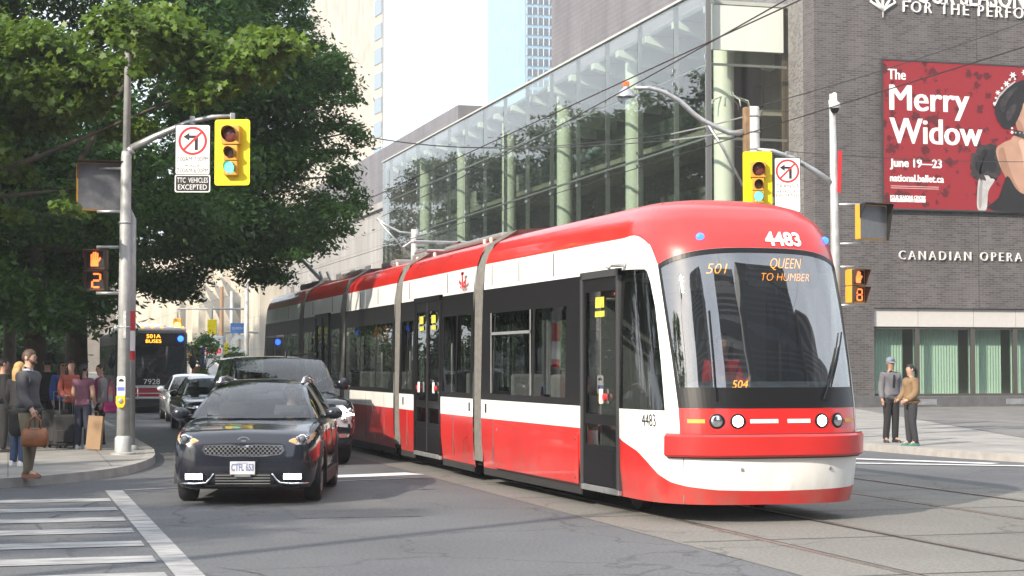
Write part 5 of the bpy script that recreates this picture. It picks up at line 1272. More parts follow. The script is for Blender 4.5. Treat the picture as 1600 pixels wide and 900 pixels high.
def mesh_grille(name):
    m = mat(name, (.10, .10, .105), .3, metal=.8); n = m.node_tree.nodes; L = m.node_tree.links; b = n['Principled BSDF']
    tc = n.new('ShaderNodeTexCoord'); vv = n.new('ShaderNodeTexVoronoi'); vv.inputs['Scale'].default_value = 26; vv.inputs['Randomness'].default_value = 0
    mp = n.new('ShaderNodeMapping'); mp.inputs['Rotation'].default_value = (0, R(45), 0); mp.inputs['Scale'].default_value = (1, .01, 1); L.new(tc.outputs['Object'], mp.inputs[0]); L.new(mp.outputs[0], vv.inputs['Vector'])
    cr = n.new('ShaderNodeValToRGB'); cr.color_ramp.elements[0].position = .38; cr.color_ramp.elements[0].color = (.008, .008, .009, 1); cr.color_ramp.elements[1].position = .45; cr.color_ramp.elements[1].color = (.20, .20, .21, 1)
    L.new(vv.outputs['Distance'], cr.inputs[0]); L.new(cr.outputs[0], b.inputs['Base Color']); return m
K.decal(dens(gr, 3), .016).build('grille', mesh_grille('grille_mesh'), kia)
for s in (1, -1):
    mm_ = (lambda p: p) if s > 0 else mirror
    hl = mm_([(.54, .80), (.66, .755), (.80, .765), (.872, .83), (.885, .90), (.86, .925), (.76, .895), (.64, .85)])
    o = K.decal(dens(hl, 3), .004).build('headlight', mat('headlamp_bowl', (.30, .30, .32), .25, spec=.8, coat=1), kia, angle=30)
    q = MB(); yy = K.fy(s*.73, .82, .012); q.lathe([(.062, .0), (.062, -.03), (.048, -.04)], (s*.73, yy, .825), 'y', 18); q.build('lamp_ring', M['chrome'], o, angle=40)
    q = MB(); q.ball((s*.73, yy-.018, .825), (.044, .03, .044), 14, 8); q.build('projector', mat('projector_glass', (.10, .11, .13), .05, coat=1), o, smooth=True)
    K.decal(dens(mm_([(.56, .80), (.65, .77), (.665, .81), (.63, .835)]), 2), .012).build('turn_lamp', mat('amber_lens', (.7, .28, .08), .3, coat=.6), o)
    q = K.decal(dens(mm_([(.80, .785), (.85, .815), (.872, .88), (.85, .905), (.82, .86)]), 2), .012); q.build('turn_lamp', mat('clear_amber', (.65, .38, .22), .3, coat=.6), o)
    fg = mm_([(.48, .40), (.70, .405), (.74, .36), (.72, .315), (.50, .315), (.46, .35)])
    fo = K.decal(dens(fg, 3), .004).build('fog_lamp', M['black'], kia)
    for i in range(2):
        for j in range(3):
            x0 = .505+.075*j; z0 = .328+.038*i; K.decal(dens(mm_([(x0, z0), (x0+.062, z0), (x0+.062, z0+.03), (x0, z0+.03)]), 2), .012).build('led_cell', lamp('fog_led', (1, .99, .95), 8), fo)
    ct = MB(); pts = [(s*.36, .40), (s*.41, .33), (s*.455, .285), (s*.60, .272), (s*.80, .275)]
    dn = []
    for (a, b) in zip(pts[:-1], pts[1:]): dn += [(a[0]+(b[0]-a[0])*t, a[1]+(b[1]-a[1])*t) for t in (0, .33, .66)]
    dn.append(pts[-1]); ct.tube([(x, K.fy(x, z, .008), z) for x, z in dn], .013, 6); ct.build('chrome_trim', M['chrome'], kia, smooth=True)
    K.decal(dens(mm_([(.80, .62), (.86, .60), (.88, .44), (.83, .42)]), 2), .004).build('air_slot', CLAD, kia)
K.decal(dens([(-.33, .41), (.33, .41), (.40, .29), (.36, .24), (-.36, .24), (-.40, .29)], 4), .006).build('lower_intake', M['signblack'], kia)
q = MB()
for z in (.275, .31, .345, .38): q.bx(-.34, .34, K.fy(0, z, .02), K.fy(0, z, .008), z-.006, z+.006)
q.build('intake_bars', M['grey'], kia)
K.decal(dens([(-.72, .225), (.72, .225), (.74, .265), (-.74, .265)], 8), .010).build('skid_strip', CLAD, kia)
q = MB(); y0 = K.fy(.15, .47, .05); q.bx(-.155, .155, y0, y0+.03, .39, .55); po = q.build('number_plate', mat('plate_white', (.66, .67, .69), .5), kia, bev=.005)
q = MB(); put_text(q, text('CTFL 653', .12, .28, bold=.004), (0, y0-.004, .475)); put_text(q, text('ONTARIO', .04, .14), (0, y0-.004, .53)); q.build('plate_lettering', mat('plate_ink', (.20, .24, .40), .5), po)
q = MB(); q.bx(-.10, .10, y0-.006, y0-.002, .362, .388); q.build('dealer_strip', M['grey'], po)
q = MB(); ring(q, .04, .052, K.fy(0, .83, .014)); q.v = [(x*1.5, y, z+.805) for x, y, z in q.v]; q.bx(-.03, .03, K.fy(0, .8, .012), K.fy(0, .8, .010), .795, .812); q.build('bonnet_badge', M['chrome'], kia)
for (a, b) in (((-.6, 1.03), (.05, 1.0)), ((0, 1.02), (.62, 1.05))):
    q = MB(); q.tube([(a[0], a[1]+.02, 1.09), (b[0], b[1]+.05, 1.085)], .010, 5); q.build('wiper', M['black'], kia)
q = MB(); q.bx(-.12, .12, 1.72, 1.76, 1.36, 1.42); q.build('inner_mirror', M['black'], kia, bev=.02)
# bonnet shut lines and bumper joints
q = MB()
for s in (-1, 1): q.tube([(s*.80, K.fy(.80, .90, .004), .90), (s*.79, .45, K.zt(.45)+.004-.045), (s*.80, .8, K.zt(.8)-.035), (s*.82, 1.12, K.zt(1.1)-.03)], .006, 4)
q.tube([(x, K.fy(abs(x), .885, .003), .885-.02*abs(x)) for x in lin(-.72, .72, 16)], .006, 4); q.build('bonnet_shut_line', M['signblack'], kia)
q = MB()
for s in (-1, 1):
    for y in (1.42, 2.32, 3.15): q.tube([(s*K.hw(y)*1.002, y, .40), (s*K.hw(y)*1.004, y, .65), (s*K.hw(y)*.985, y, .95)], .005, 4)
q.build('door_shut_line', M['signblack'], kia)
for s in (-1, 1):
    for y in (2.1, 3.0): q = MB(); q.tube([(s*.945, y, .88), (s*.962, y+.05, .885), (s*.962, y+.16, .885), (s*.945, y+.2, .88)], .012, 6); q.build('door_handle', M['chrome'], kia, smooth=True)
# ---------------------------------------------------------------- big black sport utility behind
vp = dict(len=5.6, Y=[0, .03, .10, .22, .40, .8, 1.3, 1.6, 2.6, 4.4, 5.2, 5.45, 5.6], HW=[.86, .92, .97, .995, 1.005, 1.01, 1.01, 1.01, 1.01, 1.01, .99, .97, .90],
          ZT=[.98, 1.08, 1.14, 1.17, 1.19, 1.22, 1.25, 1.27, 1.28, 1.30, 1.30, 1.28, 1.15], ZB=[.42, .36, .33, .32, .32, .32, .32, .32, .32, .34, .38, .42, .5], WH=(.98, 3.95), R=.40, well=.66, bow=.16,
          CAB=[(1.5, 1.26, .93, .90, 'ww'), (1.62, 1.37, .93, .87, 'ww'), (1.85, 1.58, .93, .84, 'ww'), (2.1, 1.76, .93, .82, 'ww'), (2.3, 1.84, .93, .81, 'sw'), (2.75, 1.885, .93, .81, 'sp'), (2.9, 1.89, .93, .81, 'sw'), (3.7, 1.895, .93, .81, 'sp'), (3.82, 1.895, .93, .81, 'sw'), (4.6, 1.885, .93, .805, 'sp'), (4.72, 1.88, .93, .80, 'sw'), (5.2, 1.86, .92, .70, 'rp'), (5.42, 1.6, .91, .76, 'rp'), (5.5, 1.3, .90, .80, 'rp')])
vx, vy = A(470, 30.9)
suv = thing('sport_utility', 'large black sport utility with bright headlamps squeezed between crossover and streetcar', 'car', (vx, vy, 0), R(.5))
V = Car(vp); V.body(suv, BLKP); V.cabin(suv, BLKP, G_CAR)
for x in (-.88, .88):
    for y in vp['WH']: wheel(suv, x, y, vp['R'], .27, RIM, 6)
mirror_arm(suv, BLKP, .99, 1.95, 1.40, .26, .22); cabin_inside(suv, 2.3, .92, .75)
K2 = V
o = V.decal(dens([(-.58, 1.03), (.58, 1.03), (.56, .70), (-.56, .70)], 4), .012).build('grille', M['signblack'], suv)
for z in (.76, .83, .90, .97):
    q = MB(); q.bx(-.56, .56, V.fy(.5, z, .04), V.fy(.5, z, .014), z-.013, z+.013); q.build('grille_bar', M['chrome'], o)
for s in (1, -1):
    mm_ = (lambda p: p) if s > 0 else mirror
    ho = V.decal(dens(mm_([(.62, 1.05), (.95, 1.06), (.97, .84), (.90, .66), (.64, .68)]), 3), .006).build('headlight', mat('headlamp_bowl', (.1, .1, .11), .25), suv)
    for (x, z, r, m) in ((.74, .97, .055, 'wlamp'), (.87, .96, .05, 'chrome'), (.75, .80, .05, 'chrome')):
        q = MB(); q.ball((s*x, V.fy(x, z, .02), z), (r, .03, r*.9), 12, 8); q.build('projector', M[m], ho, smooth=True)
    V.decal(dens(mm_([(.63, .90), (.95, .90), (.95, .87), (.63, .87)]), 3), .014).build('light_strip', M['wlamp'], ho)
    q = V.decal(dens(mm_([(.66, .56), (.86, .56), (.84, .49), (.68, .49)]), 3), .012); q.build('fog_lamp', M['chrome'], suv)
    q = MB(); q.tube([(s*.68, 2.4, 1.93), (s*.68, 2.5, 1.96), (s*.68, 4.9, 1.95), (s*.68, 5.0, 1.91)], .02, 6); q.build('roof_rail', M['black'], suv, smooth=True)
V.decal(dens([(-.55, .62), (.55, .62), (.50, .48), (-.50, .48)], 4), .008).build('lower_intake', M['signblack'], suv)
q = MB(); q.lathe([(.03, 0), (.02, .05), (.006, .12)], (.2, 2.9, 1.9), 'z', 8); q.build('roof_aerial', M['black'], suv, smooth=True)
# ---------------------------------------------------------------- two cars far behind
sp_ = dict(len=4.7, Y=[0, .04, .12, .25, .5, 1.0, 1.4, 2.4, 3.8, 4.4, 4.62, 4.7], HW=[.62, .76, .85, .89, .91, .92, .92, .92, .915, .88, .82, .7],
           ZT=[.60, .72, .78, .82, .86, .92, .96, .98, 1.0, 1.0, .95, .8], ZB=[.28, .24, .22, .21, .2, .2, .2, .2, .22, .26, .3, .36], WH=(.92, 3.65), R=.32, well=.6, bow=.2,
           CAB=[(1.25, .96, .83, .80, 'ww'), (1.4, 1.06, .83, .75, 'ww'), (1.7, 1.23, .83, .66, 'ww'), (2.0, 1.37, .83, .58, 'sw'), (2.4, 1.43, .83, .56, 'sp'), (2.5, 1.44, .83, .56, 'sw'), (3.1, 1.42, .82, .56, 'rp'), (3.6, 1.25, .80, .60, 'rp'), (4.0, 1.02, .78, .66, 'rp')])
def far_car(label, px, d, rz, paint, name, extra=None):
    x, y = A(px, d); t = thing(name, label, 'car', (x, y, 0), rz, 'cars queued behind the bus'); c = Car(sp_)
    c.body(t, paint); c.cabin(t, paint, G_CAR)
    for xx in (-.79, .79):
        for yy in sp_['WH']: wheel(t, xx, yy, sp_['R'], .2, RIM, 5)
    mirror_arm(t, paint, .88, 1.6, 1.0)
    for s in (1, -1):
        mm_ = (lambda p: p) if s > 0 else mirror
        c.decal(dens(mm_([(.52, .70), (.78, .74), (.82, .66), (.55, .62)]), 3), .01).build('headlight', M['chrome'], t)
    c.decal(dens([(-.42, .66), (.42, .66), (.40, .52), (-.40, .52)], 3), .012).build('grille', M['signblack'], t)
    q = MB(); q.bx(-.2, .2, c.fy(.2, .42, .04), c.fy(.2, .42, .01), .36, .47); q.build('number_plate', M['signwhite'], t)
    cabin_inside(t, 2.05, .83, .42)
    return t
c1 = far_car('silver white saloon with reflecting windscreen just right of the bus', 309, 55, R(-1), mat('silver_paint', (.52, .55, .58), .25, metal=.3, coat=1), 'saloon_car')
c2 = far_car('small black saloon half hidden between silver car and black sport utility', 343, 46, R(0), BLKP, 'saloon_car')
# ---------------------------------------------------------------- city bus
DB = 65; bx0, by0 = A(238, DB)
bus = thing('city_bus', 'dark city bus with white roof edge and blue marker lamps waiting in the tree shade', 'bus', (bx0, by0, 0))
WB = 1.28; Hb = 3.1; LB = 12.2
BUSB = mat('bus_black', (.02, .02, .022), .3, coat=.3); BUSW = mat('bus_white', (.62, .62, .62), .35, coat=.3, var=.06); BUSR = mat('bus_red', (.38, .02, .03), .35, coat=.3)
def hexb(name, m, x0, x1, y0, y1, z0, z1, bev=.03, par=None):
    q = MB(); q.bx(x0, x1, y0, y1, z0, z1); return q.build(name, m, par or bus, bev=bev)
hexb('body', BUSB, -WB, WB, .10, LB, .32, 2.98, .12)
hexb('roof', BUSW, -WB+.04, WB-.04, .12, LB-.05, 2.94, 3.12, .08)
hexb('roof_housing', BUSW, -.95, .95, 5.5, 10.5, 3.1, 3.35, .08)
q = MB(); q.grid([[(x, .10-.10*(1-(x/1.2)**2)*(1 if z < 2.4 else .7), z) for x in lin(-1.18, 1.18, 8)] for z in (1.28, 1.6, 2.0, 2.42)]); q.build('windscreen', mat('bus_glass', (.015, .018, .02), .05, coat=1), bus, angle=40)
q = MB(); q.grid([[(x, .09-.07*(1-(x/1.2)**2), z) for x in lin(-1.15, 1.15, 8)] for z in (2.5, 2.9)]); so_ = q.build('sign_band', M['signblack'], bus)
q = MB(); put_text(q, text('501A', .2, .5), (.05, .0, 2.78)); put_text(q, text('BUSES', .17, .55), (.05, .0, 2.60)); q.build('led_lettering', M['led'], so_)
for x in (-1.02, 1.02):
    q = MB(); q.ball((x, .04, 2.70), (.11, .06, .11), 12, 8); q.build('marker_lamp', M['blue'], bus, smooth=True)
for x in (-.35, 0, .35, 1.1):
    q = MB(); q.ball((x, .12, 3.12), (.05, .05, .03), 8, 6); q.build('roof_lamp', lamp('amber_marker', (1, .3, .03), 3), bus, smooth=True)
q = MB(); q.grid([[(x, .09-.07*(1-(x/1.25)**2), z) for x in lin(-1.25, 1.25, 8)] for z in (.92, 1.0)]); q.build('white_band', BUSW, bus)
q = MB(); q.grid([[(x, .085-.07*(1-(x/1.25)**2), z) for x in lin(-1.25, 1.25, 8)] for z in (.60, .92)]); q.build('red_band', BUSR, bus)
q = MB(); q.grid([[(x, .07-.07*(1-(x/1.25)**2), z) for x in lin(-1.25, 1.25, 8)] for z in (.52, .60)]); q.build('white_band', BUSW, bus)
q = MB(); q.grid([[(x, .08-.07*(1-(x/1.25)**2), z) for x in lin(-1.25, 1.25, 8)] for z in (.25, .52)]); q.build('bumper', M['rubber'], bus)
q = MB(); put_text(q, text('7928', .27, .58), (.0, .0, 1.13)); q.build('fleet_number', M['signwhite'], bus)
q = MB(); q.bx(1.0, 1.16, .02, .04, 1.05, 1.25); q.build('access_emblem', mat('emblem_blue', (.05, .15, .55), .4), bus)
for x in (-.98, .98):
    q = MB(); q.ball((x, .02, .78), (.13, .05, .09), 12, 8); q.build('headlight', lamp('bus_headlamp', (1, .95, .85), 7), bus, smooth=True)
    q = MB(); q.box((x+.19*math.copysign(1, x), .05, .78), (.1, .04, .2)); q.build('turn_lamp', mat('turn_orange', (.6, .12, .03), .4), bus, bev=.02)
    q = MB(); s = math.copysign(1, x); q.tube([(s*1.22, .15, 2.5), (s*1.45, -.1, 2.3), (s*1.45, -.12, 2.0)], .025, 6); q.ball((s*1.45, -.12, 1.85), (.13, .08, .26), 10, 8); q.build('wing_mirror', M['black'], bus, smooth=True)
rk = MB()
for x in (-.5, .5): rk.tube([(x, -.02, .5), (x, -.16, .55), (x, -.16, 1.0)], .02, 6)
for z in (.55, .72, .98): rk.tube([(-.75, -.16, z), (.75, -.16, z)], .018, 6)
rk.tube([(-.75, -.16, .55), (-.75, -.16, .98)], .018, 6); rk.tube([(.75, -.16, .55), (.75, -.16, .98)], .018, 6)
rk.build('bicycle_rack', M['steel'], bus)
for (a, b) in (((-.9, 1.35), (-.35, 1.75)), ((.2, 1.35), (.85, 1.7))):
    q = MB(); q.tube([(a[0], -.02, a[1]), (b[0], -.02, b[1])], .015, 5); q.build('wiper', M['black'], bus)
for s in (-1, 1):
    for yy in (2.3, 9.0): wheel(bus, s*1.10, yy, .48, .3, M['steel'], 8)
    for k in range(5):
        q = MB(); q.bx(s*WB-.01 if s > 0 else -WB-.012, s*WB+.012 if s > 0 else -WB+.01, 1.4+k*2.1, 3.3+k*2.1, 1.35, 2.5); q.build('side_window', mat('bus_glass', (.015, .018, .02), .05), bus)
    q = MB(); q.bx(s*WB-.008, s*WB+.008, .4, LB-.3, .60, .92); q.build('side_stripe', BUSR, bus)
# ================================================================== trees
def leafmat(name, c0, c1, trans=.35):
    m = bpy.data.materials.new(name); m.use_nodes = True; n = m.node_tree.nodes; L = m.node_tree.links; n.remove(n['Principled BSDF']); out = n['Material Output']
    g = n.new('ShaderNodeNewGeometry'); cr = n.new('ShaderNodeValToRGB'); cr.color_ramp.elements[0].color = (*c0, 1); cr.color_ramp.elements[1].color = (*c1, 1)
    L.new(g.outputs['Random Per Island'], cr.inputs[0])
    d = n.new('ShaderNodeBsdfDiffuse'); t = n.new('ShaderNodeBsdfTranslucent'); gl = n.new('ShaderNodeBsdfGlossy'); gl.inputs['Roughness'].default_value = .45; gl.inputs[0].default_value = (.5, .5, .5, 1)
    mx = n.new('ShaderNodeMixShader'); mx.inputs[0].default_value = trans; m2 = n.new('ShaderNodeMixShader'); m2.inputs[0].default_value = .05
    hs = n.new('ShaderNodeHueSaturation'); hs.inputs['Value'].default_value = 1.5; hs.inputs['Hue'].default_value = .485
    L.new(cr.outputs[0], d.inputs[0]); L.new(cr.outputs[0], hs.inputs['Color']); L.new(hs.outputs[0], t.inputs[0])
    L.new(d.outputs[0], mx.inputs[1]); L.new(t.outputs[0], mx.inputs[2]); L.new(mx.outputs[0], m2.inputs[1]); L.new(gl.outputs[0], m2.inputs[2]); L.new(m2.outputs[0], out.inputs[0])
    return m
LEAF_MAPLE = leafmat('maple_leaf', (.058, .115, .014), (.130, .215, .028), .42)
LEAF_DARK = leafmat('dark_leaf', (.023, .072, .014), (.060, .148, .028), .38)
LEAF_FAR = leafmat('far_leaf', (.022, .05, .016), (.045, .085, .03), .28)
BARK = mat('bark', (.065, .05, .038), .9, var=.3, vscale=5, bump=.7, bscale=12)
def leaf_mesh(name, clumps, per, size, seed, shape='maple', droop=.25):
    r = np.random.default_rng(seed); cs = np.array([c[0] for c in clumps], float); rs = np.array([c[1] for c in clumps], float); k = len(clumps)
    vol = rs[:, 0]*rs[:, 1]*rs[:, 2]**.5; cnt = np.maximum(20, (per*k*vol/vol.sum())).astype(int)
    idx = np.repeat(np.arange(k), cnt); N = len(idx)
    u = r.normal(size=(N, 3)); u /= np.linalg.norm(u, axis=1)[:, None]; rad = r.random(N)**.45
    p = cs[idx]+u*rs[idx]*rad[:, None]*(1+.25*r.normal(size=(N, 1)))
    p[:, 2] -= droop*((u[:, 0]**2+u[:, 1]**2)*rad**2)*rs[idx][:, 0]*.5
    nrm = r.normal(size=(N, 3))*.75+np.array([0, 0, 1.0]); nrm += u*.6; nrm /= np.linalg.norm(nrm, axis=1)[:, None]
    a = np.cross(nrm, r.normal(size=(N, 3))); a /= np.linalg.norm(a, axis=1)[:, None]; b = np.cross(nrm, a)
    s = size*(.6+.8*r.random(N))
    if shape == 'maple':
        pts = [(0, -.5), (.18, -.22), (.52, -.18), (.30, .10), (.42, .38), (.10, .30), (0, .62), (-.10, .30), (-.42, .38), (-.30, .10), (-.52, -.18), (-.18, -.22)]
    else: pts = [(0, -.55), (.26, -.05), (.0, .6), (-.26, -.05)]
    m = len(pts); V_ = np.zeros((N, m, 3))
    for i, (x, y) in enumerate(pts):
        fold = -abs(x)*.35
        V_[:, i, :] = p+a*(s*x)[:, None]+b*(s*y)[:, None]+nrm*(s*fold)[:, None]
    me = bpy.data.meshes.new(name); me.vertices.add(N*m); me.vertices.foreach_set('co', V_.ravel()); me.loops.add(N*m); me.loops.foreach_set('vertex_index', np.arange(N*m, dtype=np.int32))
    me.polygons.add(N); me.polygons.foreach_set('loop_start', np.arange(0, N*m, m, dtype=np.int32)); me.polygons.foreach_set('loop_total', np.full(N, m, dtype=np.int32)); me.update(calc_edges=True)
    return me
def limbs(mb, base, tips, r0, rr):
    for t in tips:
        b = Vector(base); t = Vector(t); mid = b.lerp(t, .5)+Vector((rr.uniform(-.4, .4), rr.uniform(-.4, .4), rr.uniform(.1, .7)))
        mb.tube([b, b.lerp(mid, .5)+Vector((0, 0, .15)), mid, mid.lerp(t, .6), t], [r0, r0*.75, r0*.5, r0*.3, r0*.1], 7)
def tree(label, base, height, clumps, leafm, per, size, seed, trunk_r=.22, group='street trees', shape='simple', name='street_tree', droop=.25, lean=(0, 0), fork=.32, nl=16):
    rr = random.Random(seed); t = thing(name, label, 'tree', base, 0, group)
    cl = [((c[0][0]-base[0], c[0][1]-base[1], c[0][2]-base[2]), c[1]) for c in clumps]
    me = leaf_mesh('crown', cl, per, size, seed, shape, droop); me.materials.append(leafm); o = bpy.data.objects.new('crown', me); C.objects.link(o); o.parent = t
    q = MB(); fz = height*fork; fx, fy = lean
    q.tube([(0, 0, -.1), (fx*.2, fy*.2, fz*.4), (fx, fy, fz)], [trunk_r*1.25, trunk_r, trunk_r*.8], 12)
    tips = [c[0] for c in rr.sample(cl, min(len(cl), nl))]; limbs(q, (fx, fy, fz*.97), tips, trunk_r*.45, rr)
    q.build('trunk', BARK, t, smooth=True); return t
def crown_clumps(c, rad, n, seed, cr=(.9, 1.7), flat_=.5, shell=.45, zcut=None):
    rr = random.Random(seed); out = []
    while len(out) < n:
        u = Vector((rr.gauss(0, 1), rr.gauss(0, 1), rr.gauss(0, 1))).normalized(); k = shell+(1-shell)*rr.random()**.5
        p = (c[0]+u.x*rad[0]*k, c[1]+u.y*rad[1]*k, c[2]+u.z*rad[2]*k)
        if zcut and p[2] < zcut: continue
        s = rr.uniform(*cr); out.append((p, (s, s, s*flat_*rr.uniform(.7, 1.2))))
    return out
def pc(px, py, d, r, f=.5): x, y = A(px, d); return ((x, y, Z(py, d)), (r, r, r*f))
# maple over the left pole: bulk behind the pole, leafy sprays in front
rr = random.Random(3)
b1 = (*A(55, 39), .13)
cl = []
for i in range(70): cl.append(pc(rr.uniform(-260, 360), rr.uniform(-260, 340), rr.uniform(36.8, 43), rr.uniform(.9, 1.5)))
for i in range(34): cl.append(pc(rr.uniform(-200, 170), rr.uniform(300, 500), rr.uniform(36, 44), rr.uniform(.8, 1.3)))
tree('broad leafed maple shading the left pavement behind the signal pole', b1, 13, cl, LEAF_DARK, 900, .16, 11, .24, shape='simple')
b2 = (*A(-260, 33), .13)
cl = [pc(p, q_, 31.6, s_, .45) for p, q_, s_ in ((178, 8, .42), (205, 30, .38), (190, 62, .36), (182, 92, .28), (204, 108, .22), (95, 318, .3), (118, 330, .22))]
for (px, py, r) in ((60, 55, .75), (130, 100, .7), (60, 120, .8), (170, 40, .6), (110, 160, .6), (30, 190, .55), (215, 95, .5), (20, 265, .5), (70, 180, .5), (240, 30, .7), (265, 75, .55), (330, 105, .55), (300, 60, .6), (380, 100, .6), (420, 92, .45), (345, 140, .5), (305, 150, .35), (325, 125, .5), (10, 330, .4), (110, 320, .28), (125, 300, .25), (180, 210, .3), (210, 200, .32), (-40, 120, .8), (-60, 240, .8), (-30, 40, .9), (440, 60, .5), (395, 55, .6)):
    for k in range(3): cl.append(pc(px+rr.uniform(-22, 22), py+rr.uniform(-9, 9), rr.uniform(32.7, 34.8), r*rr.uniform(.6, 1.1)*1.1, .45))
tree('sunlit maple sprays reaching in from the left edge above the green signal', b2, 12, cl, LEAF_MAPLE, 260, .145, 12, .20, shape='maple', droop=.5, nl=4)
# darker tree reaching over the street
b3 = (*A(120, 47), .13); cl = []
ey = [-200, 0, 40, 75, 110, 165, 195, 216, 235, 270, 305, 345, 380, 400, 420]; ex = [465, 488, 512, 545, 556, 572, 566, 596, 566, 556, 590, 572, 545, 470, 430]
for i in range(60):
    py = rr.uniform(-40, 405); e = float(np.interp(py, ey, ex)); r_ = rr.uniform(.32, .62); cl.append(pc(e-r_*50-rr.expovariate(1/16), py, rr.uniform(43, 50), r_, .42))
for i in range(150):
    py = rr.uniform(-190, 385); e = float(np.interp(py, ey, ex)); r_ = rr.uniform(.7, 1.35); cl.append(pc(rr.uniform(290, e-r_*62-16), py, rr.uniform(43, 52), r_))
for (px, py) in ((250, 440), (215, 430), (285, 445), (300, 425), (330, 400), (370, 395), (405, 425), (260, 400), (230, 390), (350, 380), (275, 455), (425, 430)):
    for k in range(2): cl.append(pc(px+rr.uniform(-14, 14), py+rr.uniform(-12, 8), rr.uniform(43, 48), rr.uniform(.5, .8)))
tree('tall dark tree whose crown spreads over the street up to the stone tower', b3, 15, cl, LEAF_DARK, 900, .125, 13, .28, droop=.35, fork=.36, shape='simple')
# more trees along the left pavement
spots = [((-3.5, 44), 13, 'dense shade tree behind the waiting people left of the bus'), ((-7, 34), 12, 'dark tree at the far left edge behind the suited man'), ((-6.5, 56), 14, 'dark tree deep in the shade behind the bus stop crowd'), ((0, 62), 13, 'tree with low crown just left of the city bus'), ((-2, 78), 14, 'tree behind the city bus, its crown merged with the shade'), ((1.0, 98), 15, 'farther tree past the bus, mirrored in the glass lobby')]
for i, ((x, y), h, lab) in enumerate(spots):
    cl = crown_clumps((x, y, h*.62), (4.6, 4.8, h*.42), 80, 40+i, (1.0, 1.7), zcut=2.6 if i < 2 else 1.3)
    tree(lab, (x, y, .13), h, cl, LEAF_DARK if i < 4 else LEAF_FAR, 330, .24, 60+i, .22)
labs = ['first tall park tree behind the bus crowns', 'tall park tree far along the left side, mirrored in the lobby glass', 'second tall park tree behind the lobby reflections', 'big round park tree beyond the bus route', 'park tree with wide crown far up the street', 'tall park tree opposite the cream building', 'pale distant park tree far up the left side', 'distant dark park tree beyond the bend', 'last distant park tree before the far cream building']
for i, (x, y, h) in enumerate([(-3, 112, 22), (-5, 126, 24), (-3, 139, 27), (-5, 152, 28), (-3, 166, 28), (-5, 182, 29), (-4, 200, 29), (-5, 222, 30), (-4, 250, 31)]):
    cl = crown_clumps((x, y, h*.53), (6, 9.5, h*.49), 105, 80+i, (1.8, 3.0), zcut=1.5)
    tree(labs[i], (x, y, .13), h, cl, LEAF_FAR, 190, .55, 90+i, .35, group='park trees far along the street')
for i, (x, y, h) in enumerate([(-9.2, 22.0, 7.6), (-17, 30, 12), (-14, 44, 13)]):
    cl = crown_clumps((x, y, h*.6), (3.2 if h < 9 else 4.4, 3.2 if h < 9 else 4.4, h*.38), 60, 100+i, (1.0, 1.7), zcut=2.6)
    tree(['low tree outside the left frame shading the corner pavement', 'tree beyond the left frame behind the suited man', 'park tree beyond the left frame behind the crowd'][i], (x, y, .13), h, cl, LEAF_DARK, 260, .26, 110+i, .22)
# low shrubs filling the shade behind the crowd
for i, (x, y, h, w) in enumerate([(-3.2, 54, 3.4, 2.0), (-.2, 70, 3.6, 2.2), (-4.5, 68, 4.0, 2.6), (.4, 86, 4.0, 2.2), (-3, 92, 4.6, 3.0), (-6.5, 50, 4.0, 2.2), (.9, 112, 5, 2.6)]):
    cl = [((x+rr.uniform(-w, w)*.8, y+rr.uniform(-w, w)*.8, rr.uniform(.3, h*.85)), (w*.5, w*.5, .6)) for k in range(26)]
    tree(['round dark shrub in shade behind the dark jacket', 'shaded shrub left of the bus flank', 'broad shrub deep in the shade', 'tall shrub past the bus rear', 'wide dark shrub at the end of the pavement', 'dark shrub by the railing', 'last shrub where the pavement fades in shade'][i], (x, y, .13), h, cl, LEAF_FAR, 300, .24, 180+i, .06, group='shrubs in the shade', name='shrub')
# small street plantings at the far corner
for (px, d, h, lab) in ((318, 80, 3.3, 'small young tree just right of the bus roof'), (372, 78, 2.6, 'small leafy sapling by the blue street name plate')):
    x, y = A(px, d); cl = crown_clumps((x, y, h*.68), (.7, .7, h*.3), 16, 130+px, (.25, .45), .7)
    tree(lab, (x, y, .13), h, cl, LEAF_DARK, 110, .14, 140+px, .05, group='young trees at the far corner')
# hedge line and park railing in the dark behind the pavement
hd = thing('park_hedge', 'dense dark hedge along the back of the left pavement behind the people', 'hedge', (-9, 30, .13))
hb = []
for y in np.arange(0, 60, .9): hb.append(((rr.uniform(-.4, .4), y, rr.uniform(.5, 2.4)), (.8, .8, .6)))
for y in np.arange(0, 60, .9): hb.append(((rr.uniform(-.4, .4), y, rr.uniform(.3, 1.2)), (.8, .8, .6)))
me = leaf_mesh('foliage', hb, 230, .17, 5, 'simple', 0); me.materials.append(LEAF_DARK); o = bpy.data.objects.new('foliage', me); C.objects.link(o); o.parent = hd
q = MB()
for y in np.arange(0, 60, 1.5): q.tube([(0, y, 0), (rr.uniform(-.2, .2), y, 1.8)], .03, 5)
q.build('stems', BARK, hd)
fe = thing('iron_railing', 'black iron railing along the park edge behind the crowd', 'railing', (-7.6, 27, .13))
q = MB()
for y in np.arange(0, 60, .16): q.tube([(0, y, 0), (0, y, 1.9), (0, y, 2.0)], [.012, .012, .001], 4)
q.build('bars', M['signblack'], fe)
q = MB(); q.bx(-.02, .02, 0, 60, .2, .25); q.bx(-.02, .02, 0, 60, 1.7, 1.75); q.build('rails', M['signblack'], fe)
q = MB()
for y in np.arange(0, 61, 3): q.bx(-.06, .06, y-.06, y+.06, 0, 2.15)
q.build('posts', M['signblack'], fe)

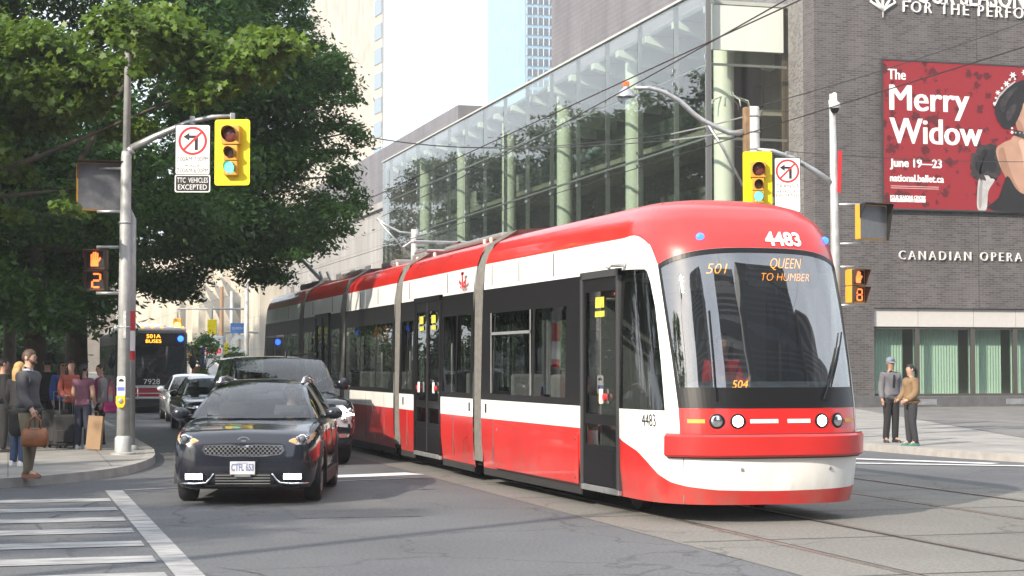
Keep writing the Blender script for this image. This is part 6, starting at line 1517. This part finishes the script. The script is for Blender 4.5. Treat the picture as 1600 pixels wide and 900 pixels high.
# street lamp outside the frame whose pole throws the thin shadow across the road
t = thing('street_lamp', 'street lamp pole left of the camera, its thin shadow lying across the road', 'street lamp', (-6, 11.2, .0))
q = MB(); q.tube([(0, 0, 0), (0, 0, 9), (0, 0, 9.2)], [.16, .11, .1], 12); q.tube([(0, 0, 9), (.6, .3, 9.7), (2.2, .8, 9.9)], .06, 8); q.build('shaft', M['polegrey'], t, smooth=True)
q = MB(); q.ball((2.4, .9, 9.8), (.35, .2, .15)); q.build('lamp_head', M['grey'], t, smooth=True)
cl = crown_clumps((-9.5, 13.2, 7.5), (2.6, 2.6, 2.2), 26, 171, (.5, .9), .6)
tree('small street tree left of the camera dappling the crossing', (-9.5, 13.2, .0), 8, cl, LEAF_MAPLE, 200, .2, 172, .12)
# ================================================================== people
def skin_mesh(verts, edges, root=0, sub=2):
    me = bpy.data.meshes.new('skin'); me.from_pydata([v[0] for v in verts], edges, []); ob = bpy.data.objects.new('skin', me); C.objects.link(ob)
    ob.modifiers.new('skin', 'SKIN'); sv = ob.data.skin_vertices[0].data
    for i, v in enumerate(verts):
        r = v[1] if isinstance(v[1], tuple) else (v[1], v[1]); sv[i].radius = (r[0]*1.12, r[1]*1.12); sv[i].use_root = (i == root)
    s = ob.modifiers.new('sub', 'SUBSURF'); s.levels = sub; s.render_levels = sub
    bpy.context.view_layer.update(); dg = bpy.context.evaluated_depsgraph_get(); out = bpy.data.meshes.new_from_object(ob.evaluated_get(dg))
    vs = [tuple(v.co) for v in out.vertices]; fs = [tuple(p.vertices) for p in out.polygons]
    bpy.data.objects.remove(ob); bpy.data.meshes.remove(me); bpy.data.meshes.remove(out); return vs, fs
def cloth(name, c): return mat('cloth_'+name, c, .85, var=.12, vscale=14, bump=.25, bscale=60)
SKN = [mat('skin_light', (.50, .31, .23), .5), mat('skin_tan', (.36, .21, .145), .5)]
STAND = dict(pelvis=(0, 0, .96), belly=(0, -.005, 1.11), chest=(0, 0, 1.28), up=(0, .01, 1.395), nb=(0, .012, 1.45), neck=(0, 0, 1.52), jaw=(0, -.022, 1.585), head=(0, -.012, 1.655), crown=(0, .0, 1.725),
   shL=(.165, .01, 1.40), elL=(.215, .03, 1.13), wrL=(.225, -.04, .89), paL=(.222, -.055, .82), shR=(-.165, .01, 1.40), elR=(-.215, .03, 1.13), wrR=(-.225, -.04, .89), paR=(-.222, -.055, .82),
   hiL=(.085, 0, .90), knL=(.095, -.015, .50), anL=(.10, .02, .10), toL=(.115, -.12, .04), hiR=(-.085, 0, .90), knR=(-.095, -.015, .50), anR=(-.10, .02, .10), toR=(-.115, -.12, .04))
SIT = dict(STAND); SIT.update(pelvis=(0, 0, .12), belly=(0, .02, .26), chest=(0, .03, .43), up=(0, .03, .545), nb=(0, .03, .60), neck=(0, .02, .67), jaw=(0, 0, .735), head=(0, .01, .805), crown=(0, .02, .875),
   shL=(.165, .03, .55), elL=(.22, -.03, .30), wrL=(.18, -.25, .34), paL=(.16, -.32, .36), shR=(-.165, .03, .55), elR=(-.22, -.03, .30), wrR=(-.18, -.25, .34), paR=(-.16, -.32, .36),
   hiL=(.09, -.03, .10), knL=(.12, -.42, .12), anL=(.12, -.40, -.28), toL=(.12, -.52, -.34), hiR=(-.09, -.03, .10), knR=(-.12, -.42, .12), anR=(-.12, -.40, -.28), toR=(-.12, -.52, -.34))
def person(label, loc, rz, h, top, legs, shoes, hair, skin=0, pose=None, sit=False, sleeve='long', coat=0, hairstyle='short', build=1.0, fem=False, group=None, extra=None):
    J = dict(SIT if sit else STAND); J.update(pose or {}); k = h/1.75
    S = lambda n: tuple(c*k for c in J[n])
    w = build
    rad = dict(pelvis=(.150*w, .112*w), belly=((.118 if fem else .140)*w, .098*w), chest=((.135 if fem else .155)*w, .108*w), up=(.115*w, .082), nb=(.065, .062), neck=(.052, .052), jaw=(.060, .070), head=(.074, .092), crown=(.052, .066),
        sh=.058*w, el=.043*w, wr=.029, pa=(.036, .020), hi=.092*w, kn=.060*w, an=.034, to=(.030, .018))
    def rr(n, g=0.0):
        q = rad.get(n, rad.get(n[:2])); q = q if isinstance(q, tuple) else (q, q); return (q[0]*k+g, q[1]*k+g)
    names = ['pelvis', 'belly', 'chest', 'up', 'nb', 'neck', 'jaw', 'head', 'crown', 'shL', 'elL', 'wrL', 'paL', 'shR', 'elR', 'wrR', 'paR', 'hiL', 'knL', 'anL', 'toL', 'hiR', 'knR', 'anR', 'toR']
    ed = [('pelvis', 'belly'), ('belly', 'chest'), ('chest', 'up'), ('up', 'nb'), ('nb', 'neck'), ('neck', 'jaw'), ('jaw', 'head'), ('head', 'crown'), ('up', 'shL'), ('shL', 'elL'), ('elL', 'wrL'), ('wrL', 'paL'), ('up', 'shR'), ('shR', 'elR'), ('elR', 'wrR'), ('wrR', 'paR'),
          ('pelvis', 'hiL'), ('hiL', 'knL'), ('knL', 'anL'), ('anL', 'toL'), ('pelvis', 'hiR'), ('hiR', 'knR'), ('knR', 'anR'), ('anR', 'toR')]
    def sk(ns, g, over=None):
        o = over or {}; V = [(o[n][0] if n in o else S(n), o[n][1] if n in o else rr(n, g)) for n in ns]; E = [(ns.index(a), ns.index(b)) for a, b in ed2 if a in ns and b in ns]; return skin_mesh(V, E, 0)
    ed2 = ed
    body = MB(); body.add(*sk(names, 0))
    for s in 'LR':      # fingers and thumb
        pa, wr = Vector(S('pa'+s)), Vector(S('wr'+s)); d = (pa-wr).normalized(); sd = Vector((0, -1, 0)) if abs(d.y) < .7 else Vector((0, 0, 1)); a = (sd-d*sd.dot(d)).normalized(); n = d.cross(a); inn = n if (n.x < 0) == (s == 'L') else -n
        for i, (o_, l) in enumerate(((-.027, .062), (-.009, .074), (.009, .07), (.027, .056))):
            p = pa-d*.01+a*o_*k; body.tube([p, p+d*l*.55*k+inn*.004, p+d*l*k+inn*.022*k], [.0088*k, .0082*k, .0065*k], 6)
        p = wr.lerp(pa, .35)+a*.025*k; body.tube([p, p+(d*.6+a*.75).normalized()*.035*k, p+(d*.95+a*.5).normalized()*.065*k], [.011*k, .010*k, .007*k], 6)
    hd = Vector(S('head'))
    body.add([hd+Vector(q)*k for q in ((-.014, -.088, -.018), (.014, -.088, -.018), (0, -.114, -.016), (0, -.090, .022))], [(0, 1, 2), (0, 2, 3), (1, 3, 2)])
    for s in (-1, 1): body.ball(hd+Vector((s*.080, .012, -.01))*k, (.012*k, .026*k, .034*k), 8, 6)
    p = body.build('person', SKN[skin], None, smooth=True); p.location = loc; p.rotation_euler = (0, 0, rz)
    tag(p, label, 'person', group)
    # clothes
    ns = ['belly', 'pelvis', 'chest', 'up', 'nb', 'shL', 'elL', 'shR', 'elR']; ov = {}; low = max(coat, .10)
    if sleeve == 'long': ns += ['wrL', 'wrR']
    else:
        for s in 'LR': ov['el'+s] = (tuple(Vector(S('sh'+s)).lerp(Vector(S('el'+s)), .55)), (.056*k*w, .056*k*w))
    g = .020
    if not sit:
        ns = ns+['hem']; J['hem'] = (J['pelvis'][0], J['pelvis'][1]+.005, J['pelvis'][2]-low); rad['hem'] = (.158*w, .118*w); ed2 = ed+[('pelvis', 'hem')]; g = .028 if coat else .022
    ov['nb'] = (S('nb'), (.062*k, .058*k))
    b = MB(); b.add(*sk(ns, g, ov)); b.build('jacket' if coat else 'shirt', top, p, smooth=True); ed2 = ed
    ov = {}; J['waist'] = J['belly']; rad['waist'] = (.112*w, .082*w); ed2 = ed+[('pelvis', 'waist')]
    for s in 'LR': ov['an'+s] = ((S('an'+s)[0], S('an'+s)[1], S('an'+s)[2]-.055*k), (.058*k, .064*k))
    b = MB(); b.add(*sk(['pelvis', 'waist', 'hiL', 'knL', 'anL', 'hiR', 'knR', 'anR'], .012, ov)); b.build('trousers', legs, p, smooth=True)
    for s in 'LR':
        an, to = Vector(S('an'+s)), Vector(S('to'+s)); f = Vector((to.x-an.x, to.y-an.y, 0)).normalized(); z0 = an.z-.10*k
        q = MB(); P = []
        for t, ww, hh in ((-.075, .022, .05), (-.06, .036, .085), (-.01, .040, .105), (.05, .042, .08), (.12, .047, .06), (.17, .038, .045), (.195, .018, .03)):
            c = Vector((an.x, an.y, z0))+f*t*k; sd = Vector((-f.y, f.x, 0)); P.append([c-sd*ww*k, c-sd*ww*k*.95+Vector((0, 0, hh*.55*k)), c-sd*ww*.5*k+Vector((0, 0, hh*k)), c+sd*ww*.5*k+Vector((0, 0, hh*k)), c+sd*ww*k*.95+Vector((0, 0, hh*.55*k)), c+sd*ww*k])
        q.grid(P); q.add(P[0], [(0, 1, 2, 3, 4, 5)]); q.add(P[-1], [(0, 1, 2, 3, 4, 5)]); q.build('shoe', shoes, p, smooth=True, merge=.0005)
    # face
    q = MB()
    for s in (-1, 1): q.ball(hd+Vector((s*.030, -.083, .008))*k, (.011*k, .008*k, .007*k), 8, 6)
    q.build('eyes', M['signblack'], p, smooth=True)
    q = MB(); q.ball(hd+Vector((0, -.080, -.050))*k, (.022*k, .010*k, .006*k), 8, 6); q.build('mouth', mat('lips', (.30, .10, .09), .5), p, smooth=True)
    # hair
    q = MB(); rr2 = random.Random(int(h*1000)+len(label)); P = []
    for i in range(9):
        t = math.pi*.62*i/8; row = []
        for a in range(0, 360, 20):
            ca, sa = math.cos(R(a)), math.sin(R(a)); lim = 1.0
            tt = t*(.62 if sa < -.35 else .9 if sa < .2 else 1.12)
            v = Vector((.088*math.sin(tt)*ca, .104*math.sin(tt)*sa+.010, .098*math.cos(tt)+.012))*(1+rr2.uniform(-.02, .03)); row.append(hd+v*k)
        P.append(row)
    q.grid(P, close=True)
    if hairstyle == 'long': q.tube([hd+Vector(c)*k for c in ((0, .05, .05), (0, .085, -.06), (0, .085, -.20), (0, .075, -.30))], [.07*k, .088*k, .085*k, .03*k], 10, ry=.55)
    if hairstyle == 'long':
        for s in (-1, 1): q.tube([hd+Vector(c)*k for c in ((s*.06, .0, .05), (s*.088, .01, -.06), (s*.09, -.01, -.18), (s*.08, -.03, -.27))], [.02*k, .028*k, .028*k, .01*k], 8)
    if hairstyle == 'tail':
        q.ball(hd+Vector((0, .105, .02))*k, .04*k); q.tube([hd+Vector(c)*k for c in ((0, .10, .03), (0, .155, -.03), (0, .15, -.14), (0, .13, -.23))], [.035*k, .042*k, .035*k, .01*k], 8)
    if hairstyle == 'bun': q.ball(hd+Vector((0, .10, .07))*k, .05*k)
    if hairstyle == 'beard': q.tube([hd+Vector(c)*k for c in ((-.072, -.02, -.03), (-.055, -.062, -.075), (0, -.082, -.088), (.055, -.062, -.075), (.072, -.02, -.03))], [.012*k, .022*k, .024*k, .022*k, .012*k], 8)
    q.build('hair', hair, p, smooth=True)
    if extra: extra(p, S, k, hd)
    return p
BRN = mat('hair_brown', (.06, .032, .018), .6); BLK = mat('hair_black', (.012, .010, .010), .5); BLD = mat('hair_blonde', (.42, .26, .10), .6); DKB = mat('hair_dark_brown', (.035, .018, .012), .55)
WSH = mat('shoe_white', (.70, .70, .69), .6); BSH = mat('shoe_black', (.02, .02, .02), .4); LSH = mat('shoe_brown', (.16, .055, .025), .4)
def gp(px, py): x, y = G(px, py, .13); return (x, y, .13)
# suited man on the left, in profile
def collar(p, S, k, hd):
    q = MB(); n = Vector(S('nb')); q.lathe([(.072*k, 0), (.062*k, .045*k)], n+Vector((0, -.004, .0)), 'z', 14); q.build('shirt_collar', cloth('pale_blue', (.35, .48, .68)), p, smooth=True)
    q = MB(); w = Vector(S('wrL')); d = (Vector(S('paL'))-w).normalized(); q.tube([w-d*.05, w+d*.015], .042*k, 10); q.build('shirt_cuff', cloth('pale_blue', (.35, .48, .68)), p, smooth=True)
mp_ = gp(46, 746)
suit = person('man in grey suit jacket and khaki trousers holding a brown leather bag', mp_, FACE+R(78), 1.83, cloth('suit_grey', (.062, .064, .072)), cloth('khaki', (.155, .135, .095)), LSH, BRN, 0,
    dict(elR=(-.215, .0, 1.14), wrR=(-.215, -.16, .94), paR=(-.21, -.19, .875), elL=(.22, .06, 1.13), wrL=(.215, .0, .89), paL=(.215, -.01, .82), anL=(.10, .06, .10), toL=(.12, -.08, .04), anR=(-.10, -.05, .10), toR=(-.12, -.19, .04), knR=(-.095, -.05, .5)), coat=.13, hairstyle='beard', extra=collar)
lb = mat('bag_leather', (.20, .065, .02), .42, var=.2, bump=.3, bscale=30)
def handbag(label, loc, rz, w, h, d, m, hh=.17, name='leather_bag', cat='bag'):
    t = thing(name, label, cat, loc, rz)
    q = MB(); P = []
    for z, f, g in ((0, .92, .9), (.03, 1, 1), (h*.5, 1.02, 1.0), (h*.85, .93, .6), (h, .86, .25)): P.append([(w/2*f*cx, d/2*g*cy, z) for cx, cy in rrect(2, 2, .5)])
    q.grid(P, close=True); q.add(P[0], [tuple(range(len(P[0])))]); q.add(P[-1], [tuple(range(len(P[0])))]); q.build('body', m, t, smooth=True, merge=.0005)
    for s in (-1, 1):
        q = MB(); q.tube([(-w*.25, s*d*.15, h*.75), (-w*.2, s*d*.1, h+hh*.7), (0, s*.02, h+hh), (w*.2, s*d*.1, h+hh*.7), (w*.25, s*d*.15, h*.75)], .011, 6); q.build('handle', m, t, smooth=True)
    q = MB(); q.bx(-w*.3, w*.3, -.012, .012, h*.98, h*1.02); q.build('zip', M['chrome'], t)
    return t
cr, sr = math.cos(FACE+R(78)), math.sin(FACE+R(78)); kk = 1.83/1.75
def onp(base, rz, k, v): c, s = math.cos(rz), math.sin(rz); return (base[0]+(v[0]*c-v[1]*s)*k, base[1]+(v[0]*s+v[1]*c)*k, base[2]+v[2]*k)
hx, hy, hz = onp(mp_, FACE+R(78), kk, (-.20, -.20, .85))
handbag('tan brown leather holdall hanging from the hand of the suited man', (hx, hy, hz-.43), FACE+R(4), .37, .26, .18, lb)
person('woman with blonde hair and long dark coat half hidden behind the suited man', gp(31, 727), FACE+R(150), 1.66, cloth('coat_charcoal', (.016, .016, .018)), cloth('denim', (.05, .08, .16)), WSH, BLD, 0, coat=.50, hairstyle='long', fem=True)
pp = gp(131, 701)
person('woman in mauve tee shirt and navy trousers seen from behind beside a cardboard box', pp, FACE+R(172), 1.63, cloth('mauve', (.20, .085, .135)), cloth('navy', (.018, .022, .045)), WSH, BLK, 0,
    dict(elL=(.22, -.02, 1.14), wrL=(.16, -.20, 1.02), paL=(.12, -.26, 1.02), elR=(-.23, .03, 1.13), wrR=(-.21, -.12, .95), paR=(-.2, -.17, .90)), sleeve='short', hairstyle='tail', fem=True)
person('woman with long brown hair in a coral top facing us among the crowd', gp(112, 696), FACE+R(20), 1.70, cloth('coral', (.42, .10, .065)), cloth('black_trouser', (.015, .015, .017)), BSH, DKB, 0,
    dict(wrL=(.12, -.22, 1.05), paL=(.06, -.26, 1.07), wrR=(-.14, -.2, 1.02), paR=(-.08, -.24, 1.03)), hairstyle='long', fem=True)
def shades(p, S, k, hd):
    q = MB()
    for s in (-1, 1): q.ball(hd+Vector((s*.032, -.092, .008))*k, (.026*k, .008*k, .020*k), 10, 6)
    q.build('sunglasses', M['signblack'], p, smooth=True)
person('dark haired woman with sunglasses and blue top in the crowd shade', gp(98, 692), FACE+R(40), 1.69, cloth('blue_top', (.03, .07, .24)), cloth('black_trouser', (.015, .015, .017)), BSH, DKB, 1, hairstyle='long', fem=True, extra=shades)
person('woman in pale grey top with magenta scarf behind the signal pole', gp(158, 694), FACE+R(-60), 1.62, cloth('pale_grey', (.24, .24, .25)), cloth('black_trouser', (.015, .015, .017)), BSH, DKB, 0,
    dict(elR=(-.22, .02, 1.13), wrR=(-.10, -.18, 1.0), paR=(-.05, -.23, .98)), hairstyle='bun', fem=True,
    extra=lambda p, S, k, hd: (lambda q: (q.tube([Vector(S('nb'))+Vector(v) for v in ((.08, .0, .03), (.07, -.11, -.05), (.06, -.13, -.25), (.05, -.12, -.5))], [.035, .045, .05, .04], 8), q.build('scarf', cloth('magenta', (.32, .03, .12)), p, smooth=True)))(MB()))
person('person all in black at the very left edge of the pavement', gp(6, 706), FACE+R(120), 1.74, cloth('black_top', (.012, .012, .013)), cloth('black_trouser', (.015, .015, .017)), BSH, BLK, 1)
person('person in dark jacket deep in the crowd behind the coral top', gp(75, 690), FACE+R(200), 1.76, cloth('black_top', (.012, .012, .013)), cloth('black_trouser', (.015, .015, .017)), BSH, BLK, 1, coat=.12)
# luggage by the crowd
x, y, z = gp(149, 703)
t = thing('cardboard_box', 'tall flat brown cardboard box leaning upright on the pavement', 'box', (x, y, z), FACE+R(-8))
q = MB(); q.box((0, .04, .33), (.29, .10, .64), rot=Matrix.Rotation(R(-6), 3, 'X') @ Matrix.Rotation(R(3), 3, 'Y')); q.build('box', mat('cardboard', (.27, .175, .10), .8, var=.1), t, bev=.006)
q = MB(); q.tube([(-.05, .07, .66), (-.03, .08, .73), (.03, .08, .73), (.05, .07, .66)], .007, 5); q.build('handle', mat('cord_brown', (.2, .13, .08), .8), t)
x, y, z = gp(104, 700)
def suitcase(label, loc, rz, m, w=.44, h=.66, d=.26):
    t = thing('suitcase', label, 'suitcase', loc, rz, 'black suitcases in the crowd')
    q = MB(); q.bx(-w/2, w/2, -d/2, d/2, .05, h); q.build('shell', m, t, bev=.04)
    q = MB(); q.bx(-w/2+.05, w/2-.05, -d/2-.03, -d/2+.01, .12, h*.55); q.build('pocket', m, t, bev=.02)
    q = MB(); q.tube([(-.12, d/2-.03, h-.02), (-.12, d/2-.03, h+.35), (.12, d/2-.03, h+.35), (.12, d/2-.03, h-.02)], .010, 6); q.build('handle', M['grey'], t, smooth=True)
    for sx in (-1, 1):
        for sy in (-1, 1):
            q = MB(); q.lathe([(.001, -.015), (.03, -.015), (.03, .015), (.001, .015)], (sx*(w/2-.06), sy*(d/2-.05), .03), 'x', 12); q.build('wheel', M['rubber'], t)
BLKN = mat('black_nylon', (.018, .018, .02), .7, bump=.2)
suitcase('upright black suitcase with pull handle standing between the women', (x, y, z), FACE+R(10), BLKN)
x, y, z = gp(88, 699); suitcase('larger black suitcase half in the dark left of the crowd', (x, y, z), FACE+R(-20), BLKN, .48, .74, .28)
x, y, z = gp(164, 695)
bx2, by2, bz2 = x, y, z
handbag('bright magenta shoulder bag at the hip of the grey topped woman', (bx2+.12, by2-.1, bz2+.66), FACE, .26, .22, .12, cloth('magenta_bag', (.38, .03, .16)), .45, 'shoulder_bag')
# couple on the right
def tie(p, S, k, hd):
    q = MB(); n = Vector(S('nb')); c = Vector(S('chest')); b = Vector(S('belly'))
    q.prism([(-.02, .0), (.02, .0), (.028, -.30), (0, -.36), (-.028, -.30)], n+Vector((0, -.152, -.045)), (1, 0, 0), (0, -.10, 1), (0, -.012, 0)); q.build('tie', cloth('tie_black', (.012, .012, .014)), p)
    q = MB(); q.lathe([(.001, .098), (.05, .093), (.085, .06), (.100, .0), (.099, -.02)], hd+Vector((0, .012, .028))*k, 'z', 18)
    P = []
    for f, dz in ((0, 0), (1, -.022)): P.append([hd+Vector((.100*math.sin(R(a))*(1-.12*f), .012-.100*math.cos(R(a))-.085*f*math.cos(R(a)), .016+dz))*k for a in range(-65, 66, 13)])
    q.grid(P); q.build('cap', cloth('cap_grey', (.15, .18, .22)), p, smooth=True)
mr_ = gp(1391, 691); FR = FACE+R(18)
person('man in grey shirt, black tie and flat cap waiting at the right kerb', mr_, FR, 1.76, cloth('shirt_grey', (.135, .135, .15)), cloth('black_trouser', (.015, .015, .017)), BSH, BLK, 1,
    dict(elL=(.22, .03, 1.13), wrL=(.20, -.10, .90), paL=(.19, -.13, .84), anR=(-.12, .02, .10), toR=(-.16, -.12, .04)), extra=tie)
wr_ = gp(1422, 696)
person('woman in brown jacket and dark trousers holding the capped man by the hand', wr_, FACE+R(-72), 1.62, cloth('jacket_brown', (.21, .135, .072)), cloth('dark_trouser', (.03, .03, .036)), cloth('shoe_green', (.06, .16, .14)), BLK, 0,
    dict(elR=(-.21, -.03, 1.14), wrR=(-.17, -.22, .98), paR=(-.15, -.29, .965), elL=(.21, .0, 1.13), wrL=(.17, -.20, .98), paL=(.14, -.26, .965), anL=(.09, .07, .10), toL=(.10, -.07, .04)), coat=.06, hairstyle='tail', fem=True)
# people in vehicles
def in_vehicle(root, v):
    mw = Matrix.Translation(root.location) @ Matrix.Rotation(root.rotation_euler.z, 4, 'Z'); return tuple(mw @ Vector(v))
person('driver of the black crossover seen faintly through its windscreen', in_vehicle(kia, (.38, 2.22, .60)), kia.rotation_euler.z, 1.72, cloth('driver_grey', (.10, .10, .12)), cloth('black_trouser', (.015, .015, .017)), BSH, BRN, 0, dict(wrL=(.2, -.34, .40), paL=(.19, -.42, .42), wrR=(-.2, -.34, .40), paR=(-.19, -.42, .42)), sit=True)
person('streetcar operator in a red jacket sitting at the cab desk', in_vehicle(tram, (-.02+.17, 1.55, 1.20)), 0, 1.75, cloth('operator_red', (.48, .03, .04)), cloth('black_trouser', (.015, .015, .017)), BSH, BLK, 1, dict(wrL=(.2, -.30, .36), paL=(.19, -.38, .38), wrR=(-.2, -.30, .36), paR=(-.19, -.38, .38)), sit=True)
person('passenger in dark clothes sitting by a window of the middle streetcar section', in_vehicle(tram, (-.85, 15.5, .87)), R(90), 1.7, cloth('driver_grey', (.10, .10, .12)), cloth('black_trouser', (.015, .015, .017)), BSH, BLK, 1, sit=True)
person('passenger in blue jeans with bare arms in the front streetcar section', in_vehicle(tram, (-.80, 5.3, .87)), R(-160), 1.7, cloth('brown_top', (.14, .06, .04)), cloth('denim', (.05, .08, .16)), BSH, BLK, 1, sit=True, sleeve='short')
# ================================================================== summer haze
q = MB(); q.bx(-300, 420, -120, 900, -1, 330); hz = q.build('haze', [])
hm = bpy.data.materials.new('haze_air'); hm.use_nodes = True; n = hm.node_tree.nodes; n.remove(n['Principled BSDF'])
pv = n.new('ShaderNodeVolumePrincipled'); pv.inputs['Color'].default_value = (.90, .94, 1.0, 1); pv.inputs['Density'].default_value = .0006; pv.inputs['Anisotropy'].default_value = .2
hm.node_tree.links.new(pv.outputs[0], n['Material Output'].inputs['Volume']); hz.data.materials.append(hm); hz['kind'] = 'stuff'; hz['label'] = 'thin pale summer haze filling the street air'
